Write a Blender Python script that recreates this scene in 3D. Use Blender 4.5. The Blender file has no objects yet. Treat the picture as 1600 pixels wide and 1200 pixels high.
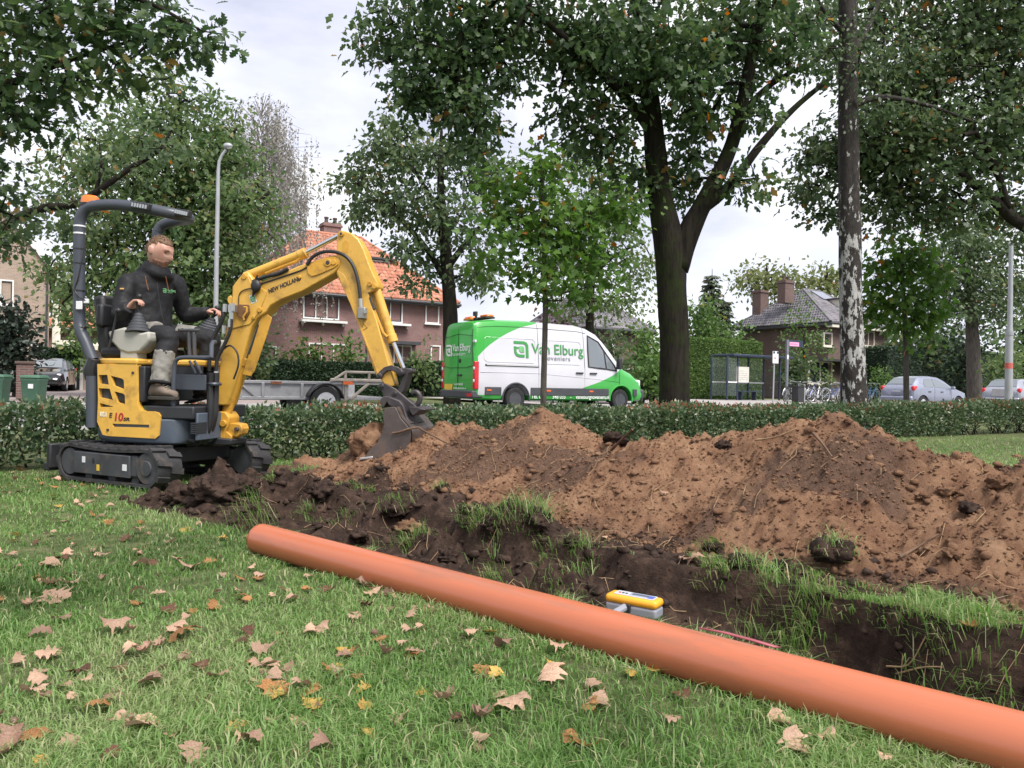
import bpy, math, random
import numpy as np
from mathutils import Vector, Matrix

random.seed(7)
RNG = np.random.default_rng(7)
SC = bpy.context.scene
COL = SC.collection
R = math.radians

# ------------------------------------------------------------------ camera
CAM_H = 0.80
ROLL = R(1.1)
cam_data = bpy.data.cameras.new('camera')
cam_data.sensor_width = 36.0
cam_data.lens = 27.0
cam_data.clip_start = 0.05
cam_data.clip_end = 6000
cam = bpy.data.objects.new('camera', cam_data)
COL.objects.link(cam)
cam.location = (0, 0, CAM_H)
cam.rotation_euler = (Matrix.Rotation(R(90), 3, 'X') @ Matrix.Rotation(ROLL, 3, 'Z')).to_euler()
SC.camera = cam

# ------------------------------------------------------------------ world: bright overcast
SUN_EL, SUN_AZ = R(56), R(140)          # sun behind cloud, high up, to the right of and a little behind the camera
world = bpy.data.worlds.new('World')
SC.world = world
world.use_nodes = True
wn, wl = world.node_tree.nodes, world.node_tree.links
wn.clear()
w_out = wn.new('ShaderNodeOutputWorld')
w_mix = wn.new('ShaderNodeMixShader')
w_sky = wn.new('ShaderNodeTexSky')
w_sky.sky_type = 'NISHITA'
w_sky.sun_disc = False
w_sky.sun_elevation = SUN_EL
w_sky.sun_rotation = SUN_AZ
w_bg1 = wn.new('ShaderNodeBackground')
w_bg1.inputs['Strength'].default_value = 0.10
wl.new(w_sky.outputs[0], w_bg1.inputs['Color'])
w_tc = wn.new('ShaderNodeTexCoord')
w_map = wn.new('ShaderNodeMapping')
w_map.inputs['Scale'].default_value = (1.0, 1.0, 2.6)
w_map.inputs['Location'].default_value = (0.35, 0.2, 0.1)
wl.new(w_tc.outputs['Generated'], w_map.inputs['Vector'])
w_n = wn.new('ShaderNodeTexNoise')
w_n.inputs['Scale'].default_value = 2.3
w_n.inputs['Detail'].default_value = 7
w_n.inputs['Roughness'].default_value = 0.52
wl.new(w_map.outputs[0], w_n.inputs['Vector'])
w_r = wn.new('ShaderNodeValToRGB')
w_r.color_ramp.elements[0].position = 0.36
w_r.color_ramp.elements[0].color = (0.60, 0.61, 0.74, 1)
w_r.color_ramp.elements[1].position = 0.62
w_r.color_ramp.elements[1].color = (1.0, 1.0, 1.0, 1)
_e = w_r.color_ramp.elements.new(0.50)
_e.color = (0.84, 0.85, 0.95, 1)
wl.new(w_n.outputs[0], w_r.inputs[0])
w_bg2 = wn.new('ShaderNodeBackground')
w_bg2.inputs['Strength'].default_value = 0.34
wl.new(w_r.outputs[0], w_bg2.inputs['Color'])
w_mix.inputs[0].default_value = 0.94
wl.new(w_bg1.outputs[0], w_mix.inputs[1])
wl.new(w_bg2.outputs[0], w_mix.inputs[2])
wl.new(w_mix.outputs[0], w_out.inputs['Surface'])

sun_data = bpy.data.lights.new('sun', 'SUN')
sun_data.energy = 1.5
sun_data.angle = R(28)
sun_data.color = (1.0, 0.96, 0.90)
sun = bpy.data.objects.new('sun', sun_data)
COL.objects.link(sun)
_d = Vector((math.sin(SUN_AZ) * math.cos(SUN_EL), math.cos(SUN_AZ) * math.cos(SUN_EL), math.sin(SUN_EL)))
sun.rotation_euler = _d.to_track_quat('Z', 'Y').to_euler()
sun.location = _d * 60

SC.view_settings.view_transform = 'Standard'
SC.view_settings.look = 'None'
SC.view_settings.gamma = 1.0
SC.view_settings.use_curve_mapping = False
SC.view_settings.exposure = 1.86
SC.render.engine = 'CYCLES'
SC.cycles.max_bounces = 6
SC.cycles.transparent_max_bounces = 8
SC.cycles.use_denoising = True

# ------------------------------------------------------------------ measuring helpers
CR, SR = math.cos(ROLL), math.sin(ROLL)
def W(px, py, Y):
    """The place at distance Y seen at picture position (px, py) of the photograph (1600 wide)."""
    xc, yc = (px - 800) / 1200, -(py - 600) / 1200
    return Vector(((xc * CR - yc * SR) * Y, Y, CAM_H + (xc * SR + yc * CR) * Y))
def G(px, py, z=0.0):
    xc, yc = (px - 800) / 1200, -(py - 600) / 1200
    k = (z - CAM_H) / (xc * SR + yc * CR)
    return Vector(((xc * CR - yc * SR) * k, k, z))
SU, SV = Vector((.848, .530, 0)), Vector((-.530, .848, 0))     # along / across the street
STREET = math.atan2(.530, .848)
def S(u, v, z=0.0):
    return SU * u + SV * v + Vector((0, 0, z))
TS, TT = (.755, -.656), (.656, .755)                            # along / across the trench
TRENCH = math.atan2(-.656, .755)
def T(s, t, z=0.0):
    return Vector((TS[0] * s + TT[0] * t, TS[1] * s + TT[1] * t, z))

# ------------------------------------------------------------------ vectorised value noise
def _hash(ix, iy, seed):
    h = (ix.astype(np.int64) * 374761393 + iy.astype(np.int64) * 668265263 + seed * 1442695041) & 0xffffffff
    h = ((h ^ (h >> 13)) * 1274126177) & 0xffffffff
    h = (h ^ (h >> 16)) & 0xffffffff
    return h / 4294967295.0
def vnoise(x, y, seed=0):
    x, y = np.asarray(x, float), np.asarray(y, float)
    ix, iy = np.floor(x), np.floor(y)
    fx, fy = x - ix, y - iy
    fx, fy = fx * fx * fx * (fx * (fx * 6 - 15) + 10), fy * fy * fy * (fy * (fy * 6 - 15) + 10)
    a, b = _hash(ix, iy, seed), _hash(ix + 1, iy, seed)
    c, d = _hash(ix, iy + 1, seed), _hash(ix + 1, iy + 1, seed)
    return (a + (b - a) * fx) * (1 - fy) + (c + (d - c) * fx) * fy - 0.5
def fbm(x, y, seed=0, octs=4, gain=0.5):
    t, a = 0, 1.0
    for k in range(octs):
        t = t + a * vnoise(x * 2 ** k + 17.3 * k, y * 2 ** k - 9.1 * k, seed + k)
        a *= gain
    return t
def sstep(a, b, x):
    k = np.clip((np.asarray(x, float) - a) / (b - a), 0, 1)
    return k * k * (3 - 2 * k)

# ------------------------------------------------------------------ mesh builder
def rotz(a):
    return Matrix.Rotation(a, 3, 'Z')
class MB:
    def __init__(s):
        s.v, s.f, s.mi, s.cur = [], [], [], 0
    def add(s, vs, fs):
        o = len(s.v)
        s.v.extend([tuple(p) for p in vs])
        s.f.extend([tuple(i + o for i in f) for f in fs])
        s.mi.extend([s.cur] * len(fs))
        return s
    def box(s, c, d, M=None):
        c = Vector(c)
        vs = []
        for z in (-.5, .5):
            for x, y in ((-.5, -.5), (.5, -.5), (.5, .5), (-.5, .5)):
                p = Vector((x * d[0], y * d[1], z * d[2]))
                vs.append(c + (M @ p if M is not None else p))
        return s.add(vs, [(3, 2, 1, 0), (4, 5, 6, 7), (0, 1, 5, 4), (1, 2, 6, 5), (2, 3, 7, 6), (3, 0, 4, 7)])
    def cyl(s, a, b, r0, r1=None, n=12, caps=True):
        return s.tube([a, b], [r0, r0 if r1 is None else r1], n, caps)
    def tube(s, pts, r, n=8, caps=True, closed=False, flat=1.0):
        P = [Vector(p) for p in pts]
        m = len(P)
        rr = list(r) if hasattr(r, '__len__') else [r] * m
        vs, up = [], None
        for i in range(m):
            if closed:
                t = (P[(i + 1) % m] - P[i - 1])
            else:
                t = P[min(i + 1, m - 1)] - P[max(i - 1, 0)]
            t = t.normalized() if t.length > 1e-9 else Vector((0, 0, 1))
            if up is None:
                up = Vector((0, 0, 1)) if abs(t.z) < .9 else Vector((1, 0, 0))
            a = (up - t * up.dot(t))
            if a.length < 1e-6:
                a = t.orthogonal()
            a.normalize()
            up = a
            b = t.cross(a)
            for k in range(n):
                w = 2 * math.pi * k / n
                vs.append(P[i] + (a * math.cos(w) + b * math.sin(w) * flat) * rr[i])
        fs = []
        for i in range(m if closed else m - 1):
            j = (i + 1) % m
            for k in range(n):
                fs.append((i * n + k, i * n + (k + 1) % n, j * n + (k + 1) % n, j * n + k))
        if caps and not closed:
            fs.append(tuple(reversed(range(n))))
            fs.append(tuple((m - 1) * n + k for k in range(n)))
        return s.add(vs, fs)
    def lathe(s, prof, o=(0, 0, 0), axis='Z', n=20, caps=True):
        o = Vector(o)
        ax = {'X': (Vector((0, 1, 0)), Vector((0, 0, 1)), Vector((1, 0, 0))), 'Y': (Vector((0, 0, 1)), Vector((1, 0, 0)), Vector((0, 1, 0))),
              'Z': (Vector((1, 0, 0)), Vector((0, 1, 0)), Vector((0, 0, 1)))}[axis]
        vs, fs = [], []
        for r, z in prof:
            for k in range(n):
                w = 2 * math.pi * k / n
                vs.append(o + ax[0] * (r * math.cos(w)) + ax[1] * (r * math.sin(w)) + ax[2] * z)
        for i in range(len(prof) - 1):
            for k in range(n):
                fs.append((i * n + k, i * n + (k + 1) % n, (i + 1) * n + (k + 1) % n, (i + 1) * n + k))
        if caps and prof[0][0] > 1e-5:
            fs.append(tuple(reversed(range(n))))
        if caps and prof[-1][0] > 1e-5:
            fs.append(tuple((len(prof) - 1) * n + k for k in range(n)))
        return s.add(vs, fs)
    def prism(s, poly, o, ux, uy, th, off=0.0):
        """polygon in the plane (ux, uy) through o, thickness th along ux x uy, from off"""
        o, ux, uy = Vector(o), Vector(ux), Vector(uy)
        n = ux.cross(uy).normalized()
        m = len(poly)
        vs = [o + ux * p[0] + uy * p[1] + n * off for p in poly] + [o + ux * p[0] + uy * p[1] + n * (off + th) for p in poly]
        fl = th < 0
        ar = sum(poly[i][0] * poly[(i + 1) % m][1] - poly[(i + 1) % m][0] * poly[i][1] for i in range(m)) * (-1 if fl else 1)
        fs = [tuple(range(m)), tuple(range(m, 2 * m))]
        fs[0 if ar > 0 else 1] = tuple(reversed(fs[0 if ar > 0 else 1]))
        for i in range(m):
            j = (i + 1) % m
            fs.append((i, j, j + m, i + m) if ar > 0 else (j, i, i + m, j + m))
        return s.add(vs, fs)
    def loft(s, rings, caps=True, closed=True):
        n = len(rings[0])
        vs = [p for r in rings for p in r]
        fs = []
        for i in range(len(rings) - 1):
            for k in range(n if closed else n - 1):
                fs.append((i * n + k, i * n + (k + 1) % n, (i + 1) * n + (k + 1) % n, (i + 1) * n + k))
        if caps and closed:
            fs.append(tuple(reversed(range(n))))
            fs.append(tuple((len(rings) - 1) * n + k for k in range(n)))
        return s.add(vs, fs)
    def sphere(s, c, r, n=12, m=8, sc=(1, 1, 1)):
        c = Vector(c)
        vs = [c + Vector((0, 0, r * sc[2]))]
        for i in range(1, m):
            a = math.pi * i / m
            for k in range(n):
                w = 2 * math.pi * k / n
                vs.append(c + Vector((r * sc[0] * math.sin(a) * math.cos(w), r * sc[1] * math.sin(a) * math.sin(w), r * sc[2] * math.cos(a))))
        vs.append(c - Vector((0, 0, r * sc[2])))
        fs = [(0, 1 + k, 1 + (k + 1) % n) for k in range(n)]
        for i in range(m - 2):
            for k in range(n):
                a = 1 + i * n
                fs.append((a + k, a + n + k, a + n + (k + 1) % n, a + (k + 1) % n))
        a, e = 1 + (m - 2) * n, len(vs) - 1
        fs += [(e, a + (k + 1) % n, a + k) for k in range(n)]
        return s.add(vs, fs)

def tag(o, label=None, cat=None, group=None, kind=None):
    if label: o['label'] = label
    if cat: o['category'] = cat
    if group: o['group'] = group
    if kind: o['kind'] = kind
    return o
def empty(name, loc=(0, 0, 0), rz=0.0, label=None, cat=None, group=None):
    o = bpy.data.objects.new(name, None)
    COL.objects.link(o)
    o.location = loc
    o.rotation_euler = (0, 0, rz)
    o.empty_display_size = 0.1
    return tag(o, label, cat, group)
def link(name, me, parent=None):
    o = bpy.data.objects.new(name, me)
    COL.objects.link(o)
    if parent: o.parent = parent
    return o
def obj(name, mb, mat, parent=None, bevel=0.0, angle=35, smooth=True, seg=2):
    me = bpy.data.meshes.new(name)
    me.from_pydata([tuple(v) for v in mb.v], [], mb.f)
    for m in (mat if isinstance(mat, (list, tuple)) else [mat]):
        me.materials.append(m)
    if any(mb.mi):
        me.polygons.foreach_set('material_index', mb.mi)
    if smooth:
        me.polygons.foreach_set('use_smooth', [True] * len(me.polygons))
        me.set_sharp_from_angle(angle=R(angle))
    me.update()
    o = link(name, me, parent)
    if bevel:
        b = o.modifiers.new('bevel', 'BEVEL')
        b.width, b.segments, b.limit_method, b.angle_limit = bevel, seg, 'ANGLE', R(40)
        b.harden_normals = False
    return o
def mesh_np(name, V, F, mat, parent=None, attrs=None, smooth=False):
    V, F = np.asarray(V, np.float32), np.asarray(F, np.int32)
    me = bpy.data.meshes.new(name)
    n, k = F.shape
    me.vertices.add(len(V)); me.vertices.foreach_set('co', V.ravel())
    me.loops.add(n * k); me.loops.foreach_set('vertex_index', F.ravel())
    me.polygons.add(n)
    me.polygons.foreach_set('loop_start', np.arange(0, n * k, k, dtype=np.int32))
    me.polygons.foreach_set('loop_total', np.full(n, k, np.int32))
    if smooth:
        me.polygons.foreach_set('use_smooth', np.ones(n, bool))
    for m in (mat if isinstance(mat, (list, tuple)) else [mat]):
        me.materials.append(m)
    for an, (dom, val) in (attrs or {}).items():
        a = me.attributes.new(an, 'FLOAT', dom)
        a.data.foreach_set('value', np.asarray(val, np.float32))
    me.update(calc_edges=True)
    return link(name, me, parent)
def copy_tree(o, parent=None):
    c = o.copy()
    COL.objects.link(c)
    if parent is not None: c.parent = parent
    for ch in list(o.children):
        copy_tree(ch, c)
    return c
def text(name, body, size, mat, parent, loc, ux, uy, shear=0.0, extrude=.0012, align='LEFT', bold=0.0, xs=1.0, space=1.0):
    cu = bpy.data.curves.new(name, 'FONT')
    cu.body, cu.size, cu.shear, cu.extrude, cu.align_x, cu.offset = body, size, shear, extrude, align, bold
    cu.space_character = space
    cu.resolution_u = 4
    cu.materials.append(mat)
    o = link(name, cu, parent)
    ux, uy = Vector(ux).normalized(), Vector(uy).normalized()
    n = ux.cross(uy)
    M = Matrix((ux * xs, uy, n)).transposed().to_4x4()
    M.translation = Vector(loc)
    o.matrix_local = M
    return o
def spline(pts, n=8):
    """Catmull-Rom through the points"""
    P = [Vector(p) for p in pts]
    P = [P[0] * 2 - P[1]] + P + [P[-1] * 2 - P[-2]]
    out = []
    for i in range(1, len(P) - 2):
        for k in range(n):
            t = k / n
            a, b, c, d = P[i - 1], P[i], P[i + 1], P[i + 2]
            out.append(.5 * ((2 * b) + (c - a) * t + (2 * a - 5 * b + 4 * c - d) * t * t + (3 * b - a - 3 * c + d) * t ** 3))
    out.append(P[-2])
    return out

# ------------------------------------------------------------------ materials
def _nt(name):
    m = bpy.data.materials.new(name)
    m.use_nodes = True
    nt = m.node_tree
    nt.nodes.clear()
    out = nt.nodes.new('ShaderNodeOutputMaterial')
    return m, nt.nodes, nt.links, out
def pbr(name, col, rough=.5, metal=0.0, var=.12, vs=6.0, bump=0.0, bs=60.0, coat=0.0, dirt=None, dirt_amt=.5, dirt_s=5.0, spec=.5, stretch=(1, 1, 1), rv=.1):
    m, N, L, out = _nt(name)
    p = N.new('ShaderNodeBsdfPrincipled')
    tc = N.new('ShaderNodeTexCoord')
    mp = N.new('ShaderNodeMapping')
    mp.inputs['Scale'].default_value = stretch
    L.new(tc.outputs['Object'], mp.inputs['Vector'])
    n1 = N.new('ShaderNodeTexNoise')
    n1.inputs['Scale'].default_value = vs
    n1.inputs['Detail'].default_value = 6
    L.new(mp.outputs[0], n1.inputs['Vector'])
    cr = N.new('ShaderNodeValToRGB')
    cr.color_ramp.elements[0].position, cr.color_ramp.elements[1].position = .32, .68
    cr.color_ramp.elements[0].color = tuple(c * (1 - var) for c in col[:3]) + (1,)
    cr.color_ramp.elements[1].color = tuple(min(1, c * (1 + var)) for c in col[:3]) + (1,)
    L.new(n1.outputs[0], cr.inputs[0])
    csock = cr.outputs[0]
    if dirt is not None:
        n2 = N.new('ShaderNodeTexNoise')
        n2.inputs['Scale'].default_value = dirt_s
        n2.inputs['Detail'].default_value = 9
        n2.inputs['Roughness'].default_value = .68
        L.new(mp.outputs[0], n2.inputs['Vector'])
        c2 = N.new('ShaderNodeValToRGB')
        c2.color_ramp.elements[0].position, c2.color_ramp.elements[1].position = .53, .72
        c2.color_ramp.elements[0].color = (0, 0, 0, 1)
        c2.color_ramp.elements[1].color = (dirt_amt,) * 3 + (1,)
        L.new(n2.outputs[0], c2.inputs[0])
        mx = N.new('ShaderNodeMixRGB')
        L.new(c2.outputs[0], mx.inputs[0])
        L.new(csock, mx.inputs[1])
        mx.inputs[2].default_value = tuple(dirt[:3]) + (1,)
        csock = mx.outputs[0]
    L.new(csock, p.inputs['Base Color'])
    mr = N.new('ShaderNodeMapRange')
    mr.inputs['To Min'].default_value, mr.inputs['To Max'].default_value = max(.02, rough - rv), min(1, rough + rv)
    L.new(n1.outputs[0], mr.inputs[0])
    L.new(mr.outputs[0], p.inputs['Roughness'])
    p.inputs['Metallic'].default_value = metal
    p.inputs['Specular IOR Level'].default_value = spec
    p.inputs['Coat Weight'].default_value = coat
    p.inputs['Coat Roughness'].default_value = .06
    if bump:
        n3 = N.new('ShaderNodeTexNoise')
        n3.inputs['Scale'].default_value = bs
        n3.inputs['Detail'].default_value = 8
        L.new(mp.outputs[0], n3.inputs['Vector'])
        b = N.new('ShaderNodeBump')
        b.inputs['Strength'].default_value = 1.0
        b.inputs['Distance'].default_value = bump
        L.new(n3.outputs[0], b.inputs['Height'])
        L.new(b.outputs[0], p.inputs['Normal'])
    L.new(p.outputs[0], out.inputs['Surface'])
    return m
def leafmat(name, cols, trans=.35, rough=.5, attr='tint', spec=.35):
    """colour picked along a ramp by each leaf's own tint"""
    m, N, L, out = _nt(name)
    at = N.new('ShaderNodeAttribute')
    at.attribute_name = attr
    cr = N.new('ShaderNodeValToRGB')
    E = cr.color_ramp.elements
    while len(E) < len(cols):
        E.new(.5)
    for i, (pos, c) in enumerate(cols):
        E[i].position = pos
        E[i].color = tuple(c) + (1,)
    L.new(at.outputs['Fac'], cr.inputs[0])
    p = N.new('ShaderNodeBsdfPrincipled')
    p.inputs['Roughness'].default_value = rough
    p.inputs['Specular IOR Level'].default_value = spec
    L.new(cr.outputs[0], p.inputs['Base Color'])
    if trans:
        t = N.new('ShaderNodeBsdfTranslucent')
        hs = N.new('ShaderNodeHueSaturation')
        hs.inputs['Value'].default_value = 1.5
        hs.inputs['Saturation'].default_value = 1.1
        L.new(cr.outputs[0], hs.inputs['Color'])
        L.new(hs.outputs[0], t.inputs['Color'])
        mx = N.new('ShaderNodeMixShader')
        mx.inputs[0].default_value = trans
        L.new(p.outputs[0], mx.inputs[1])
        L.new(t.outputs[0], mx.inputs[2])
        L.new(mx.outputs[0], out.inputs['Surface'])
    else:
        L.new(p.outputs[0], out.inputs['Surface'])
    return m
def glassmat(name, col=(.03, .04, .05), rough=.04, alpha=1.0):
    m, N, L, out = _nt(name)
    p = N.new('ShaderNodeBsdfPrincipled')
    p.inputs['Base Color'].default_value = tuple(col) + (1,)
    p.inputs['Roughness'].default_value = rough
    p.inputs['Specular IOR Level'].default_value = .9
    p.inputs['Alpha'].default_value = alpha
    L.new(p.outputs[0], out.inputs['Surface'])
    return m
# ------------------------------------------------------------------ ground, trench, heap
TR_FAR, TR_NEAR = 2.86, 2.21
_DS = [-5.3, -4.9, -4.3, -3.2, -2.4, -1.4, 0.0, 3.0, 3.6]
_DD = [0.0, .05, .08, .11, .13, .19, .25, .27, 0.0]
MOUNDS = [(-2.02, 5.02, .30, .10), (-1.72, 4.85, .25, .12), (-1.45, 4.98, .22, .10), (-1.2, 4.75, .25, .07), (-.85, 4.95, .2, .13),
          (-1.35, 4.15, .16, .05), (-.5, 4.45, .22, .06), (-.2, 4.05, .2, .06), (.05, 3.75, .2, .07), (-1.9, 5.25, .25, .06)]
def tr_lips(s):
    far = TR_FAR + .14 * vnoise(s * 1.1, 0 * s, 41) + .13 * vnoise(s * 4, 0 * s + 3, 42) + .06 * vnoise(s * 11, 0 * s + 5, 43)
    near = TR_NEAR + .10 * vnoise(s * 2.2, 0 * s + 9, 44) + .07 * vnoise(s * 6, 0 * s + 2, 45)
    return near, far
def ground_hs(x, y):
    """height, soil share and darkness of the soil at (x, y)"""
    s, t = TS[0] * x + TS[1] * y, TT[0] * x + TT[1] * y
    near_view = np.exp(-((x * x + y * y) / 14.0 ** 2) ** 2)
    h = (.03 * fbm(x * .7, y * .7, 1, 3) + .012 * fbm(x * 4, y * 4, 5, 3)) * near_view
    ln, lf = tr_lips(s)
    dep = np.interp(s, _DS, _DD)
    ins = sstep(ln - .02, ln + .16, t) * (1 - sstep(lf - .07, lf + .015, t))
    inreg = sstep(-5.3, -4.8, s) * (1 - sstep(3.3, 3.6, s))
    h = h - dep * ins * (1 + .25 * fbm(s * 5, t * 5, 51, 3))
    lump = np.abs(fbm(s * 5.5, t * 5.5, 65, 4, .55))
    h = h + ins * inreg * (.07 * fbm(s * 9, t * 9, 61, 4, .6) + (.16 * sstep(-.6, -1.8, s) + .04) * lump)
    # loose dark earth round the left half of the trench
    loose = sstep(2.02, 2.12, t) * (1 - sstep(3.25, 3.4, t)) * sstep(-5.25, -4.9, s) * (1 - sstep(-2.0, -1.4, s + (t - 2.4) * .8))
    h = h + loose * (.03 + .11 * fbm(s * 4.5, t * 4.5, 71, 5, .6))
    m = 0 * x
    for mx, my, r, a in MOUNDS:
        d2 = ((x - mx) ** 2 + (y - my) ** 2) / (r * r)
        k = np.exp(-d2 * 1.6)
        h = h + a * k * (1 + .9 * fbm(x * 8, y * 8, 81, 4))
        m = np.maximum(m, sstep(.18, .45, k))
    # strip between far lip and the heap: scuffed turf
    strip = sstep(lf - .02, lf + .02, t) * (1 - sstep(3.4, 3.6, t)) * inreg
    scuff = strip * sstep(-.02, .10, fbm(s * 2.6, t * 5, 91, 3) + .12)
    h = h + strip * (.05 + .05 * fbm(s * 6, t * 6, 95, 3))
    lip = (1 - sstep(.0, .09, np.abs(t - ln))) * inreg * .6
    insw = sstep(ln - .05, ln + .03, t) * (1 - sstep(lf + .01, lf + .05, t))
    soil = np.clip(np.maximum.reduce([insw * inreg, loose, m, scuff * .9, lip]), 0, 1)
    dark = np.clip(np.maximum(ins * inreg, np.maximum(loose, m)), 0, 1)
    return h, soil, dark
def gz(x, y):
    return float(ground_hs(np.array([x], float), np.array([y], float))[0][0])

def axis(a, b, step, far, grow=1.16, mid=None):
    fine = list(np.arange(a, b + 1e-6, step))
    lo, hi, d = [], [], step
    x = a
    while x > -far:
        d *= grow; x -= d; lo.append(x)
    d = step; x = b
    while x < far:
        d *= grow; x += d; hi.append(x)
    return np.array(lo[::-1] + fine + hi)
s_ax = axis(-5.6, 1.6, .022, 3000, 1.14)
t_ax = np.unique(np.round(np.concatenate([axis(1.9, 3.6, .022, 3000, 1.14)]), 4))
SS, TTg = np.meshgrid(s_ax, t_ax, indexing='ij')
GX, GY = TS[0] * SS + TT[0] * TTg, TS[1] * SS + TT[1] * TTg
GH, GS, GD = ground_hs(GX, GY)
ns, nt_ = GX.shape
idx = np.arange(ns * nt_).reshape(ns, nt_)
GF = np.stack([idx[:-1, :-1], idx[1:, :-1], idx[1:, 1:], idx[:-1, 1:]], -1).reshape(-1, 4)

def ground_mat():
    m, N, L, out = _nt('lawn_and_earth')
    p = N.new('ShaderNodeBsdfPrincipled')
    p.inputs['Roughness'].default_value = .95
    p.inputs['Specular IOR Level'].default_value = .15
    tc = N.new('ShaderNodeTexCoord')
    def noise(sc, det=6, rough=.6):
        n = N.new('ShaderNodeTexNoise')
        n.inputs['Scale'].default_value, n.inputs['Detail'].default_value, n.inputs['Roughness'].default_value = sc, det, rough
        L.new(tc.outputs['Object'], n.inputs['Vector'])
        return n.outputs[0]
    def ramp(s, *st):
        r = N.new('ShaderNodeValToRGB')
        while len(r.color_ramp.elements) < len(st):
            r.color_ramp.elements.new(.5)
        for i, (a, c) in enumerate(st):
            r.color_ramp.elements[i].position = a
            r.color_ramp.elements[i].color = tuple(c) + (1,)
        L.new(s, r.inputs[0])
        return r.outputs[0]
    grass = ramp(noise(9, 8), (.3, (.05, .065, .026)), (.5, (.10, .125, .05)), (.72, (.22, .20, .11)))
    soil = ramp(noise(14, 9, .7), (.3, (.020, .013, .010)), (.52, (.052, .033, .025)), (.72, (.125, .078, .056)))
    at = N.new('ShaderNodeAttribute'); at.attribute_name = 'soil'
    # ragged border between turf and earth
    ad = N.new('ShaderNodeMath'); ad.operation = 'ADD'
    mr = N.new('ShaderNodeMapRange')
    mr.inputs['To Min'].default_value, mr.inputs['To Max'].default_value = -.35, .35
    L.new(noise(22, 6, .7), mr.inputs[0])
    L.new(at.outputs['Fac'], ad.inputs[0]); L.new(mr.outputs[0], ad.inputs[1])
    k = ramp(ad.outputs[0], (.38, (0, 0, 0)), (.58, (1, 1, 1)))
    mx = N.new('ShaderNodeMixRGB')
    L.new(k, mx.inputs[0]); L.new(grass, mx.inputs[1]); L.new(soil, mx.inputs[2])
    L.new(mx.outputs[0], p.inputs['Base Color'])
    b = N.new('ShaderNodeBump')
    b.inputs['Distance'].default_value = .02
    L.new(noise(45, 9, .75), b.inputs['Height'])
    L.new(b.outputs[0], p.inputs['Normal'])
    L.new(p.outputs[0], out.inputs['Surface'])
    return m
ground = mesh_np('ground', np.stack([GX, GY, GH], -1).reshape(-1, 3), GF, ground_mat(), attrs={'soil': ('POINT', GS.ravel())}, smooth=True)
tag(ground, 'green lawn with a dark earth trench dug across it', None, None, 'structure')

# --- the heap
_RS = [-6.2, -5.75, -5.37, -4.85, -4.25, -3.8, -3.26, -2.95, -2.71, -2.4, -2.11, -1.75, -1.41, -1.15, -.92, -.7, -.4, .4, 1.6, 2.4]
_RH = [-.02, -.01, .12, .31, .43, .45, .61, .51, .43, .48, .50, .54, .63, .57, .45, .46, .54, .54, .45, -.02]
def heap_h(s, t):
    H = np.interp(s, _RS, _RH)
    H = H + .05 * vnoise(s * 2.3, 0 * s, 201) * (H > .1)
    tb = 3.09 + .16 * vnoise(s * 1.5, 0 * s, 202) + .08 * vnoise(s * 5, 0 * s, 203) + .35 * sstep(.45, .1, H) + .22 * sstep(-.9, .4, s)
    tr = 4.12 + .12 * vnoise(s * 1.3, 0 * s, 204)
    tk = 4.95 + .15 * vnoise(s * 1.2, 0 * s, 205) - .25 * sstep(.45, .1, H)
    a, b = (t - tb) / (tr - tb), (tk - t) / (tk - tr)
    k = np.minimum(a, b)
    sh = np.where(k < 0, k * 9, 1 - (1 - np.clip(k, 0, 1)) ** 1.35)
    z = np.where(k < 0, np.maximum(np.abs(H), .2), H) * sh
    on = sstep(-.02, .15, k)
    z = z + on * (.085 * fbm(s * 2.6, t * 2.6, 211, 3) + .06 * fbm(s * 6 + .6 * t, t * 6 - .5 * s, 214, 4, .55))
    rg = np.abs(fbm(s * 4.2 + t * 1.1, t * 4.6 - s * .8, 221, 4, .6))
    z = z + on * (.042 * rg - .018)
    cl = fbm(s * 9 + 2, t * 9, 223, 2)
    z = z + on * (.010 * sstep(.05, .28, cl)) + on * .006 * sstep(.06, .22, fbm(s * 19, t * 19, 225, 2))
    z = z + on * (.026 * fbm(s * 15, t * 12, 233, 3, .6) + .030 * fbm(s * 30, t * 30, 231, 3, .7))
    return z
hs_ax, ht_ax = np.arange(-6.3, 2.3, .0125), np.arange(2.82, 5.2, .0135)
HS, HT = np.meshgrid(hs_ax, ht_ax, indexing='ij')
HZ = heap_h(HS, HT)
HX, HY = TS[0] * HS + TT[0] * HT, TS[1] * HS + TT[1] * HT
HG = ground_hs(HX, HY)[0]
hid = np.arange(HS.size).reshape(HS.shape)
HF = np.stack([hid[:-1, :-1], hid[1:, :-1], hid[1:, 1:], hid[:-1, 1:]], -1).reshape(-1, 4)
keep = (HZ - HG > -.06).ravel()
HF = HF[keep[HF].any(1)]
used = np.unique(HF)
remap = np.full(HS.size, -1); remap[used] = np.arange(len(used))
HV = np.stack([HX, HY, HZ], -1).reshape(-1, 3)[used]
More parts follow.
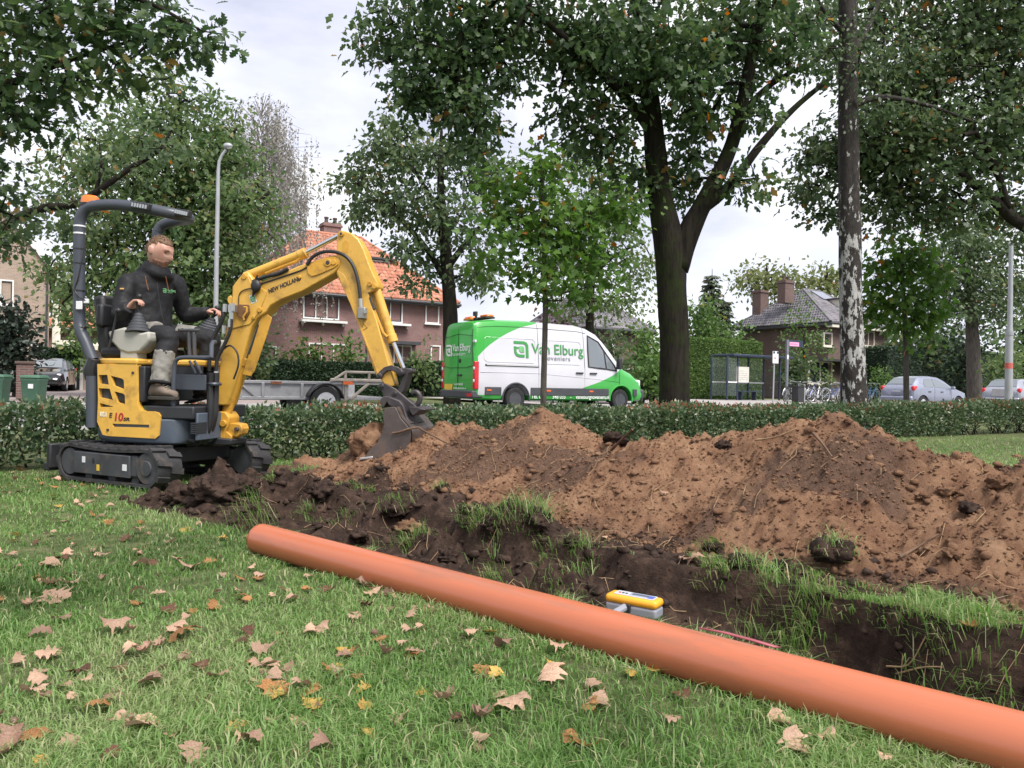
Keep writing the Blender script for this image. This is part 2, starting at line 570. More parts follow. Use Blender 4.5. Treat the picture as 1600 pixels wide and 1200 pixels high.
# wetter, darker earth thrown on top in patches
dk = fbm(HS * 1.7 + 3, HT * 1.9, 241, 4)
dk = .95 * sstep(.05, .36, dk + .30 * sstep(-1.05, -.25, HS) + .10 * sstep(-3.4, -2.6, HS) * (1 - sstep(-2.3, -1.8, HS)) - .06)
dk = np.maximum(dk, .9 * sstep(.12, .0, HZ - .02 + .08 * fbm(HS * 6, HT * 6, 247, 3)) * sstep(-.2, .2, fbm(HS * 2, HT * 2, 244, 2) + .02))
def heap_mat():
    m, N, L, out = _nt('heap_earth')
    p = N.new('ShaderNodeBsdfPrincipled')
    p.inputs['Roughness'].default_value = .93
    p.inputs['Specular IOR Level'].default_value = .2
    tc = N.new('ShaderNodeTexCoord')
    def noise(sc, det=6, rough=.6):
        n = N.new('ShaderNodeTexNoise')
        n.inputs['Scale'].default_value, n.inputs['Detail'].default_value, n.inputs['Roughness'].default_value = sc, det, rough
        L.new(tc.outputs['Object'], n.inputs['Vector'])
        return n.outputs[0]
    def ramp(s, *st):
        r = N.new('ShaderNodeValToRGB')
        while len(r.color_ramp.elements) < len(st):
            r.color_ramp.elements.new(.5)
        for i, (a, c) in enumerate(st):
            r.color_ramp.elements[i].position = a
            r.color_ramp.elements[i].color = tuple(c) + (1,)
        L.new(s, r.inputs[0])
        return r.outputs[0]
    sand = ramp(noise(5, 10, .72), (.3, (.125, .062, .037)), (.44, (.245, .132, .078)), (.58, (.345, .200, .118)), (.76, (.47, .30, .185)))
    dark = ramp(noise(17, 9, .7), (.3, (.055, .034, .025)), (.6, (.15, .092, .066)), (.8, (.27, .17, .12)))
    at = N.new('ShaderNodeAttribute'); at.attribute_name = 'dark'
    ad = N.new('ShaderNodeMath'); ad.operation = 'ADD'
    mr = N.new('ShaderNodeMapRange')
    mr.inputs['To Min'].default_value, mr.inputs['To Max'].default_value = -.4, .4
    L.new(noise(13, 8, .75), mr.inputs[0])
    L.new(at.outputs['Fac'], ad.inputs[0]); L.new(mr.outputs[0], ad.inputs[1])
    k = ramp(ad.outputs[0], (.3, (0, 0, 0)), (.75, (.85, .85, .85)))
    mx = N.new('ShaderNodeMixRGB')
    L.new(k, mx.inputs[0]); L.new(sand, mx.inputs[1]); L.new(dark, mx.inputs[2])
    L.new(mx.outputs[0], p.inputs['Base Color'])
    b = N.new('ShaderNodeBump')
    b.inputs['Distance'].default_value = .028
    L.new(noise(38, 10, .82), b.inputs['Height'])
    L.new(b.outputs[0], p.inputs['Normal'])
    L.new(p.outputs[0], out.inputs['Surface'])
    return m
M_HEAP = heap_mat()
heap = mesh_np('dirt_heap', HV, remap[HF], M_HEAP, attrs={'dark': ('POINT', dk.ravel()[used])}, smooth=True)
tag(heap, 'long heap of loose orange brown earth piled beside the trench', 'dirt heap')

def surf_z(x, y):
    s, t = TS[0] * x + TS[1] * y, TT[0] * x + TT[1] * y
    g = ground_hs(x, y)[0]
    z = np.where((s > -6.2) & (s < 2.4) & (t > 2.8) & (t < 5.3), heap_h(s, t), -1)
    return np.maximum(g, z)

# --- crumbs and small stones: too many to count
def rocks(name, X, Y, size, mat, sink=.35, seed=3, flat=.7, low=False):
    rng = np.random.default_rng(seed)
    ph = (1 + 5 ** .5) / 2
    base = np.array([(-1, ph, 0), (1, ph, 0), (-1, -ph, 0), (1, -ph, 0), (0, -1, ph), (0, 1, ph), (0, -1, -ph), (0, 1, -ph), (ph, 0, -1), (ph, 0, 1), (-ph, 0, -1), (-ph, 0, 1)]) / 1.9
    fc = np.array([(0, 11, 5), (0, 5, 1), (0, 1, 7), (0, 7, 10), (0, 10, 11), (1, 5, 9), (5, 11, 4), (11, 10, 2), (10, 7, 6), (7, 1, 8), (3, 9, 4), (3, 4, 2), (3, 2, 6), (3, 6, 8), (3, 8, 9), (4, 9, 5), (2, 4, 11), (6, 2, 10), (8, 6, 7), (9, 8, 1)])
    if low:
        base = np.array([(1, 0, 0), (0, 1, 0), (-1, 0, 0), (0, -1, 0), (0, 0, 1), (0, 0, -1)], float)
        fc = np.array([(0, 1, 4), (1, 2, 4), (2, 3, 4), (3, 0, 4), (1, 0, 5), (2, 1, 5), (3, 2, 5), (0, 3, 5)])
    n, nv = len(X), len(base)
    sc = (1 + .45 * (rng.random((n, 1, 3)) - .5)) * np.array([1, 1, flat])
    V = base[None] * sc * (1 + .8 * (rng.random((n, nv, 1)) - .5))
    a = rng.random(n) * 6.283
    ca, sa = np.cos(a)[:, None], np.sin(a)[:, None]
    vx, vy = V[..., 0] * ca - V[..., 1] * sa, V[..., 0] * sa + V[..., 1] * ca
    V = np.stack([vx, vy, V[..., 2]], -1) * size[:, None, None]
    Z = surf_z(X, Y) + size * (.5 - sink) * flat
    V += np.stack([X, Y, Z], -1)[:, None]
    F = (fc[None] + nv * np.arange(n)[:, None, None]).reshape(-1, 3)
    return mesh_np(name, V.reshape(-1, 3), F, mat, attrs={'dark': ('FACE', np.repeat(.5 * rng.random(n) ** 2, len(fc)))}, smooth=True)
n = 7600
s_ = RNG.uniform(-5.4, .6, n); t_ = 3.2 + 1.15 * RNG.random(n) ** 1.5
t_ -= .15 * RNG.random(n)
sz = .0022 + .015 * RNG.random(n) ** 14 + .0035 * RNG.random(n) ** 2
o = rocks('heap_crumbs', TS[0] * s_ + TT[0] * t_, TS[1] * s_ + TT[1] * t_, sz * 1.5, M_HEAP, .3)
tag(o, 'loose crumbs of earth scattered over the heap', None, None, 'stuff')
n = 15000
s_ = RNG.uniform(-5.4, .9, n); t_ = 3.15 + 1.2 * RNG.random(n)
o = rocks('heap_grit', TS[0] * s_ + TT[0] * t_, TS[1] * s_ + TT[1] * t_, .0035 + .006 * RNG.random(n) ** 2, M_HEAP, .3, 8, .8, True)
tag(o, 'fine grit and crumbs covering the heap', None, None, 'stuff')
n = 3600
s_ = RNG.uniform(-5.1, .9, n); t_ = RNG.uniform(2.0, 3.25, n)
X_, Y_ = TS[0] * s_ + TT[0] * t_, TS[1] * s_ + TT[1] * t_
sel = (ground_hs(X_, Y_)[1] > .35)
X_, Y_ = X_[sel], Y_[sel]
M_DARK = pbr('dark_topsoil', (.042, .027, .021), .95, var=.6, vs=18, bump=.01, bs=70, spec=.15)
o = rocks('topsoil_crumbs', X_, Y_, .004 + .030 * RNG.random(len(X_)) ** 6, M_DARK, .3, 4)
tag(o, 'crumbs of dark topsoil lying in and around the trench', None, None, 'stuff')

# --- clods: each one a thing
def clod(name, x, y, r, label, mat, turf=0, seed=0, group=None, flat=.65, cat='clod', tilt=(0, 0)):
    rng = np.random.default_rng(seed)
    mb = MB(); mb.sphere((0, 0, 0), 1, 30, 18)
    V = np.array(mb.v)
    n_ = V / np.linalg.norm(V, axis=1, keepdims=True)
    d = .9 + .45 * fbm(n_[:, 0] * 1.6 + seed, n_[:, 1] * 1.6 + n_[:, 2] * 1.3, seed, 2) + .65 * fbm(n_[:, 0] * 4 + n_[:, 2] * 3, n_[:, 1] * 4 + seed, seed + 5, 4, .6)
    V = n_ * d[:, None] * np.array([r * 1.2, r, r * flat])
    mb.v = [tuple(v) for v in V]
    z = float(surf_z(np.array([x]), np.array([y]))[0])
    o = obj(name, mb, mat, None, angle=180)
    o.location = (x, y, z + r * flat * .35)
    o.rotation_euler = (tilt[0], tilt[1], rng.random() * 6)
    tag(o, label, cat, group)
    return o
# ------------------------------------------------------------------ road, pavements
M_ASPH = pbr('asphalt', (.16, .155, .16), .9, var=.18, vs=3, bump=.004, bs=120, dirt=(.22, .21, .20), dirt_amt=.5, dirt_s=.8)
M_PAVE = pbr('pale_paving', (.34, .31, .30), .9, var=.14, vs=2.5, bump=.004, bs=60, dirt=(.22, .19, .16), dirt_amt=.6, dirt_s=1.2)
M_KERB = pbr('kerb_concrete', (.42, .41, .40), .85, var=.15, vs=4)
M_WHITE = pbr('white_paint', (.72, .72, .70), .45, var=.06, vs=6, dirt=(.45, .43, .40), dirt_amt=.3)
M_DRIVE = pbr('brick_driveway', (.27, .22, .21), .9, var=.2, vs=4, bump=.004, bs=60)
def sheet(name, mat, u0, u1, v0, v1, z, label=None):
    mb = MB()
    n = 24
    for i in range(n):
        a, b = u0 + (u1 - u0) * i / n, u0 + (u1 - u0) * (i + 1) / n
        mb.add([S(a, v0, z), S(b, v0, z), S(b, v1, z), S(a, v1, z)], [(0, 1, 2, 3)])
    return tag(obj(name, mb, mat), label, None, None, 'structure')
sheet('road', M_ASPH, -60, 160, 13.2, 21.6, .012)
sheet('pavement', M_PAVE, 15.5, 160, 21.75, 33.5, .10)
sheet('driveway', M_DRIVE, -6.0, 7.5, 21.75, 52, .10)
mb = MB()
for v, u0, u1 in ((13.1, -60, 160), (21.68, -60, 160)):
    L_ = 1.0
    k = 0
    u = u0
    while u < u1:
        mb.box(S(u + .5, v, .05), (.985, .15, .14), rotz(STREET)); u += 1.0
tag(obj('kerb', mb, M_KERB, bevel=0.0), None, None, None, 'structure')
mb = MB()
for i in range(26):
    mb.box(S(-30 + i * 6.0, 17.35, .016), (2.6, .10, .002), rotz(STREET))
tag(obj('road_marking', mb, M_WHITE), None, None, None, 'structure')

# ------------------------------------------------------------------ buildings
def brick_mat(name, c1, c2, mort, sc=1.0):
    m, N, L, out = _nt(name)
    p = N.new('ShaderNodeBsdfPrincipled'); p.inputs['Roughness'].default_value = .9
    tc = N.new('ShaderNodeTexCoord')
    sx = N.new('ShaderNodeSeparateXYZ'); L.new(tc.outputs['Object'], sx.inputs[0])
    ad = N.new('ShaderNodeMath'); ad.operation = 'ADD'
    L.new(sx.outputs[0], ad.inputs[0]); L.new(sx.outputs[1], ad.inputs[1])
    cb = N.new('ShaderNodeCombineXYZ'); L.new(ad.outputs[0], cb.inputs[0]); L.new(sx.outputs[2], cb.inputs[1])
    b = N.new('ShaderNodeTexBrick')
    b.inputs['Scale'].default_value = sc
    b.inputs['Color1'].default_value = tuple(c1) + (1,); b.inputs['Color2'].default_value = tuple(c2) + (1,); b.inputs['Mortar'].default_value = tuple(mort) + (1,)
    b.inputs['Mortar Size'].default_value = .012; b.inputs['Brick Width'].default_value = .22; b.inputs['Row Height'].default_value = .065
    b.inputs['Bias'].default_value = 0
    L.new(cb.outputs[0], b.inputs['Vector'])
    n = N.new('ShaderNodeTexNoise'); n.inputs['Scale'].default_value = 1.3; n.inputs['Detail'].default_value = 6
    L.new(tc.outputs['Object'], n.inputs['Vector'])
    hs = N.new('ShaderNodeHueSaturation'); L.new(b.outputs[0], hs.inputs['Color'])
    mr = N.new('ShaderNodeMapRange'); mr.inputs['To Min'].default_value, mr.inputs['To Max'].default_value = .7, 1.3
    L.new(n.outputs[0], mr.inputs[0]); L.new(mr.outputs[0], hs.inputs['Value'])
    L.new(hs.outputs[0], p.inputs['Base Color'])
    bp = N.new('ShaderNodeBump'); bp.inputs['Distance'].default_value = .01; bp.invert = True
    L.new(b.outputs['Fac'], bp.inputs['Height']); L.new(bp.outputs[0], p.inputs['Normal'])
    L.new(p.outputs[0], out.inputs['Surface'])
    return m
M_BRICK_RED = brick_mat('red_brick', (.27, .12, .105), (.19, .085, .082), (.27, .21, .20))
M_BRICK_BROWN = brick_mat('brown_brick', (.17, .085, .07), (.12, .062, .055), (.18, .15, .14))
M_BRICK_TAN = brick_mat('tan_brick', (.40, .29, .22), (.33, .235, .18), (.40, .34, .29))
def tilemat(name, a, b):
    return leafmat(name, [(0, a), (1, b)], trans=0, rough=.75, spec=.3)
M_TILE_RED = tilemat('orange_roof_tile', (.36, .135, .085), (.50, .235, .155))
M_TILE_GREY = tilemat('grey_roof_tile', (.115, .11, .125), (.22, .205, .22))
M_ROOFDARK = pbr('roof_underlay', (.10, .07, .06), .9)
M_GUTTER = pbr('dark_gutter', (.05, .05, .055), .5)
M_GLASS = glassmat('window_glass', (.03, .035, .04), .03)
M_CURT = pbr('net_curtain', (.55, .55, .54), .9, var=.2, vs=9, stretch=(6, 1, 1))
M_LEAD = pbr('lead_flashing', (.42, .43, .46), .5, .3)
M_CREAM = pbr('cream_paint', (.66, .62, .53), .5)

def tiles(parent, planes, mat, course=.33, width=.24, name='roof_tile', seed=1):
    """rows of curved tiles, too small in the photograph to pick apart: one part.  A plane is (eave left, eave right, top right, top left)."""
    rng = np.random.default_rng(seed)
    V, F, tint = [], [], []
    for a, b, c, d in planes:
        a, b, c, d = [np.array(p, float) for p in (a, b, c, d)]
        nrm = np.cross(b - a, d - a); nrm /= np.linalg.norm(nrm)
        if nrm[2] < 0: nrm = -nrm
        eu = (b - a) / np.linalg.norm(b - a)
        up = np.cross(nrm, eu); up /= np.linalg.norm(up)
        if up[2] < 0: up = -up
        H = np.dot(d - a, up)
        rows = max(1, int(round(H / course)))
        for r in range(rows):
            f0, f1 = r / rows, (r + .5) / rows
            lo, hi = a + (d - a) * f1, b + (c - b) * f1
            xl, xr = np.dot(lo - a, eu), np.dot(hi - a, eu)
            n = int((xr - xl) / width)
            if n < 1: continue
            w = (xr - xl) / n
            h0, h1 = H * r / rows, H * (r + 1.12) / rows
            for k in range(n):
                x0 = xl + k * w
                z = .012 * rng.random()
                o = len(V)
                for (hh, lift) in ((h0, .060), (h1, .022)):
                    for q, bulge in ((0, 0), (.28, .030), (.55, .038), (.8, .012), (1.02, -.006)):
                        V.append(a + eu * (x0 + q * w) + up * hh + nrm * (lift + bulge + z))
                for q in range(4):
                    F.append((o + q, o + q + 1, o + 6 + q, o + 5 + q))
                # front edge
                for q in (0, .5, 1.0):
                    V.append(a + eu * (x0 + q * w) + up * h0 + nrm * .008)
                F.append((o + 10, o + 11, o + 2, o)); F.append((o + 11, o + 12, o + 4, o + 2))
                tint += [rng.random()] * 6
    ob = mesh_np(name, V, F, mat, parent, {'tint': ('FACE', tint)})
    return tag(ob, None, None, None, 'stuff')

def window(parent, x, z, w, h, y=0.0, panes=1, frame=M_WHITE, fw=.07, sash=None, curtain=None, sill=True, name='window'):
    """window in the wall plane y (facing -y), lower left corner (x, z)"""
    mb = MB()
    mb.box((x + fw / 2, y - .01, z + h / 2), (fw, .10, h)); mb.box((x + w - fw / 2, y - .01, z + h / 2), (fw, .10, h))
    mb.box((x + w / 2, y - .011, z + fw / 2), (w - 2 * fw, .10, fw)); mb.box((x + w / 2, y - .011, z + h - fw / 2), (w - 2 * fw, .10, fw))
    f = obj(name, mb, frame, parent, smooth=False)
    pw = (w - 2 * fw) / panes
    for k in range(panes):
        x0 = x + fw + k * pw
        m2 = MB()
        if sash is not None:
            t = .045
            for bx in ((x0 + t / 2, z + h / 2, t, h - 2 * fw), (x0 + pw - t / 2, z + h / 2, t, h - 2 * fw), (x0 + pw / 2, z + fw + t / 2, pw - 2 * t, t), (x0 + pw / 2, z + h - fw - t / 2, pw - 2 * t, t)):
                m2.box((bx[0], y - .012, bx[1]), (bx[2], .06, bx[3]))
            obj('sash', m2, sash, f, smooth=False)
        m3 = MB(); m3.box((x0 + pw / 2, y + .015, z + h / 2), (pw, .012, h - 2 * fw))
        obj('pane', m3, M_GLASS, f, smooth=False)
        if curtain and k in curtain:
            m4 = MB(); m4.box((x0 + pw / 2, y + .004, z + fw + (h - 2 * fw) * .28), (pw * .8, .006, (h - 2 * fw) * .5))
            obj('curtain', m4, M_CURT, f, smooth=False)
        if k:
            m5 = MB(); m5.box((x0, y - .013, z + h / 2), (fw * .8, .09, h - 2 * fw))
            obj('mullion', m5, frame, f, smooth=False)
    if sill:
        m6 = MB(); m6.box((x + w / 2, y - .07, z - .04), (w + .16, .16, .07))
        obj('sill', m6, frame, f, smooth=False)
    return f
def shelf(parent, x0, x1, z, y=0.0):
    mb = MB(); mb.box(((x0 + x1) / 2, y - .22, z), (x1 - x0, .40, .12))
    n = max(2, int((x1 - x0) / .7))
    for k in range(n):
        xx = x0 + .15 + (x1 - x0 - .3) * k / (n - 1)
        mb.box((xx, y - .13, z - .14), (.07, .22, .14))
    return obj('flower_box_shelf', mb, M_WHITE, parent, smooth=False)
def hip_roof(root, L, D, ez, rz, mat, over=.45, seed=1, in_l=None, in_r=None):
    il = D / 2 if in_l is None else in_l
    ir = D / 2 if in_r is None else in_r
    A, B, C, E = Vector((-over, -over, ez)), Vector((L + over, -over, ez)), Vector((L + over, D + over, ez)), Vector((-over, D + over, ez))
    P, Q = Vector((il, D / 2, rz)), Vector((L - ir, D / 2, rz))
    mb = MB()
    mb.add([A, B, C, E, P, Q], [(0, 1, 5, 4), (1, 2, 5), (2, 3, 4, 5), (3, 0, 4), (3, 2, 1, 0)])
    rf = obj('roof', mb, M_ROOFDARK, root, smooth=False)
    tiles(rf, [(A, B, Q, P), (B, C, Q, Q), (E, A, P, P)], mat, seed=seed)
    mb = MB()
    for a, b in ((A, P), (B, Q), (C, Q), (E, P), (P, Q)):
        n = max(2, int((b - a).length / .4))
        for k in range(n):
            p, q = a.lerp(b, k / n), a.lerp(b, (k + 1.08) / n)
            mb.tube([p + Vector((0, 0, .05)), q + Vector((0, 0, .065))], [.10, .085], 6)
    r = mesh_np('ridge_tile', mb.v, [f[:4] for f in mb.f if len(f) == 4], mat, rf, {'tint': ('FACE', np.random.default_rng(seed).random(len([f for f in mb.f if len(f) == 4])))})
    tag(r, None, None, None, 'stuff')
    mb = MB()
    mb.tube([A + Vector((-.05, -.06, -.08)), B + Vector((.05, -.06, -.08))], .09, 8)
    mb.box(((L) / 2, -over + .03, ez - .14), (L + 2 * over, .05, .2))
    mb.box((L + over - .03, D / 2, ez - .14), (.05, D + 2 * over, .2)); mb.box((-over + .03, D / 2, ez - .14), (.05, D + 2 * over, .2))
    obj('gutter', mb, M_GUTTER, root)
    return rf
def chimney(rf, x, y, z0, z1, w, d, mat, pots=2):
    mb = MB()
    mb.box((x, y, (z0 + z1) / 2), (w, d, z1 - z0)); mb.box((x, y, z1 + .06), (w + .14, d + .14, .12)); mb.box((x, y, z1 + .17), (w + .02, d + .02, .1))
    c = obj('chimney', mb, mat, rf, smooth=False)
    m2 = MB()
    for k in range(pots):
        m2.lathe([(.13, z1 + .2), (.11, z1 + .5), (.14, z1 + .52), (.14, z1 + .6)], (x + (k - (pots - 1) / 2) * w * .5, y, 0), n=10)
    obj('chimney_pot', m2, M_ROOFDARK, rf)
    return c
def walls(root, L, D, h, mat, name='wall'):
    mb = MB(); mb.box((L / 2, D / 2, h / 2), (L, D, h))
    return obj(name, mb, mat, root, smooth=False)
def FAC(px, py, v):
    xc, yc = (px - 800) / 1200, -(py - 600) / 1200
    kx, kz = xc * CR - yc * SR, xc * SR + yc * CR
    Y = v / (.848 - .53 * kx)
    return kx * Y * .848 + Y * .53, CAM_H + kz * Y

# --- red brick house with orange hipped roof
HU, HVV = 9.28, 40.0
root = empty('house', S(HU, HVV, 0), STREET, 'red brick house with orange hipped tile roof behind the yellow digger arm', 'house')
L_, D_ = 11.3, 8.0
walls(root, L_, D_, 5.35, M_BRICK_RED)
rf = hip_roof(root, L_, D_, 5.40, 9.35, M_TILE_RED, seed=3)
def hw(x0, x1, y0, y1, v=HVV, u0=HU, **k):
    a, b = FAC(x0, y1, v), FAC(x1, y0, v)
    return window(root, a[0] - u0, a[1], b[0] - a[0], b[1] - a[1], 0, **k)
M_SASH = pbr('dark_sash', (.03, .035, .05), .4)
hw(473, 530, 464, 497, panes=3, sash=M_SASH, curtain=(0, 2), sill=False)
hw(590, 629, 469, 503, panes=2, sash=M_SASH, sill=False, curtain=(1,))
hw(664, 686, 473, 505)
hw(405, 432, 541, 567, sash=M_SASH)
hw(481, 541, 538, 572, panes=3, curtain=(0, 1))
hw(600, 643, 540, 575, panes=3)
hw(672, 688, 540, 570)
for a, b, y in ((467, 539, 500.5), (586, 638, 505.5)):
    p, q = FAC(a, y, HVV), FAC(b, y, HVV)
    shelf(root, p[0] - HU, q[0] - HU, p[1])
p, q = FAC(592, 538, HVV), FAC(650, 538, HVV)
mb = MB(); mb.box(((p[0] + q[0]) / 2 - HU, -.35, p[1] + .12), (q[0] - p[0], .7, .18))
obj('bay_roof', mb, M_GUTTER, root, smooth=False)
mb = MB(); mb.tube([(6.25, -.06, 5.2), (6.25, -.06, .2)], .045, 8)
obj('downpipe', mb, M_GUTTER, root)
# dormer
a = FAC(577, 436, HVV + 2.1); b = FAC(610, 408, HVV + 2.1)
dx0, dx1, dz0, dz1 = a[0] - HU, b[0] - HU, a[1], b[1]
dm = MB(); dm.box(((dx0 + dx1) / 2, 3.0, (dz0 + dz1) / 2), (dx1 - dx0, 1.7, dz1 - dz0)); 
do = obj('dormer', dm, M_WHITE, root, smooth=False)
window(do, dx0 + .05, dz0 + .08, dx1 - dx0 - .1, dz1 - dz0 - .12, 2.13, panes=2, sash=M_SASH, sill=True)
dm = MB(); dm.box(((dx0 + dx1) / 2, 2.9, dz1 + .06), (dx1 - dx0 + .5, 2.1, .1)); obj('dormer_roof', dm, M_GUTTER, do, smooth=False)
cx = FAC(517, 372, HVV + 4.5)[0] - HU
chimney(rf, cx, 4.6, 7.6, 9.9, 1.05, .8, M_BRICK_RED)
dm = MB(); dm.box((cx - .5, 4.1, 9.02), (.12, .5, .5)); obj('flashing', dm, M_LEAD, rf)

# --- house with grey hipped roof on the right
v = 38.0
u0, u1 = FAC(1140, 497, v + 9.6)[0] + .6, FAC(1384, 560, v)[0]
root = empty('house', S(u0, v, 0), STREET, 'brown brick house with grey hipped roof and two chimneys behind the bicycles', 'house')
L_ = u1 - u0
ez = FAC(1380, 512, v)[1]
walls(root, L_, 9.0, ez - .02, M_BRICK_BROWN)
rf = hip_roof(root, L_, 9.0, ez, FAC(1215, 448, v + 4.5)[1], M_TILE_GREY, over=.6, seed=5, in_l=min(4.5, L_ * .36), in_r=min(4.5, L_ * .36))
obj('eaves_board', MB().box((L_ / 2, -.42, ez - .28), (L_ + 1.0, .5, .22)), M_CREAM, root, smooth=False)
for (x0, x1, y0, y1, n_) in ((1346, 1366, 518, 541, 2), (1352, 1381, 565, 592, 1), (1335, 1350, 565, 592, 1), (1262, 1300, 565, 600, 2), (1286, 1300, 520, 541, 1)):
    a, b = FAC(x0, y1, v), FAC(x1, y0, v)
    window(root, a[0] - u0, a[1], b[0] - a[0], b[1] - a[1], 0, panes=n_, frame=M_CREAM, fw=.12)
a, b = FAC(1268, 562, v), FAC(1382, 562, v)
obj('canopy', MB().box(((a[0] + b[0]) / 2 - u0, -.5, a[1]), (b[0] - a[0], 1.0, .18)), M_GUTTER, root, smooth=False)
a, b = FAC(1359, 543, v), FAC(1380, 555, v)
mb = MB()
for k in range(9):
    mb.box((a[0] - u0 + (b[0] - a[0]) * k / 8, -.55, (a[1] + b[1]) / 2), (.05, .05, a[1] - b[1]))
mb.box(((a[0] + b[0]) / 2 - u0, -.55, a[1]), (b[0] - a[0], .08, .08)); mb.box(((a[0] + b[0]) / 2 - u0, -.55, b[1] - .4), (b[0] - a[0], .1, .8))
obj('balcony_railing', mb, M_BRICK_BROWN, root, smooth=False)
c = FAC(1188, 470, v + 7.6); chimney(rf, c[0] - u0, 7.6, 5.2, FAC(1188, 458, v + 7.6)[1], 1.0, .9, M_BRICK_BROWN, 0)
c = FAC(1228, 446, v + 4.5); chimney(rf, c[0] - u0, 4.5, 8.0, FAC(1228, 443, v + 4.5)[1], 1.15, .8, M_BRICK_BROWN, 2)
# dormer with a solar panel above it
rz_ = FAC(1215, 448, v + 4.5)[1]
slope = lambda y: ez + (rz_ - ez) * (y + .6) / 5.1
dx0, dx1, dy = L_ * .50, L_ * .74, 1.6
dz = slope(dy)
do = obj('dormer', MB().box(((dx0 + dx1) / 2, dy + 1.0, dz + .40), (dx1 - dx0, 2.0, 1.0)), M_CREAM, root, smooth=False)
window(do, dx0 + .1, dz, dx1 - dx0 - .2, .75, dy - .01, frame=M_CREAM)
obj('dormer_roof', MB().box(((dx0 + dx1) / 2, dy + .9, dz + .95), (dx1 - dx0 + .4, 2.4, .12)), M_GUTTER, do, smooth=False)
an = math.atan2(rz_ - ez, 5.1)
obj('solar_panel', MB().box((L_ * .52, 3.5, slope(3.5) + .16), (1.5, 1.5, .06), Matrix.Rotation(an, 3, 'X')), glassmat('solar_glass', (.20, .22, .27), .15), root, smooth=False)

# --- tan gable house at the far left
v = 44.0
u1 = FAC(77, 480, v)[0]
root = empty('house', S(u1 - 9.0, v, 0), STREET, 'tan brick gabled house with white verge board at the left edge', 'house')
ez = FAC(72, 420, v)[1]
apex = ez + 4.5 * 1.25
mb = MB(); mb.prism([(0, 0), (9, 0), (9, ez), (4.5, apex), (0, ez)], (0, 0, 0), (1, 0, 0), (0, 0, 1), -10.0)
obj('wall', mb, M_BRICK_TAN, root, smooth=False)
mb = MB()
for sx, a, b in ((1, (9.35, ez - .42), (4.5, apex + .02)), (-1, (-.35, ez - .42), (4.5, apex + .02))):
    p = [a, (a[0], a[1] + .55), (b[0], b[1] + .5), b]
    mb.prism(p, (0, -.16, 0), (1, 0, 0), (0, 0, 1), -.12)
obj('verge_board', mb, M_WHITE, root, smooth=False)
rf = obj('roof', MB().prism([(-.3, ez - .3), (4.5, apex + .12), (9.3, ez - .3), (9.3, ez + .05), (4.5, apex + .48), (-.3, ez + .05)], (0, -.02, 0), (1, 0, 0), (0, 0, 1), -10.0), M_ROOFDARK, root, smooth=False)
a, b = FAC(-20, 475, v), FAC(22, 438, v)
window(root, a[0] - (u1 - 9), a[1], b[0] - a[0], b[1] - a[1], 0, panes=2, sash=M_SASH)
a, b = FAC(48, 545, v), FAC(60, 538, v)
window(root, a[0] - (u1 - 9), a[1] - .7, b[0] - a[0], 1.0, 0)
obj('downpipe', MB().tube([(8.9, -.08, ez - .1), (8.9, -.08, .1)], .05, 8), M_GUTTER, root)
obj('corner_pier', MB().box((9.32, .3, ez * .36), (.35, .4, ez * .72)), M_CREAM, root, smooth=False)
obj('canopy', MB().box((10.6, .4, FAC(92, 535, v)[1]), (2.6, 1.4, .22)), M_CREAM, root, smooth=False)

# --- flat roofed garage with white door frame
v = 43.0
a, b = FAC(104, 600, v), FAC(168, 548, v)
root = empty('garage', S(a[0], v, 0), STREET, 'flat roofed garage with white door frame behind the roll bar post', 'garage')
gw, gh = b[0] - a[0], b[1]
obj('wall', MB().box((gw / 2, 3, gh / 2), (gw, 6, gh)), M_BRICK_TAN, root, smooth=False)
obj('roof', MB().box((gw / 2, 2.9, gh + .1), (gw + .4, 6.5, .2)), M_CREAM, root, smooth=False)
obj('door', MB().box((gw * .2, -.02, gh * .43), (gw * .26, .06, gh * .86)), M_SASH, root, smooth=False)
obj('door_frame', MB().box((gw * .355, -.04, gh * .45), (.14, .12, gh * .9)), M_WHITE, root, smooth=False)

# --- house behind the van, mostly hidden by trees
v = 40.0
u0, u1 = FAC(806, 505, v + 8.45)[0] + .45, FAC(1010, 520, v)[0]
root = empty('house', S(u0, v, 0), STREET, 'brick house with grey gabled roof half hidden behind the green and white van', 'house')
L_ = u1 - u0
walls(root, L_, 8, 4.6, M_BRICK_BROWN)
rf = hip_roof(root, L_, 8, 4.6, FAC(860, 455, v + 4)[1], M_TILE_GREY, seed=9, in_l=1.6, in_r=1.6)
a, b = FAC(956, 570, v), FAC(968, 500, v)
obj('wall_trim', MB().box((a[0] - u0, -.05, 2.5), (.35, .1, 4.0)), M_WHITE, root, smooth=False)
a, b = FAC(972, 590, v), FAC(990, 560, v)
window(root, a[0] - u0, .8, b[0] - a[0], 1.2, 0, frame=M_WHITE)

# --- far houses
v = 44.0
u0 = FAC(1532, 520, v)[0]
root = empty('house', S(u0, v, 0), STREET, 'pale house with light grey roof far off at the right edge', 'house')
walls(root, 14, 9, 5.2, pbr('pale_render', (.62, .62, .64), .8))
hip_roof(root, 14, 9, 5.2, 9.0, tilemat('pale_roof_tile', (.34, .35, .40), (.46, .47, .52)), seed=12)
for k in range(3):
    window(root, 1.2 + k * 3.4, 2.9, 1.4, 1.3, 0, panes=2)
v = 60.0
u0 = FAC(60, 520, v)[0]
root = empty('house', S(u0, v, 0), STREET, 'distant house with orange roof peeking between the tan house and the trees', 'house')
walls(root, 9, 8, 4.0, M_BRICK_RED)
hip_roof(root, 9, 8, 4.0, FAC(97, 472, v + 4)[1], M_TILE_RED, seed=13)
for k in range(2):
    window(root, 1.5 + k * 3.5, 1.2, 1.6, 1.4, 0, panes=2)
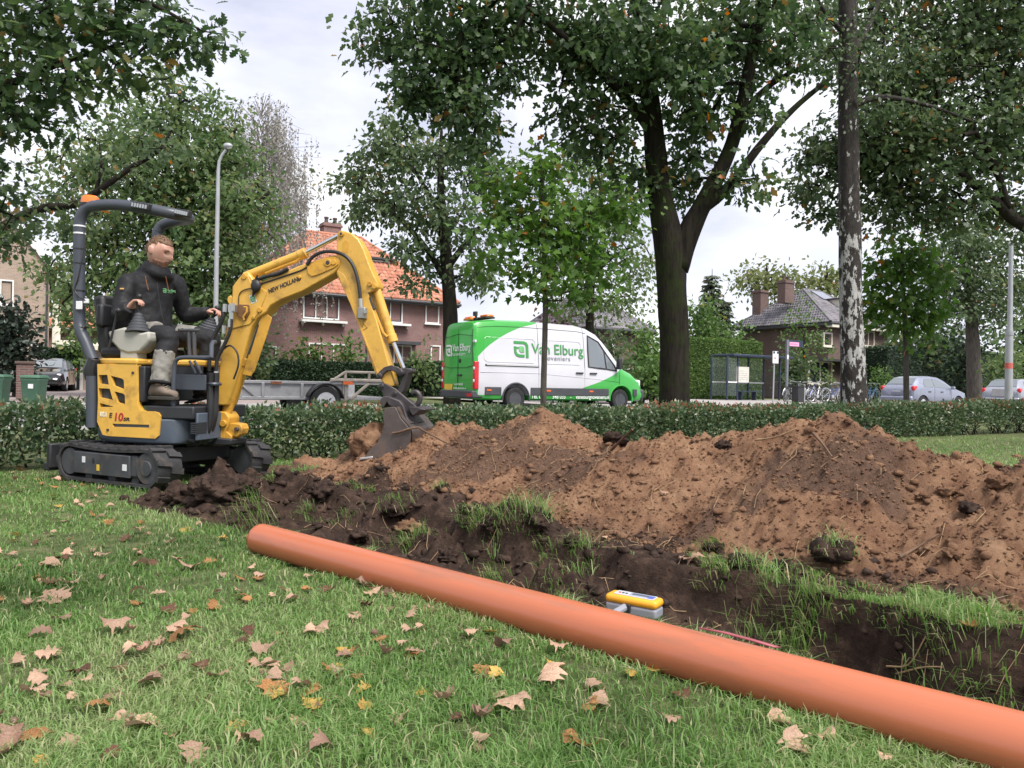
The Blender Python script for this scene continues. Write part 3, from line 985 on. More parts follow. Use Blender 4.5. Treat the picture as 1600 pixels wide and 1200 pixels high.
# ------------------------------------------------------------------ plants
def unit(v):
    return v / np.maximum(np.linalg.norm(v, axis=-1, keepdims=True), 1e-9)
def leaf_template(kind):
    if kind == 'diamond':
        V = [(0, 0, 0), (.30, .45, .07), (0, 1, -.04), (-.30, .45, .07)]
        F = [(0, 1, 2), (0, 2, 3)]
    elif kind == 'oval':
        V = [(0, 0, 0), (0, .5, -.02), (0, 1, -.06), (.24, .28, .06), (.27, .65, .04), (-.24, .28, .06), (-.27, .65, .04)]
        F = [(0, 3, 1), (3, 4, 1), (1, 4, 2), (0, 1, 5), (5, 1, 6), (1, 2, 6)]
    elif kind == 'oak':
        st = [(0, .02), (.14, .10), (.26, .24), (.36, .13), (.50, .33), (.60, .18), (.73, .32), (.83, .17), (.92, .20), (1, .03)]
        V, F = [], []
        for y, w in st:
            z = -.10 * y * y
            V += [(-w, y, z + .25 * w), (0, y, z), (w, y, z + .25 * w)]
        for i in range(len(st) - 1):
            a, b = i * 3, i * 3 + 3
            F += [(a, a + 1, b + 1), (a, b + 1, b), (a + 1, a + 2, b + 2), (a + 1, b + 2, b + 1)]
    elif kind == 'oak6':
        st = [(0, .03), (.3, .26), (.42, .14), (.66, .34), (.80, .16), (1, .06)]
        V, F = [], []
        for y, w in st:
            z = -.10 * y * y
            V += [(-w, y, z + .25 * w), (w, y, z + .25 * w)]
        for i in range(len(st) - 1):
            a = i * 2
            F += [(a, a + 1, a + 3), (a, a + 3, a + 2)]
    elif kind == 'maple':
        pts = [(0, 0), (.12, .08), (.42, .05), (.30, .28), (.52, .52), (.24, .50), (.20, .66), (0, 1), (-.20, .66), (-.24, .50), (-.52, .52), (-.30, .28), (-.42, .05), (-.12, .08)]
        V = [(x, y, .12 * abs(x) - .1 * y * y) for x, y in pts] + [(0, .34, -.03)]
        F = [(14, i, (i + 1) % 14) for i in range(14)]
    return np.array(V, float), np.array(F, int)
LT = {k: leaf_template(k) for k in ('diamond', 'oval', 'oak', 'oak6', 'maple')}
def leaves(P, D, N, size, kind):
    TV, TF = LT[kind]
    D = unit(D); Xa = unit(np.cross(D, N)); Na = np.cross(Xa, D)
    V = P[:, None] + size[:, None, None] * (TV[None, :, 0:1] * Xa[:, None] + TV[None, :, 1:2] * D[:, None] + TV[None, :, 2:3] * Na[:, None])
    F = TF[None] + len(TV) * np.arange(len(P))[:, None, None]
    return V.reshape(-1, 3), F.reshape(-1, 3), len(TF)
def in_ball(rng, n, bias=2.2):
    d = unit(rng.normal(size=(n, 3)))
    return d * rng.random((n, 1)) ** (1 / bias)
def Bl(px, py, Y, rx, rz, ry, n):
    """clump of foliage seen round (px, py) at distance Y: radii rx, rz in picture pixels, depth radius ry in metres, n sprays"""
    c = W(px, py, Y)
    return (np.array(c), np.array([rx * Y / 1200, ry, rz * Y / 1200]), n)
def bark_tubes(parent, name, lines, mat, n=7, rough=.0, seed=0):
    mb = MB()
    for pts, rad in lines:
        mb.tube(pts, rad, n)
    return obj(name, mb, mat, parent, angle=60)
def trunk_mesh(parent, name, pts, rad, mat, n=20, amp=.05, seed=0, sub=6):
    P = spline(pts, sub)
    k = np.linspace(0, len(rad) - 1, len(P))
    rr = np.interp(k, np.arange(len(rad)), rad)
    mb = MB(); mb.tube(P, list(rr), n)
    V = np.array(mb.v)
    m = len(P)
    ang = np.tile(np.arange(n) / n * 6.283, m)
    hh = np.repeat(np.arange(m) * .35, n)
    ctr = np.repeat(np.array([tuple(p) for p in P]), n, axis=0)
    rad_v = np.repeat(rr, n)
    d = V - ctr
    nz = fbm(np.cos(ang) * 1.7 + seed, np.sin(ang) * 1.7 + hh, seed, 3) + .6 * fbm(np.cos(ang) * 5 + seed, np.sin(ang) * 5 + hh * .6, seed + 9, 3)
    mb.v = [tuple(p) for p in ctr + d * (1 + amp * 2 * nz)[:, None]]
    return obj(name, mb, mat, parent, angle=180)
def tree(name, label, base, trunk, limbs, blobs, leaf, size, kind, lm, bm, cat='tree', group=None, per=16, spr=.38, droop=.25, flat=.65,
         seed=1, trunk_r=None, twig=.006, tn=16, amp=.05, seg=.45, up=.9, jit=.7, extra_twig=True):
    rng = np.random.default_rng(seed)
    base = Vector(base)
    root = empty(name, base, 0, label, cat, group)
    loc = lambda p: Vector(p) - base
    bn = np.array(base)
    nodes, parent_i = [], []
    lines = []
    def add_line(pts, r, nm, first=None):
        P = spline([loc(p) for p in pts], 6)
        lines.append((P, r, nm))
        prev = first
        for p in P[(1 if first is not None else 0):]:
            nodes.append(np.array(p)); parent_i.append(-1 if prev is None else prev); prev = len(nodes) - 1
    if trunk:
        add_line([p for p, r in trunk], [r for p, r in trunk], 'trunk')
        tr_len = len(nodes)
    for lb in limbs:
        add_line([p for p, r in lb], [r for p, r in lb], 'limb')
    C = []
    for c, rad, n in blobs:
        C.append(c - bn + in_ball(rng, n) * rad)
    C = np.concatenate(C)
    # thin branches: every spray joins the nearest wood
    nd = np.array(nodes) if nodes else np.zeros((1, 3))
    if not nodes: nodes.append(np.zeros(3)); parent_i.append(-1)
    n0 = len(nodes)
    order = np.argsort(np.min(np.linalg.norm(C[:, None] - nd[None, ::3], axis=2), axis=1))
    A = np.zeros((len(nodes) + len(C) * 8, 3)); A[:len(nodes)] = nodes; cnt = len(nodes)
    par = list(parent_i) + [0] * (len(C) * 8)
    chains = []
    for ci in order:
        c = C[ci]
        dd = A[:cnt] - c
        dist = np.linalg.norm(dd * np.array([1, 1, 1.15]), axis=1)
        j = int(np.argmin(dist))
        k = int(min(7, max(1, round(dist[j] / seg))))
        a = A[j].copy()
        perp = rng.normal(size=3) * dist[j] * .10
        ids = [j]
        for q in range(1, k + 1):
            f = q / k
            p = a + (c - a) * f + perp * math.sin(f * math.pi) + np.array([0, 0, .06 * dist[j] * math.sin(f * math.pi)])
            A[cnt] = p; par[cnt] = ids[-1]; ids.append(cnt); cnt += 1
        chains.append(ids)
    load = np.zeros(cnt)
    for ids in chains: load[ids[-1]] += 1
    for i in range(cnt - 1, n0 - 1, -1):
        load[par[i]] += load[i]
    mb = MB()
    for ids in chains:
        rr = [twig * max(1, load[i]) ** .5 for i in ids]
        rr[0] = min(rr[0], rr[1] * 1.3) if len(rr) > 1 else rr[0]
        mb.tube([A[i] for i in ids], rr, 5 if rr[0] > .02 else 4, caps=False)
    bo = obj('branches', mb, bm, root, angle=80); tag(bo, None, None, None, 'stuff')
    for P, r, nm in lines:
        mbk = trunk_mesh(root, nm, P[::6] if len(P) > 12 else P, r if len(P[::6]) == len(r) or len(P) <= 12 else r, bm, tn if nm == 'trunk' else 10, amp, seed)
    # leaves
    n = len(C) * per
    off = rng.normal(size=(n, 3)) * np.array([1, 1, flat]) * spr * .55
    P = np.repeat(C, per, axis=0) + off
    D = unit(unit(off) * 1.0 + rng.normal(size=(n, 3)) * jit + np.array([0, 0, -droop * 2]))
    N = unit(np.array([0, 0, up]) + rng.normal(size=(n, 3)) * .75)
    sz = size * (.65 + .7 * rng.random(n))
    V, F, k = leaves(P, D, N, sz, kind)
    tint = np.clip(.5 + .22 * np.repeat(rng.normal(size=len(C)), per) * .6 + .22 * rng.normal(size=n) * .7, 0, .96)
    rare = rng.random(n) < .006
    tint[rare] = 1.0
    co = mesh_np('crown', V, F, lm, root, {'tint': ('FACE', np.repeat(tint, k))})
    tag(co, None, None, None, 'stuff')
    return root

def bark_mat(name, c1, c2, moss=None, stretch=(1, 1, .18), scale=14, bump=.03):
    m, N, L, out = _nt(name)
    p = N.new('ShaderNodeBsdfPrincipled'); p.inputs['Roughness'].default_value = .95; p.inputs['Specular IOR Level'].default_value = .2
    tc = N.new('ShaderNodeTexCoord'); mp = N.new('ShaderNodeMapping'); mp.inputs['Scale'].default_value = stretch
    L.new(tc.outputs['Object'], mp.inputs[0])
    n = N.new('ShaderNodeTexNoise'); n.inputs['Scale'].default_value = scale; n.inputs['Detail'].default_value = 9; n.inputs['Roughness'].default_value = .72
    L.new(mp.outputs[0], n.inputs['Vector'])
    r = N.new('ShaderNodeValToRGB'); r.color_ramp.elements[0].position, r.color_ramp.elements[1].position = .36, .66
    r.color_ramp.elements[0].color, r.color_ramp.elements[1].color = tuple(c1) + (1,), tuple(c2) + (1,)
    L.new(n.outputs[0], r.inputs[0])
    c = r.outputs[0]
    if moss:
        n2 = N.new('ShaderNodeTexNoise'); n2.inputs['Scale'].default_value = 2.2; n2.inputs['Detail'].default_value = 8; n2.inputs['Roughness'].default_value = .7
        L.new(tc.outputs['Object'], n2.inputs['Vector'])
        r2 = N.new('ShaderNodeValToRGB'); r2.color_ramp.elements[0].position, r2.color_ramp.elements[1].position = .48, .66
        L.new(n2.outputs[0], r2.inputs[0])
        mx = N.new('ShaderNodeMixRGB'); L.new(r2.outputs[0], mx.inputs[0]); L.new(c, mx.inputs[1]); mx.inputs[2].default_value = tuple(moss) + (1,)
        c = mx.outputs[0]
    L.new(c, p.inputs['Base Color'])
    b = N.new('ShaderNodeBump'); b.inputs['Distance'].default_value = bump
    L.new(n.outputs[0], b.inputs['Height']); L.new(b.outputs[0], p.inputs['Normal'])
    L.new(p.outputs[0], out.inputs['Surface'])
    return m
M_OAKBARK = bark_mat('oak_bark', (.008, .006, .005), (.032, .026, .020), (.022, .034, .007))
M_BARK = bark_mat('dark_bark', (.012, .010, .008), (.045, .038, .030))
M_GREYBARK = bark_mat('grey_bark', (.05, .044, .038), (.13, .115, .10))
def birch_mat():
    m, N, L, out = _nt('birch_bark')
    p = N.new('ShaderNodeBsdfPrincipled'); p.inputs['Roughness'].default_value = .85
    tc = N.new('ShaderNodeTexCoord'); mp = N.new('ShaderNodeMapping'); mp.inputs['Scale'].default_value = (1, 1, .42)
    L.new(tc.outputs['Object'], mp.inputs[0])
    n = N.new('ShaderNodeTexNoise'); n.inputs['Scale'].default_value = 10; n.inputs['Detail'].default_value = 8; n.inputs['Roughness'].default_value = .7
    L.new(mp.outputs[0], n.inputs['Vector'])
    # white bark patches fade out towards the rough base and the darker top
    sx = N.new('ShaderNodeSeparateXYZ'); L.new(tc.outputs['Object'], sx.inputs[0])
    zr = N.new('ShaderNodeValToRGB')
    E = zr.color_ramp.elements
    E[0].position, E[0].color = 0.0, (.39, .39, .39, 1)
    E[1].position, E[1].color = 1.0, (.34, .34, .34, 1)
    for pos, vv in ((.10, .43), (.2, .48), (.42, .48), (.58, .40)):
        e = E.new(pos); e.color = (vv, vv, vv, 1)
    mr = N.new('ShaderNodeMapRange'); mr.inputs['From Max'].default_value = 7.0; L.new(sx.outputs[2], mr.inputs[0]); L.new(mr.outputs[0], zr.inputs[0])
    ad = N.new('ShaderNodeMath'); ad.operation = 'ADD'; L.new(n.outputs[0], ad.inputs[0]); L.new(zr.outputs[0], ad.inputs[1])
    r = N.new('ShaderNodeValToRGB'); r.color_ramp.elements[0].position, r.color_ramp.elements[1].position = .985, 1.02
    r.color_ramp.elements[0].color, r.color_ramp.elements[1].color = (0, 0, 0, 1), (1, 1, 1, 1)
    L.new(ad.outputs[0], r.inputs[0])
    n2 = N.new('ShaderNodeTexNoise'); n2.inputs['Scale'].default_value = 20; n2.inputs['Detail'].default_value = 8; n2.inputs['Roughness'].default_value = .7
    L.new(mp.outputs[0], n2.inputs['Vector'])
    dk = N.new('ShaderNodeValToRGB'); dk.color_ramp.elements[0].position, dk.color_ramp.elements[1].position = .35, .72
    dk.color_ramp.elements[0].color, dk.color_ramp.elements[1].color = (.009, .007, .006, 1), (.050, .039, .033, 1)
    L.new(n2.outputs[0], dk.inputs[0])
    wh = N.new('ShaderNodeValToRGB'); wh.color_ramp.elements[0].position, wh.color_ramp.elements[1].position = .35, .7
    wh.color_ramp.elements[0].color, wh.color_ramp.elements[1].color = (.26, .25, .24, 1), (.50, .49, .48, 1)
    L.new(n2.outputs[0], wh.inputs[0])
    mx = N.new('ShaderNodeMixRGB'); L.new(r.outputs[0], mx.inputs[0]); L.new(dk.outputs[0], mx.inputs[1]); L.new(wh.outputs[0], mx.inputs[2])
    L.new(mx.outputs[0], p.inputs['Base Color'])
    b = N.new('ShaderNodeBump'); b.inputs['Distance'].default_value = .03
    L.new(n2.outputs[0], b.inputs['Height']); L.new(b.outputs[0], p.inputs['Normal'])
    L.new(p.outputs[0], out.inputs['Surface'])
    return m
M_BIRCH = birch_mat()
G3 = lambda a, b, c, o=(.42, .15, .04): [(0, a), (.45, b), (.93, c), (1, o)]
M_OAKLEAF = leafmat('oak_leaf', G3((.028, .060, .026), (.058, .104, .040), (.12, .17, .065)), .42, .45)
M_RIGHTLEAF = leafmat('dark_canopy_leaf', G3((.040, .070, .034), (.075, .118, .052), (.15, .19, .085)), .42, .45)
M_SAPLEAF = leafmat('sapling_leaf', G3((.050, .11, .022), (.085, .17, .035), (.14, .23, .05)), .42, .45)
M_GREYLEAF = leafmat('greyish_leaf', G3((.045, .080, .035), (.085, .13, .060), (.15, .19, .085), (.35, .22, .08)), .35, .5)
M_MAPLE = leafmat('maple_leaf', G3((.058, .112, .044), (.108, .172, .066), (.20, .24, .10), (.34, .20, .09)), .45, .5)
M_PALELEAF = leafmat('pale_leaf', G3((.08, .13, .045), (.13, .19, .075), (.20, .25, .11), (.28, .22, .10)), .4, .5)
M_YELLOWLEAF = leafmat('yellowing_leaf', G3((.11, .15, .055), (.17, .20, .08), (.26, .26, .12), (.30, .20, .10)), .4, .5)
M_BIRCHLEAF = leafmat('weeping_birch_leaf', G3((.20, .19, .17), (.27, .26, .23), (.34, .32, .28), (.3, .24, .18)), .3, .6)
M_CONIFER = leafmat('conifer_leaf', G3((.09, .115, .08), (.13, .16, .11), (.18, .20, .14), (.22, .17, .12)), .15, .6)
M_PURPLE = leafmat('purple_leaf', G3((.045, .018, .026), (.075, .030, .040), (.12, .055, .065), (.15, .05, .05)), .3, .5)
M_SHRUB = leafmat('shrub_leaf', G3((.045, .095, .025), (.085, .155, .040), (.15, .23, .07), (.25, .22, .06)), .35, .45)
M_YEW = leafmat('yew_leaf', G3((.010, .026, .012), (.020, .044, .018), (.038, .072, .028), (.05, .08, .03)), .1, .6)
M_BEECH = leafmat('beech_hedge_leaf', G3((.055, .105, .026), (.095, .165, .040), (.15, .23, .06), (.18, .19, .06)), .3, .5)
M_HEDGE = leafmat('glossy_hedge_leaf', [(0, (.036, .068, .032)), (.4, (.074, .128, .056)), (.80, (.16, .20, .10)), (.9, (.20, .21, .12)), (.97, (.26, .10, .055)), (1, (.36, .12, .07))], .30, .36, spec=.5)
M_HOLLY = leafmat('dark_holly_leaf', G3((.010, .020, .014), (.020, .034, .022), (.035, .055, .036), (.03, .05, .03)), .08, .4, spec=.6)

# --- the low hedge that crosses the picture
def low_hedge():
    rng = np.random.default_rng(21)
    root = empty('hedge', S(6, 7.9, 0), STREET, 'long low glossy leaved hedge with reddish tips between lawn and road', 'hedge')
    n = 92000
    u = -8.5 + 27.5 * rng.random(n) ** .92       # local x
    hgt = .50 + .12 * sstep(4, 9, u) + .05 * fbm(u * .5, 0 * u, 301, 2) + .05 * fbm(u * 2.4, 0 * u, 302, 3)
    wid = .34 + .05 * fbm(u * 1.3, 0 * u, 303, 3)
    # points on the skin of a rounded box
    side = rng.random(n)
    top = side < .36
    y = np.where(top, (rng.random(n) * 2 - 1) * wid, np.where(side < .86, -wid, wid))
    z = np.where(top, hgt, hgt * rng.random(n) ** .85)
    depth = .20 * rng.random(n) ** 1.6
    lump = .085 * fbm(u * 3.0 + y * 2, z * 3.5 + y, 304, 3)
    y = np.where(top, y, y * (1 + lump / .3) - np.sign(y) * depth)
    z = np.where(top, z + lump * .8 - depth, z)
    y = y * (1 - .20 * sstep(.35, .0, z))
    z += .05 * rng.random(n) * top
    nrm = np.where(top[:, None], np.array([0, 0, 1.0]), np.stack([0 * u, np.sign(y), .35 + 0 * u], -1))
    # thinner growth with gaps low down and at the right end
    thin = sstep(5.5, 10.5, u)
    hole = fbm(u * 3.2, z * 3.6, 311, 3)
    keep = (rng.random(n) < 1 - .42 * sstep(.36, .05, z) * sstep(-.15, .2, hole) - .62 * thin * sstep(.52, .15, z) * sstep(-.3, .05, hole)) & (z > .03)
    P = np.stack([u, y, z], -1)[keep]
    nrm = nrm[keep]
    m = len(P)
    D = unit(rng.normal(size=(m, 3)) * .8 + nrm * .7 + np.array([0, 0, .25]))
    N = unit(nrm + rng.normal(size=(m, 3)) * .7)
    sz = .034 + .036 * rng.random(m)
    V, F, k = leaves(P, D, N, sz, 'oval' if False else 'diamond')
    tint = np.clip(.40 + .20 * rng.normal(size=m), 0, .88)
    tips = (P[:, 2] > .46 + .08 * rng.random(m)) & (rng.random(m) < .02 + .32 * sstep(.02, .25, fbm(P[:, 0] * 1.7, P[:, 1], 321, 3)))
    tint[tips] = .93 + .07 * rng.random(tips.sum())
    dead = (rng.random(m) < .10) & ~tips
    tint[dead] = .9
    o = mesh_np('foliage', V, F, M_HEDGE, root, {'tint': ('FACE', np.repeat(tint, k))}); tag(o, None, None, None, 'stuff')
    mb = MB()
    for i in range(300):
        x = -8.5 + 27.5 * rng.random(); y0 = rng.normal() * .09
        p = [Vector((x, y0, -.03))]
        for q in range(4):
            p.append(p[-1] + Vector((rng.normal() * .06, rng.normal() * .06, .115)))
        mb.tube(p, [.011, .010, .008, .006, .004], 5)
        for q in range(3):
            a = p[1 + q]; mb.tube([a, a + Vector((rng.normal() * .12, rng.normal() * .10, .04 + .05 * rng.random())), a + Vector((rng.normal() * .2, rng.normal() * .13, .06 + .06 * rng.random()))], [.006, .004, .003], 4)
    o = obj('stems', mb, M_BARK, root); tag(o, None, None, None, 'stuff')
low_hedge()

def clipped_hedge(label, u0, u1, v0, v1, h, mat, n, size=.10, seed=5, core=(.012, .026, .010), rough=.06):
    rng = np.random.default_rng(seed)
    root = empty('hedge', S((u0 + u1) / 2, (v0 + v1) / 2, 0), STREET, label, 'hedge')
    lx, ly = u1 - u0, v1 - v0
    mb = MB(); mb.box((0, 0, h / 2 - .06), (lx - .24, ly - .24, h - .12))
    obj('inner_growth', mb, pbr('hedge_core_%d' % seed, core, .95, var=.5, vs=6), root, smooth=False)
    areas = np.array([lx * h, lx * h * .15, lx * ly, ly * h, ly * h]); areas = areas / areas.sum()
    f = rng.choice(5, n, p=areas)
    a, b = rng.random(n) - .5, rng.random(n)
    P = np.zeros((n, 3)); N = np.zeros((n, 3))
    for k, (px_, py_, pz_, nn) in enumerate(((a * lx, -ly / 2 + 0 * a, b * h, (0, -1, .3)), (a * lx, ly / 2 + 0 * a, b * h, (0, 1, .3)), (a * lx, (b - .5) * ly, h + 0 * a, (0, 0, 1)), (-lx / 2 + 0 * a, a * ly, b * h, (-1, 0, .3)), (lx / 2 + 0 * a, a * ly, b * h, (1, 0, .3)))):
        s = f == k
        P[s] = np.stack([px_, py_, pz_], -1)[s]; N[s] = nn
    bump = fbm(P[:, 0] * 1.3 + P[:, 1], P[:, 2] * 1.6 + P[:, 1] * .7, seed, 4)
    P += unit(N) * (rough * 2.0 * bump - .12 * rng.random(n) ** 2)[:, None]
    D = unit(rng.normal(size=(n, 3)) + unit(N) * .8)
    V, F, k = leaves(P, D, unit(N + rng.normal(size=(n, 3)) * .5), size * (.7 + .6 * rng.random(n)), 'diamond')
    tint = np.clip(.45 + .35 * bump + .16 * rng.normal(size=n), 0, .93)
    o = mesh_np('foliage', V, F, mat, root, {'tint': ('FACE', np.repeat(tint, k))}); tag(o, None, None, None, 'stuff')
    return root
def hedge_px(label, x0, x1, ytop, v, dv, mat, n, **k):
    u0, u1 = FAC(x0, 600, v)[0], FAC(x1, 600, v)[0]
    return clipped_hedge(label, u0, u1, v, v + dv, FAC((x0 + x1) / 2, ytop, v)[1], mat, n, **k)
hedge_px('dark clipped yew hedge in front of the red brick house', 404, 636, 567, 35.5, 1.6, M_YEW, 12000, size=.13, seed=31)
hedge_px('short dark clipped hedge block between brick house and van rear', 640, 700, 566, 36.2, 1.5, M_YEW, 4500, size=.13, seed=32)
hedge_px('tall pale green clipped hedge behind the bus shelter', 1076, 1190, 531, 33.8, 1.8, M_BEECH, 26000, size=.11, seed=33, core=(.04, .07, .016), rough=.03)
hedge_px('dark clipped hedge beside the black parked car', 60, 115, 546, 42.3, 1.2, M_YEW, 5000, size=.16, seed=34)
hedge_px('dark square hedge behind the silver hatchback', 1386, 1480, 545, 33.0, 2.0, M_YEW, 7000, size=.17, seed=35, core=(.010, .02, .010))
hedge_px('dark hedge behind the second silver car', 1482, 1640, 552, 34.0, 2.0, M_YEW, 7000, size=.18, seed=36, core=(.010, .02, .010))

def shrub(name, label, px, py0, py1, Y, wpx, mat, n, size, kind='oval', seed=1, cat='shrub', spr=.3, per=14, ry=None, group=None, bm=None, droop=.1, up=.6):
    """bush seen between heights py1 (top) and the ground, wpx wide"""
    rng = np.random.default_rng(seed)
    base = W(px, py0, Y); base.z = 0 if base.z < .9 else base.z - .3
    zt = W(px, py1, Y).z
    r = wpx / 2 * Y / 1200
    h = zt - base.z
    blobs = []
    for k in range(7):
        a = rng.random() * 6.28; q = rng.random() ** .5 * .55
        blobs.append((np.array([base.x + math.cos(a) * q * r, Y + math.sin(a) * q * (ry or r), base.z + h * (.25 + .5 * rng.random())]), np.array([r * .6, (ry or r) * .6, h * .30]), max(3, n // 9)))
    blobs.append((np.array([base.x, Y, base.z + h * .5]), np.array([r, ry or r, h * .5]), max(3, n // 4)))
    st = [[(base + Vector((0, 0, -.02)), .05 * h / 2), (base + Vector((.05, 0, h * .3)), .04 * h / 2), (base + Vector((-.03, 0, h * .6)), .02 * h / 2)]]
    return tree(name, label, base, st[0], [], blobs, None, size, kind, mat, bm or M_BARK, cat, group, per, spr, droop, .8, seed, twig=.005, tn=8, up=up)
# ------------------------------------------------------------------ trees
def pl(Y, *pts):
    """polyline with radii: (px, py, radius m[, dY])"""
    return [(W(p[0], p[1], Y + (p[3] if len(p) > 3 else 0)), p[2]) for p in pts]
YO = 12.3
tree('oak_tree', 'big mossy oak with forked trunk behind the hedge, its dark crown spreading overhead', (W(1053, 640, YO).x, YO, 0),
     pl(YO, (1053, 690, .30), (1053, 640, .255), (1054, 560, .232), (1050, 460, .235), (1046, 385, .25), (1030, 300, .19), (1022, 215, .165), (1012, 120, .14), (1000, 20, .12), (985, -120, .09), (975, -300, .05)),
     [pl(YO, (1056, 420, .20), (1080, 355, .175), (1108, 300, .135), (1140, 235, .115), (1160, 160, .10, -.2), (1180, 60, .085, -.4), (1205, -60, .06, -.6), (1230, -200, .03, -.8)),
      pl(YO, (1098, 325, .11), (1140, 290, .085, .1), (1190, 225, .065, .2), (1240, 170, .05, .3), (1300, 120, .035, .5)),
      pl(YO, (1020, 205, .10), (975, 150, .075, -.3), (915, 90, .06, -.6), (850, 30, .045, -.9), (790, -20, .03, -1.0)),
      pl(YO, (1012, 150, .08), (930, 110, .06, .3), (830, 80, .045, .5), (730, 70, .03, .6), (640, 90, .018, .6)),
      pl(YO, (1150, 190, .07), (1195, 140, .05, .3), (1240, 110, .035, .5))],
     [Bl(610, 55, 11.8, 70, 55, .8, 26), Bl(700, 110, 11.8, 95, 85, .9, 52), Bl(690, 30, 11.8, 110, 60, 1, 34), Bl(735, 190, 11.6, 45, 55, .6, 22), Bl(660, 150, 11.8, 45, 40, .6, 12),
      Bl(810, 50, 12, 110, 65, 1.2, 50), Bl(790, 110, 11.8, 50, 40, .7, 12), Bl(905, 110, 12.0, 55, 45, .8, 18), Bl(930, 50, 12.3, 90, 60, 1.3, 40), Bl(950, 215, 12.0, 60, 55, .8, 26), Bl(925, 165, 12.1, 45, 35, .7, 10),
      Bl(1000, 60, 11.4, 100, 70, .8, 40), Bl(1060, 110, 11.5, 70, 80, .8, 34), Bl(1110, 50, 12.3, 100, 70, 1.4, 48), Bl(1200, 60, 12.6, 90, 75, 1.3, 46), Bl(1090, 200, 12.3, 45, 75, .8, 26), Bl(1165, 160, 12.2, 55, 45, .8, 16),
      Bl(1060, 275, 12.6, 40, 40, .6, 12), Bl(1160, 285, 12.0, 30, 35, .5, 8), Bl(985, 280, 12.3, 38, 30, .5, 9), Bl(870, 190, 12, 30, 22, .4, 4), Bl(860, 235, 12, 26, 16, .3, 2),
      Bl(700, -90, 12, 190, 90, 1.8, 40), Bl(900, -120, 12.3, 220, 100, 2.2, 50), Bl(1120, -130, 12.3, 200, 100, 2.2, 40), Bl(1000, -280, 12.3, 260, 110, 2.4, 30)],
     None, .132, 'oak6', M_OAKLEAF, M_OAKBARK, per=25, spr=.29, droop=.35, seed=11, twig=.0075, tn=28, amp=.045, up=.7)

YB = 12.9
tree('birch_tree', 'birch with patchy black and white bark standing in the hedge on the right', (W(1335, 640, YB).x, YB, 0),
     pl(YB, (1338, 690, .30), (1336, 655, .245), (1334, 600, .205), (1330, 500, .185), (1328, 380, .175), (1326, 250, .165), (1325, 120, .155), (1324, 0, .14), (1322, -150, .11), (1320, -330, .06)),
     [pl(YB, (1328, 165, .07), (1380, 152, .045, .1), (1450, 165, .035, .2), (1520, 190, .02, .3)), pl(YB, (1326, 90, .06), (1358, 40, .045, .2), (1380, -20, .03, .3)), pl(YB, (1325, 60, .05), (1290, 20, .035, -.2), (1260, -30, .02, -.2))],
     [Bl(1335, 70, 12.3, 60, 55, .35, 18), Bl(1350, 150, 12.4, 45, 36, .3, 8), Bl(1380, 60, 13.2, 80, 70, 1, 30), Bl(1280, 20, 13, 60, 60, 1, 22), Bl(1330, -140, 13, 170, 110, 1.6, 50), Bl(1330, -300, 13, 120, 80, 1.4, 20), Bl(1430, 180, 13.2, 70, 30, .6, 12)],
     None, .075, 'oval', M_RIGHTLEAF, M_BIRCH, per=20, spr=.34, droop=.5, seed=12, twig=.005, tn=26, amp=.05)

YR = 14.5
tree('oak_tree', 'broad oak whose dark limb and dense foliage reach in from the right edge', (W(1790, 640, YR).x, YR, 0),
     pl(YR, (1790, 700, .30), (1785, 560, .27), (1770, 420, .25), (1755, 250, .22), (1740, 60, .18), (1730, -150, .12), (1725, -330, .06)),
     [pl(YR, (1765, 400, .17), (1690, 375, .14, -.2), (1600, 352, .115, -.3), (1550, 310, .095, -.4), (1500, 272, .07, -.5), (1440, 240, .045, -.5), (1360, 225, .025, -.5)),
      pl(YR, (1575, 325, .07, -.4), (1555, 260, .06, -.6), (1530, 215, .045, -.7), (1500, 160, .03, -.7)),
      pl(YR, (1755, 260, .13), (1660, 180, .10, .2), (1560, 110, .07, .4), (1450, 60, .045, .6), (1370, 40, .025, .8)),
      pl(YR, (1745, 100, .11), (1640, 20, .08, -.4), (1520, -40, .05, -.6), (1420, -60, .03, -.6))],
     [Bl(1290, 240, 14.5, 55, 60, .9, 45), Bl(1265, 300, 14.3, 35, 25, .5, 10), Bl(1300, 340, 14.4, 32, 30, .5, 12), Bl(1365, 250, 14.2, 70, 80, 1.0, 81), Bl(1390, 140, 14.6, 80, 80, 1.2, 81), Bl(1450, 220, 14.0, 90, 90, 1.0, 108), Bl(1480, 100, 14.6, 100, 90, 1.3, 108), Bl(1400, 330, 14.3, 60, 40, .7, 29),
      Bl(1480, 320, 14.2, 70, 50, .8, 40), Bl(1560, 200, 14.3, 80, 90, 1.1, 94), Bl(1580, 90, 14.8, 90, 90, 1.3, 89), Bl(1560, 330, 14.6, 60, 35, .7, 24), Bl(1460, 20, 14.8, 110, 60, 1.4, 67), Bl(1340, 60, 15, 60, 80, 1.2, 45), Bl(1260, 60, 15.3, 60, 70, 1, 35), Bl(1570, 0, 14.6, 90, 60, 1.3, 54),
      Bl(1660, 180, 14.5, 80, 130, 1.4, 54), Bl(1500, -110, 14.5, 200, 90, 2, 67), Bl(1700, -60, 14.5, 150, 120, 2, 54), Bl(1640, 330, 14.4, 50, 50, .8, 16)],
     None, .128, 'oak6', M_RIGHTLEAF, M_BARK, per=20, spr=.29, droop=.3, seed=13, twig=.006, tn=18)

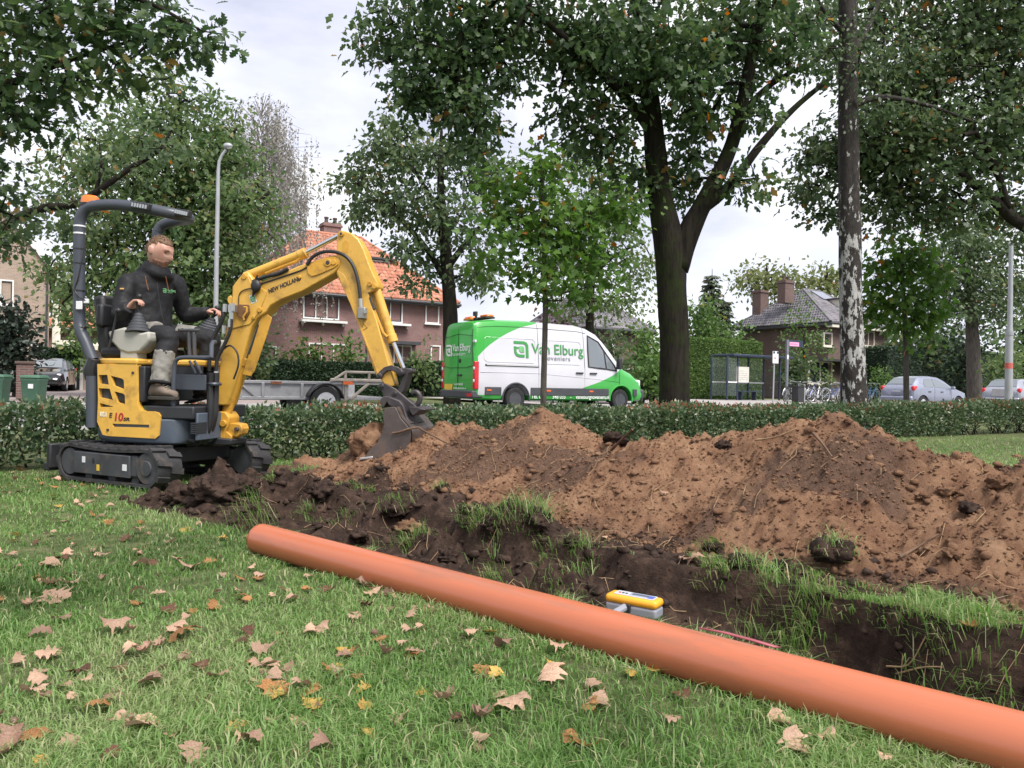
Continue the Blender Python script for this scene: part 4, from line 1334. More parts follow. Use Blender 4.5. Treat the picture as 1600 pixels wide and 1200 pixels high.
# near canopy top left, its trunk outside the picture
YL = 6.6
tree('oak_tree', 'near oak branch with dark and orange leaves hanging in the top left corner', (W(-330, 700, YL).x, YL, 0),
     pl(YL, (-330, 760, .22), (-325, 600, .19), (-315, 400, .17), (-300, 200, .15), (-285, 0, .13), (-275, -250, .08)),
     [pl(YL, (-315, 330, .09), (-200, 260, .07, .1), (-90, 190, .05, .1), (20, 130, .035, .1), (120, 90, .02, .1), (220, 60, .012, .1)),
      pl(YL, (-300, 180, .09), (-180, 80, .07, -.1), (-50, 10, .05, -.1), (90, -30, .035, -.1), (220, 0, .02, -.1), (310, 45, .008, -.1)),
      pl(YL, (-318, 420, .07), (-200, 400, .05, .2), (-90, 370, .035, .3), (0, 330, .015, .3))],
     [Bl(40, 40, 6.6, 60, 55, .4, 32), Bl(130, 30, 6.6, 70, 50, .45, 36), Bl(220, 30, 6.6, 60, 45, .4, 26), Bl(290, 60, 6.6, 45, 34, .35, 15), Bl(350, 62, 6.6, 20, 14, .15, 3), Bl(30, 130, 6.6, 50, 55, .4, 26), Bl(110, 120, 6.5, 50, 45, .35, 19), Bl(190, 105, 6.6, 45, 30, .35, 12), Bl(260, 110, 6.6, 24, 20, .2, 4),
      Bl(60, 200, 6.6, 40, 24, .3, 7), Bl(10, 190, 6.6, 40, 40, .3, 10), Bl(5, 330, 7.0, 30, 50, .3, 12), Bl(10, 250, 7, 22, 24, .2, 3), Bl(25, 385, 7.0, 22, 14, .2, 3),
      Bl(-80, 60, 6.6, 80, 120, .6, 40), Bl(100, -90, 6.6, 180, 60, .8, 40), Bl(-120, 330, 6.8, 80, 80, .5, 24)],
     None, .095, 'oak', M_OAKLEAF, M_BARK, per=11, spr=.19, droop=.3, seed=14, twig=.003, tn=16, seg=.25)

# saplings on the verge
YS = 11.5
tree('sapling', 'slim young tree with bright green crown standing in front of the van', (W(849, 640, YS).x, YS, 0),
     pl(YS, (849, 680, .050), (849, 620, .046), (851, 540, .043), (852, 470, .040), (850, 400, .033), (848, 330, .024), (850, 260, .012)), [],
     [Bl(800, 300, 11.5, 50, 45, .5, 20), Bl(850, 265, 11.5, 45, 40, .5, 18), Bl(900, 320, 11.5, 60, 50, .6, 26), Bl(790, 360, 11.5, 45, 45, .5, 18), Bl(850, 360, 11.4, 55, 60, .5, 30), Bl(910, 390, 11.5, 60, 45, .6, 24), Bl(840, 430, 11.3, 50, 36, .4, 16), Bl(775, 415, 11.5, 38, 30, .4, 9), Bl(965, 350, 11.7, 42, 50, .5, 15), Bl(950, 430, 11.6, 45, 32, .4, 10), Bl(890, 455, 11.4, 40, 20, .4, 7), Bl(770, 290, 11.5, 30, 40, .4, 8)],
     None, .115, 'maple', M_SAPLEAF, M_GREYBARK, 'young tree', 'young trees along the verge', per=14, spr=.30, droop=.4, seed=15, twig=.0035, tn=12, amp=.03)
YS2 = 16.5
tree('sapling', 'slim young tree with green crown standing in front of the silver hatchback', (W(1416, 640, YS2).x, YS2, 0),
     pl(YS2, (1417, 660, .062), (1416, 600, .058), (1415, 530, .054), (1412, 470, .048), (1410, 430, .036), (1408, 380, .016)), [],
     [Bl(1405, 390, 16.5, 45, 40, .5, 24), Bl(1380, 430, 16.5, 42, 38, .5, 22), Bl(1440, 440, 16.5, 45, 42, .5, 26), Bl(1400, 480, 16.4, 50, 34, .5, 24), Bl(1455, 490, 16.5, 38, 32, .4, 16), Bl(1365, 480, 16.5, 28, 30, .4, 10), Bl(1430, 520, 16.4, 36, 22, .4, 9)],
     None, .14, 'maple', M_SAPLEAF, M_GREYBARK, 'young tree', 'young trees along the verge', per=14, spr=.30, droop=.4, seed=16, twig=.004, tn=12, amp=.03)

# mid distance
Y = 25.8
tree('street_tree', 'loose crowned roadside tree with dark trunk beside the red brick house', (W(705, 640, Y).x, Y, 0),
     pl(Y, (706, 640, .30), (705, 560, .27), (703, 480, .24), (697, 400, .20), (690, 320, .15), (688, 250, .09), (690, 200, .04)),
     [pl(Y, (703, 450, .13), (660, 380, .09), (610, 330, .06), (560, 300, .03)), pl(Y, (698, 420, .12), (745, 360, .09), (790, 330, .05)), pl(Y, (692, 340, .1), (650, 270, .06), (620, 225, .03))],
     [Bl(610, 240, 25.8, 60, 40, 1.4, 22), Bl(560, 285, 25.8, 45, 32, 1.2, 15), Bl(575, 330, 25.5, 40, 26, 1.2, 11), Bl(640, 300, 25.5, 60, 55, 1.6, 30), Bl(690, 240, 26, 70, 50, 1.6, 28), Bl(660, 390, 25.2, 50, 45, 1.4, 18), Bl(720, 330, 25.6, 60, 70, 1.6, 30), Bl(740, 430, 25.2, 45, 40, 1.4, 15), Bl(770, 270, 26, 45, 50, 1.4, 18), Bl(650, 440, 25.2, 26, 16, .8, 4), Bl(625, 200, 25.8, 40, 22, 1, 8)],
     None, .20, 'diamond', M_GREYLEAF, M_BARK, per=38, spr=.50, droop=.4, seed=17, twig=.012, tn=14)
Y = 27.0
tree('maple_tree', 'large yellowing maple behind the digger operator with a dark bare limb', (W(300, 640, Y).x, Y, 0),
     pl(Y, (305, 640, .36), (302, 540, .32), (300, 450, .28), (295, 360, .22), (285, 270, .15), (280, 190, .08), (282, 140, .04)),
     [pl(Y, (300, 420, .20), (340, 370, .14), (390, 330, .09), (420, 300, .05)), pl(Y, (297, 390, .18), (240, 330, .13), (180, 290, .09), (120, 260, .05)), pl(Y, (300, 460, .15), (240, 420, .10), (170, 400, .07), (110, 390, .04)), pl(Y, (290, 300, .13), (340, 240, .08), (370, 200, .04))],
     [Bl(240, 190, 27, 75, 45, 2, 40), Bl(310, 180, 27, 65, 40, 2, 30), Bl(180, 240, 27, 75, 50, 2, 46), Bl(270, 260, 26.5, 90, 60, 2, 80), Bl(350, 250, 27, 65, 60, 2, 56), Bl(120, 280, 27, 60, 36, 2, 26), Bl(140, 350, 27, 55, 50, 2, 34), Bl(220, 340, 26.5, 80, 60, 2, 80), Bl(310, 340, 26.2, 80, 60, 2, 84), Bl(385, 340, 26.8, 60, 60, 2, 56), Bl(280, 430, 26, 90, 60, 2, 90), Bl(370, 430, 26.3, 55, 60, 1.6, 50), Bl(180, 430, 26.5, 60, 60, 2, 48), Bl(110, 420, 27, 45, 40, 1.6, 18), Bl(230, 510, 26, 90, 45, 1.8, 60), Bl(340, 500, 26, 60, 50, 1.6, 40), Bl(130, 490, 26.5, 40, 40, 1.4, 18), Bl(260, 130, 27, 40, 20, 1.2, 8)],
     None, .20, 'diamond', M_MAPLE, M_BARK, per=32, spr=.52, droop=.35, seed=18, twig=.013, tn=14)
Y = 15.0
tree('oak_tree', 'leafy tree with long crooked dark limb behind the roll bar on the left', (W(-170, 640, Y).x, Y, 0),
     pl(Y, (-170, 680, .26), (-165, 560, .24), (-150, 460, .21), (-140, 330, .17), (-130, 150, .1)),
     [pl(Y, (-150, 470, .13), (-60, 400, .10), (20, 345, .085), (70, 325, .075), (120, 318, .07), (165, 290, .06), (205, 262, .05), (248, 235, .035), (270, 200, .018)), pl(Y, (-150, 420, .12), (-60, 340, .08), (0, 300, .04)), pl(Y, (150, 298, .04), (158, 260, .028), (155, 220, .014))],
     [Bl(0, 375, 15, 36, 18, .6, 7), Bl(20, 330, 15, 40, 26, .7, 7), Bl(100, 320, 15, 50, 30, .7, 12), Bl(60, 352, 15, 40, 22, .6, 7), Bl(250, 230, 15, 50, 36, .8, 15), Bl(180, 250, 15, 50, 34, .7, 10), Bl(140, 345, 15, 36, 16, .6, 6), Bl(-80, 370, 15, 50, 50, 1, 14), Bl(-60, 270, 15, 60, 80, 1, 24)],
     None, .14, 'oak6', M_RIGHTLEAF, M_BARK, per=14, spr=.38, droop=.3, seed=19, twig=.006, tn=14)
Y = 36.0
def weeping(name, label, px, Y, seed):
    rng = np.random.default_rng(seed)
    base = Vector((W(px, 640, Y).x, Y, 0))
    root = empty(name, base, 0, label, 'tree')
    tp = pl(Y, (px, 640, .26), (px, 450, .22), (px + 2, 340, .14), (px + 8, 270, .09), (px + 12, 215, .03))
    trunk_mesh(root, 'trunk', [Vector(p) - base for p, r in tp], [r for p, r in tp], M_GREYBARK, 12, .03, seed)
    mb = MB(); LP, LD = [], []
    for i in range(165):
        f = rng.random()
        py = 135 + 250 * f
        a = rng.random() * 6.283
        r = (3.5 * math.sin(min(1, .30 + f * 1.0) * 1.7)) * (.35 + .65 * rng.random())
        c = W(px + 8, py + 40, Y) - base
        tip = c + Vector((math.cos(a) * r, math.sin(a) * r, .9 * rng.random()))
        mb.tube([c, c.lerp(tip, .5) + Vector((0, 0, .5)), tip], [.022, .012, .005], 4, caps=False)
        for q in range(4):
            st = c.lerp(tip, .55 + .45 * rng.random()) + Vector((rng.normal() * .2, rng.normal() * .2, .1))
            ln = 1.2 + 2.8 * rng.random()
            dx, dy = rng.normal() * .12, rng.normal() * .12
            en = st + Vector((dx, dy, -ln))
            mb.tube([st, en], [.005, .003], 3, caps=False)
            for k in range(int(ln * 12)):
                t = rng.random()
                LP.append(tuple(st.lerp(en, t) + Vector((rng.normal() * .05, rng.normal() * .05, 0))))
    o = obj('branches', mb, pbr('pale_twig', (.20, .18, .17), .9), root); tag(o, None, None, None, 'stuff')
    P = np.array(LP); n = len(P)
    V, F, k = leaves(P, unit(rng.normal(size=(n, 3)) * .5 + np.array([0, 0, -1])), unit(rng.normal(size=(n, 3))), .10 + .06 * rng.random(n), 'diamond')
    o = mesh_np('crown', V, F, M_BIRCHLEAF, root, {'tint': ('FACE', np.repeat(rng.random(n), k))}); tag(o, None, None, None, 'stuff')
weeping('birch_tree', 'sparse weeping birch with thin hanging twigs left of the red brick house', 400, Y, 20)
Y = 30.0
tree('street_tree', 'pale green roadside tree above the van roof, left of the big oak trunk', (W(930, 640, Y).x, Y, 0),
     pl(Y, (922, 640, .20), (922, 560, .18), (922, 480, .16), (928, 400, .12), (935, 330, .08), (940, 270, .03)),
     [pl(Y, (926, 430, .10), (960, 400, .06), (1000, 380, .03)), pl(Y, (924, 460, .08), (890, 420, .05), (860, 400, .03))],
     [Bl(960, 280, 30, 50, 40, 1.5, 20), Bl(920, 330, 30, 60, 50, 1.6, 26), Bl(985, 350, 30, 40, 50, 1.5, 24), Bl(930, 420, 30, 70, 50, 1.6, 30), Bl(995, 420, 30, 32, 40, 1.2, 12), Bl(880, 400, 30, 45, 40, 1.4, 15), Bl(925, 475, 30, 70, 26, 1.3, 20), Bl(985, 465, 30, 32, 20, 1, 7), Bl(900, 250, 30.5, 40, 40, 1.2, 10)],
     None, .19, 'diamond', M_PALELEAF, M_BARK, per=36, spr=.66, droop=.4, seed=22, twig=.011, tn=12)
Y = 43.0
tree('street_tree', 'tall grey green tree with thick grey trunk behind the second silver car', (W(1523, 640, Y).x, Y, 0),
     pl(Y, (1524, 640, .42), (1522, 590, .38), (1520, 530, .34), (1516, 470, .28), (1510, 410, .18), (1505, 350, .07)),
     [pl(Y, (1518, 480, .18), (1480, 430, .12), (1450, 400, .05)), pl(Y, (1515, 460, .16), (1555, 410, .10), (1585, 380, .05))],
     [Bl(1490, 380, 43, 50, 36, 2, 26), Bl(1540, 390, 43, 50, 40, 2, 28), Bl(1470, 430, 43, 40, 40, 2, 26), Bl(1520, 450, 42.5, 60, 36, 2, 36), Bl(1580, 440, 43, 40, 50, 2, 26), Bl(1550, 490, 42.5, 36, 22, 1.6, 12), Bl(1480, 480, 42.5, 40, 25, 1.6, 14), Bl(1590, 360, 43, 30, 40, 1.8, 14)],
     None, .26, 'diamond', M_GREYLEAF, M_GREYBARK, per=44, spr=.85, droop=.3, seed=23, twig=.016, tn=14)

# far trees beyond the houses, each its own crown
def fartree(label, px, ytop, ybot, wpx, Y, mat, n, size=.45, seed=1, kind='diamond', spr=1.1, group=None, per=18):
    b = W(px, 620, Y)
    h0, h1 = (ytop + ybot) / 2, (ybot - ytop) / 2
    tree('far_tree', label, (b.x, Y, 0), pl(Y, (px, 625, .35), (px, (ybot + 625) / 2, .28), (px, h0, .16), (px, ytop + 12, .05)), [],
         [Bl(px, h0, Y, wpx / 2, h1, wpx / 2 * Y / 1200, n // 2), Bl(px - wpx * .18, h0 + h1 * .25, Y, wpx * .34, h1 * .6, wpx * .3 * Y / 1200, n // 4), Bl(px + wpx * .2, h0 + h1 * .2, Y, wpx * .32, h1 * .6, wpx * .3 * Y / 1200, n // 4)],
         None, size, kind, mat, M_BARK, 'tree', group, per, spr, .2, .7, seed, twig=.02, tn=8, seg=1.2)
fartree('far yellowing tree standing up behind the grey roofed house', 1198, 402, 470, 105, 75, M_YELLOWLEAF, 60, .50, 41)
fartree('far yellowing tree just left of the birch trunk above the grey roof', 1292, 402, 480, 80, 72, M_YELLOWLEAF, 44, .50, 42)
fartree('far round tree behind the flat garage and roll bar post', 100, 400, 520, 90, 60, M_PALELEAF, 50, .50, 43)
fartree('far tree behind the red brick house roof on its right', 640, 420, 560, 90, 62, M_PALELEAF, 30, .50, 44)
fartree('far dark tree behind the square hedge at the right', 1450, 470, 590, 100, 60, M_GREYLEAF, 60, .5, 45)
fartree('far pale tree beside the grey roofed house, right of the birch', 1385, 470, 590, 60, 66, M_YELLOWLEAF, 36, .5, 46)
fartree('far dark tree at the right edge behind the lamp post', 1600, 470, 600, 90, 60, M_MAPLE, 50, .5, 47)
fartree('far dark tree behind the dark shrub row right of the oak trunk', 1105, 480, 600, 70, 62, M_MAPLE, 40, .45, 49)

def conifer(label, px, ytop, Y, wpx, seed, mat=None, n=26):
    rng = np.random.default_rng(seed)
    base = Vector((W(px, 620, Y).x, Y, 0))
    H = W(px, ytop, Y).z
    root = empty('conifer', base, 0, label, 'tree')
    obj('trunk', MB().tube([(0, 0, 0), (0, 0, H)], [.22, .02], 8), M_BARK, root)
    mb = MB(); LP, LD = [], []
    for i in range(n):
        f = i / n
        z = H * (.12 + .86 * f)
        r = wpx / 2 * Y / 1200 * (1 - f) ** .8 + .2
        m = 7
        for k in range(m):
            a = 6.283 * (k / m + .37 * i) + rng.normal() * .2
            e = Vector((math.cos(a) * r, math.sin(a) * r, z - .25 * r + rng.normal() * .1))
            mb.tube([(0, 0, z), e], [.03, .008], 3, caps=False)
            for q in range(int(10 + 18 * r)):
                t = .2 + .8 * rng.random()
                p = Vector((0, 0, z)).lerp(e, t)
                LP.append((p.x + rng.normal() * .12, p.y + rng.normal() * .12, p.z - .08 * rng.random()))
                LD.append((e.x + rng.normal() * .5 * r, e.y + rng.normal() * .5 * r, -.5 * r))
    o = obj('branches', mb, M_BARK, root); tag(o, None, None, None, 'stuff')
    P = np.array(LP); nn = len(P)
    V, F, k = leaves(P, unit(np.array(LD)), unit(np.array([0, 0, 1.0]) + rng.normal(size=(nn, 3)) * .4), .30 + .2 * rng.random(nn), 'diamond')
    o = mesh_np('crown', V, F, mat or M_CONIFER, root, {'tint': ('FACE', np.repeat(np.clip(.5 + .22 * rng.normal(size=nn), 0, 1), k))}); tag(o, None, None, None, 'stuff')
conifer('tall grey green spruce with pointed top right of the oak trunk', 1109, 420, 66, 66, 51)
conifer('smaller spruce leaning out left of the grey roof', 1128, 462, 64, 40, 52)

shrub('shrub', 'rounded bushy evergreen tree behind the pale green hedge', 1098, 625, 458, 54, 66, M_SHRUB, 110, .30, seed=61, spr=.6, cat='shrub')
shrub('shrub', 'yellow green feathery bush above the bus shelter roof', 1150, 625, 500, 54, 62, M_SHRUB, 60, .28, seed=62, spr=.55)
shrub('shrub', 'dark green climbing bush right of the bus shelter behind the sign post', 1243, 625, 532, 51, 50, M_RIGHTLEAF, 70, .26, seed=63, spr=.5)
shrub('shrub', 'light airy tree in front of the grey roofed house left of the birch', 1255, 625, 448, 53, 85, M_SHRUB, 70, .24, seed=64, spr=.6, per=12)
shrub('shrub', 'round green bush behind the oak trunk left of the pale hedge', 1000, 630, 474, 40, 70, M_SHRUB, 100, .24, seed=65, spr=.5)
shrub('shrub', 'ivy covered bush behind the van bonnet', 950, 630, 500, 33, 46, M_RIGHTLEAF, 66, .22, seed=66, spr=.45)
shrub('shrub', 'pale spreading bush in front of the oak trunk base', 1020, 630, 545, 30, 70, M_SHRUB, 60, .22, seed=67, spr=.45)
shrub('shrub', 'dark purple leaved bush above the van roof', 870, 600, 474, 35, 70, M_PURPLE, 80, .22, seed=68, spr=.5)
shrub('shrub', 'dark glossy holly bush at the left edge in front of the tan house', 22, 640, 460, 24, 64, M_HOLLY, 170, .17, seed=69, spr=.42)
shrub('shrub', 'tall leafy bush in front of the brick house ground floor windows', 478, 620, 520, 38.5, 70, M_SHRUB, 55, .24, seed=70, spr=.5)
shrub('shrub', 'loose leafy bush in front of the brick house between two windows', 540, 620, 522, 38.5, 60, M_SHRUB, 46, .24, seed=71, spr=.5)
shrub('shrub', 'small light bush under the brick house bay window', 660, 620, 528, 39.5, 46, M_PALELEAF, 28, .22, seed=72, spr=.45)
shrub('shrub', 'reddish bush at the left corner of the brick house', 440, 620, 545, 38.8, 40, M_MAPLE, 24, .22, seed=73, spr=.45)
shrub('shrub', 'light green garden bush beside the garage', 115, 620, 505, 37, 34, M_SHRUB, 30, .22, seed=74, spr=.4)
shrub('shrub', 'light green bush in front of the brown house right of the birch', 1372, 622, 572, 53, 34, M_SHRUB, 26, .2, seed=75, spr=.35)
shrub('shrub', 'yellow green plant behind the bicycles', 1292, 622, 572, 52, 24, M_PALELEAF, 16, .2, seed=76, spr=.35)
shrub('shrub', 'dark tall evergreen behind the square hedge', 1500, 620, 500, 47, 64, M_YEW, 70, .30, seed=77, spr=.7)
shrub('shrub', 'dark bushy growth between maple and brick house', 395, 620, 480, 33, 50, M_RIGHTLEAF, 60, .24, seed=78, spr=.5)
shrub('shrub', 'yellow green shrub right of the thick grey trunk', 1570, 620, 545, 40, 60, M_PALELEAF, 46, .26, seed=79, spr=.55)
# ------------------------------------------------------------------ vehicles
M_TYRE = pbr('tyre_rubber', (.022, .022, .023), .85, var=.3, vs=9)
M_STEELRIM = pbr('steel_rim', (.58, .58, .60), .45, .15, var=.1)
M_BLACKPL = pbr('black_plastic', (.028, .029, .033), .55, var=.2)
M_DGREY = pbr('dark_grey_plastic', (.055, .058, .066), .6, var=.15)
M_CARGLASS = glassmat('car_glass', (.16, .18, .20), .03)  # base colour lightened to imitate interior light and sky reflected in the panes
M_REDLAMP = pbr('red_lamp_lens', (.55, .02, .03), .15, var=.1, coat=.5)
M_CLEARLAMP = pbr('clear_lamp_lens', (.75, .75, .75), .12, var=.05, coat=.5)
M_ORANGE = pbr('orange_lens', (.80, .20, .03), .2, var=.08, coat=.4)
M_AMBER = pbr('amber_marker', (.65, .13, .03), .3)
M_YELLOWPLATE = pbr('yellow_number_plate', (.75, .50, .06), .5)
M_GREYBLUR = pbr('grey_plate', (.36, .35, .35), .6, var=.1)
M_SEAM = pbr('panel_gap', (.015, .016, .018), .8)
def wheel(parent, x, y, r, w, side, mat=M_STEELRIM, hub=True):
    mb = MB()
    mb.lathe([(r * .62, -w / 2), (r * .9, -w / 2), (r * .98, -w * .36), (r, -w * .15), (r, w * .15), (r * .98, w * .36), (r * .9, w / 2), (r * .62, w / 2), (r * .60, 0), (r * .62, -w / 2)], (x, y, r), 'Y', 28, False)
    ty = obj('wheel', mb, M_TYRE, parent)
    s = side
    m2 = MB()
    m2.lathe([(r * .63, s * w * .46), (r * .60, s * w * .40), (r * .50, s * w * .30), (r * .30, s * w * .36), (r * .16, s * w * .42), (0.0001, s * w * .44)][::(1 if s > 0 else 1)], (x, y, r), 'Y', 24)
    m2.lathe([(r * .63, -s * w * .3), (0.0001, -s * w * .3)], (x, y, r), 'Y', 24)
    obj('rim', m2, mat, ty)
    m3 = MB()
    for k in range(10):
        a = 6.283 * k / 10
        m3.cyl((x + math.cos(a) * r * .44, y + s * w * .31, r + math.sin(a) * r * .44), (x + math.cos(a) * r * .44, y + s * w * .345, r + math.sin(a) * r * .44), r * .055, n=7)
    obj('rim_hole', m3, M_SEAM, ty)
    return ty
def cut(o, cutters):
    """carve the closed meshes out of o and bake the result"""
    hs = []
    for mb in cutters:
        c = obj('cutter', mb, M_SEAM, None, smooth=False)
        c.parent = o.parent
        m = o.modifiers.new('cut', 'BOOLEAN'); m.operation = 'DIFFERENCE'; m.object = c; m.solver = 'EXACT'
        hs.append(c)
    bpy.context.view_layer.update()
    dg = bpy.context.evaluated_depsgraph_get()
    me = bpy.data.meshes.new_from_object(o.evaluated_get(dg))
    o.modifiers.clear()
    o.data = me
    for c in hs:
        bpy.data.objects.remove(c, do_unlink=True)
    me.polygons.foreach_set('use_smooth', [True] * len(me.polygons))
    me.set_sharp_from_angle(angle=R(32))
    return o
def body_half(st, x):
    xs = [s[0] for s in st]
    return [float(np.interp(x, xs, [s[k] for s in st])) for k in range(1, 7)]
def body_pts(st, x):
    """half outline of a car body at x: (wl, wb, wr, zl, zb, zr)"""
    wl, wb, wr, zl, zb, zr = body_half(st, x)
    zm = zl + (zb - zl) * .45
    g = zr - zb
    return [(0, zl), (wl * .86, zl), (wl * .97, zl + .05), (wl, zl + .14), (max(wl, wb) * 1.005, zm), (wb * 1.0, zb - .06), (wb * .985, zb),
            (wb + (wr - wb) * .5, zb + g * .48), (wr + (wb - wr) * .10, zb + g * .84), (wr * .95, zb + g * .95), (wr * .8, zb + g * .99), (0, zr)]
def car_body(st, xs):
    rings = []
    for x in xs:
        h = body_pts(st, x)
        rings.append([Vector((x, -y, z)) for y, z in h] + [Vector((x, y, z)) for y, z in h[-2:0:-1]])
    mb = MB(); mb.loft(rings)
    return mb
def side_patch(st, poly_fn, x0, x1, side, off=.008, k0=6, k1=8, n=10, m=4):
    """glass following the body side between outline points k0 and k1"""
    rings = []
    for i in range(n + 1):
        x = x0 + (x1 - x0) * i / n
        h = body_pts(st, x)
        lo, hi = poly_fn(i / n)
        row = []
        for j in range(m + 1):
            f = lo + (hi - lo) * j / m
            t = k0 + f * (k1 - k0)
            a = int(min(t, k1 - 1e-6)); q = t - a
            y = h[a][0] + (h[a + 1][0] - h[a][0]) * q; z = h[a][1] + (h[a + 1][1] - h[a][1]) * q
            row.append(Vector((x, side * (y + off), z + off * .3)))
        rings.append(row)
    mb = MB(); mb.loft(rings, caps=False, closed=False)
    if side > 0:
        mb.f = [tuple(reversed(f)) for f in mb.f]
    return mb
def end_patch(st, x0, x1, wfrac0, wfrac1, off, n=8, m=6, zoff=.0):
    """glass across the car (rear window, windscreen): follows the roof centre line from x0 to x1"""
    rings = []
    for i in range(n + 1):
        x = x0 + (x1 - x0) * i / n
        wl, wb, wr, zl, zb, zr = body_half(st, x)
        wf = (wfrac0 + (wfrac1 - wfrac0) * i / n)
        rings.append([Vector((x + off[0], -wf + 2 * wf * j / m, zr - (.05 * zr * 0) - .012 * (abs(2 * j / m - 1)) ** 2 + off[1])) for j in range(m + 1)])
    mb = MB(); mb.loft(rings, caps=False, closed=False)
    if x1 < x0: mb.f = [tuple(reversed(f)) for f in mb.f]
    return mb
def disc(x, y0, y1, z, r, n=28):
    return MB().cyl((x, y0, z), (x, y1, z), r, n=n)

# ----- van
def van_paint():
    m, N, L, out = _nt('van_paint_green_and_white')
    p = N.new('ShaderNodeBsdfPrincipled'); p.inputs['Roughness'].default_value = .32; p.inputs['Coat Weight'].default_value = .4; p.inputs['Coat Roughness'].default_value = .05
    tc = N.new('ShaderNodeTexCoord'); sx = N.new('ShaderNodeSeparateXYZ'); L.new(tc.outputs['Object'], sx.inputs[0])
    def curve(pts):
        mr = N.new('ShaderNodeMapRange'); mr.inputs['From Min'].default_value, mr.inputs['From Max'].default_value = 0, 6
        L.new(sx.outputs[0], mr.inputs[0])
        fc = N.new('ShaderNodeFloatCurve')
        c = fc.mapping.curves[0]
        while len(c.points) < len(pts): c.points.new(.5, .5)
        for i, (a, b) in enumerate(pts):
            c.points[i].location = (a / 6, b / 4)
        fc.mapping.update()
        L.new(mr.outputs[0], fc.inputs['Value'])
        ml = N.new('ShaderNodeMath'); ml.operation = 'MULTIPLY'; ml.inputs[1].default_value = 4; L.new(fc.outputs[0], ml.inputs[0])
        return ml.outputs[0]
    def cmp(a, b):
        q = N.new('ShaderNodeMath'); q.operation = 'GREATER_THAN'; L.new(a, q.inputs[0]); L.new(b, q.inputs[1]); return q.outputs[0]
    zl = curve([(0, 1.42), (.15, 1.62), (.7, 2.08), (1.4, 2.45), (2.15, 2.72), (2.6, 3.6), (6, 3.9)])
    zr = curve([(0, .2), (3.3, .62), (3.6, .72), (4.35, .98), (4.95, 1.30), (5.25, 1.6), (6, 2.6)])
    a, b = cmp(zl, sx.outputs[2]), cmp(sx.outputs[2], zr)
    mm = N.new('ShaderNodeMath'); mm.operation = 'MULTIPLY'; L.new(a, mm.inputs[0]); L.new(b, mm.inputs[1])
    xr = N.new('ShaderNodeMath'); xr.operation = 'GREATER_THAN'; L.new(sx.outputs[0], xr.inputs[0]); xr.inputs[1].default_value = .10
    m2 = N.new('ShaderNodeMath'); m2.operation = 'MULTIPLY'; L.new(mm.outputs[0], m2.inputs[0]); L.new(xr.outputs[0], m2.inputs[1])
    zs = N.new('ShaderNodeMath'); zs.operation = 'GREATER_THAN'; L.new(sx.outputs[2], zs.inputs[0]); zs.inputs[1].default_value = .46
    m3 = N.new('ShaderNodeMath'); m3.operation = 'MULTIPLY'; L.new(m2.outputs[0], m3.inputs[0]); L.new(zs.outputs[0], m3.inputs[1])
    n = N.new('ShaderNodeTexNoise'); n.inputs['Scale'].default_value = 1.6; n.inputs['Detail'].default_value = 7; L.new(tc.outputs['Object'], n.inputs['Vector'])
    mx = N.new('ShaderNodeMixRGB'); L.new(m3.outputs[0], mx.inputs[0])
    mx.inputs[1].default_value = (.045, .36, .055, 1); mx.inputs[2].default_value = (.56, .56, .60, 1)
    hs = N.new('ShaderNodeHueSaturation'); L.new(mx.outputs[0], hs.inputs['Color'])
    mr = N.new('ShaderNodeMapRange'); mr.inputs['To Min'].default_value, mr.inputs['To Max'].default_value = .88, 1.1; L.new(n.outputs[0], mr.inputs[0]); L.new(mr.outputs[0], hs.inputs['Value'])
    L.new(hs.outputs[0], p.inputs['Base Color']); L.new(p.outputs[0], out.inputs['Surface'])
    return m
VW = .985
ST = [  # x, wl, wb, wr, zl, zb, zr
    (0.00, .93, .93, .78, .36, 1.35, 2.42), (.04, .955, .96, .80, .34, 1.35, 2.56), (.15, .97, .98, .82, .32, 1.35, 2.62), (.6, VW, VW, .83, .30, 1.35, 2.68), (1.5, VW, VW, .83, .30, 1.35, 2.71), (3.4, VW, VW, .83, .30, 1.35, 2.68),
    (3.8, VW, VW, .81, .30, 1.35, 2.61), (4.15, VW, VW, .78, .30, 1.34, 2.46), (4.45, VW, .98, .76, .30, 1.32, 2.20), (4.75, VW, .97, .78, .30, 1.28, 1.86), (5.05, .98, .96, .80, .30, 1.20, 1.46), (5.18, .975, .95, .80, .30, 1.14, 1.34),
    (5.5, .965, .93, .76, .30, 1.02, 1.22), (5.75, .93, .89, .70, .30, .92, 1.06), (5.88, .88, .83, .62, .32, .78, .90), (5.94, .80, .74, .52, .36, .62, .70)]
rearR = W(741, 640, 22.2); 
van_o = S(10.75, 19.25, .012) + SV * VW
van = empty('van', van_o, STREET, 'green and white delivery van with curved leaf graphic parked beyond the hedge', 'van')
M_VAN = van_paint()
xs = sorted(set([s[0] for s in ST] + list(np.arange(.3, 5.0, .35))))
RW, FW_, WR = 1.28, 4.98, .345
bd = obj('body', car_body(ST, xs), M_VAN, van, angle=32)
cut(bd, [disc(RW, -1.2, -.62, WR, .45), disc(RW, .62, 1.2, WR, .45), disc(FW_, -1.2, -.62, WR, .45), disc(FW_, .62, 1.2, WR, .45)])
bd['label'] = 'green body with white leaf shaped side graphic'
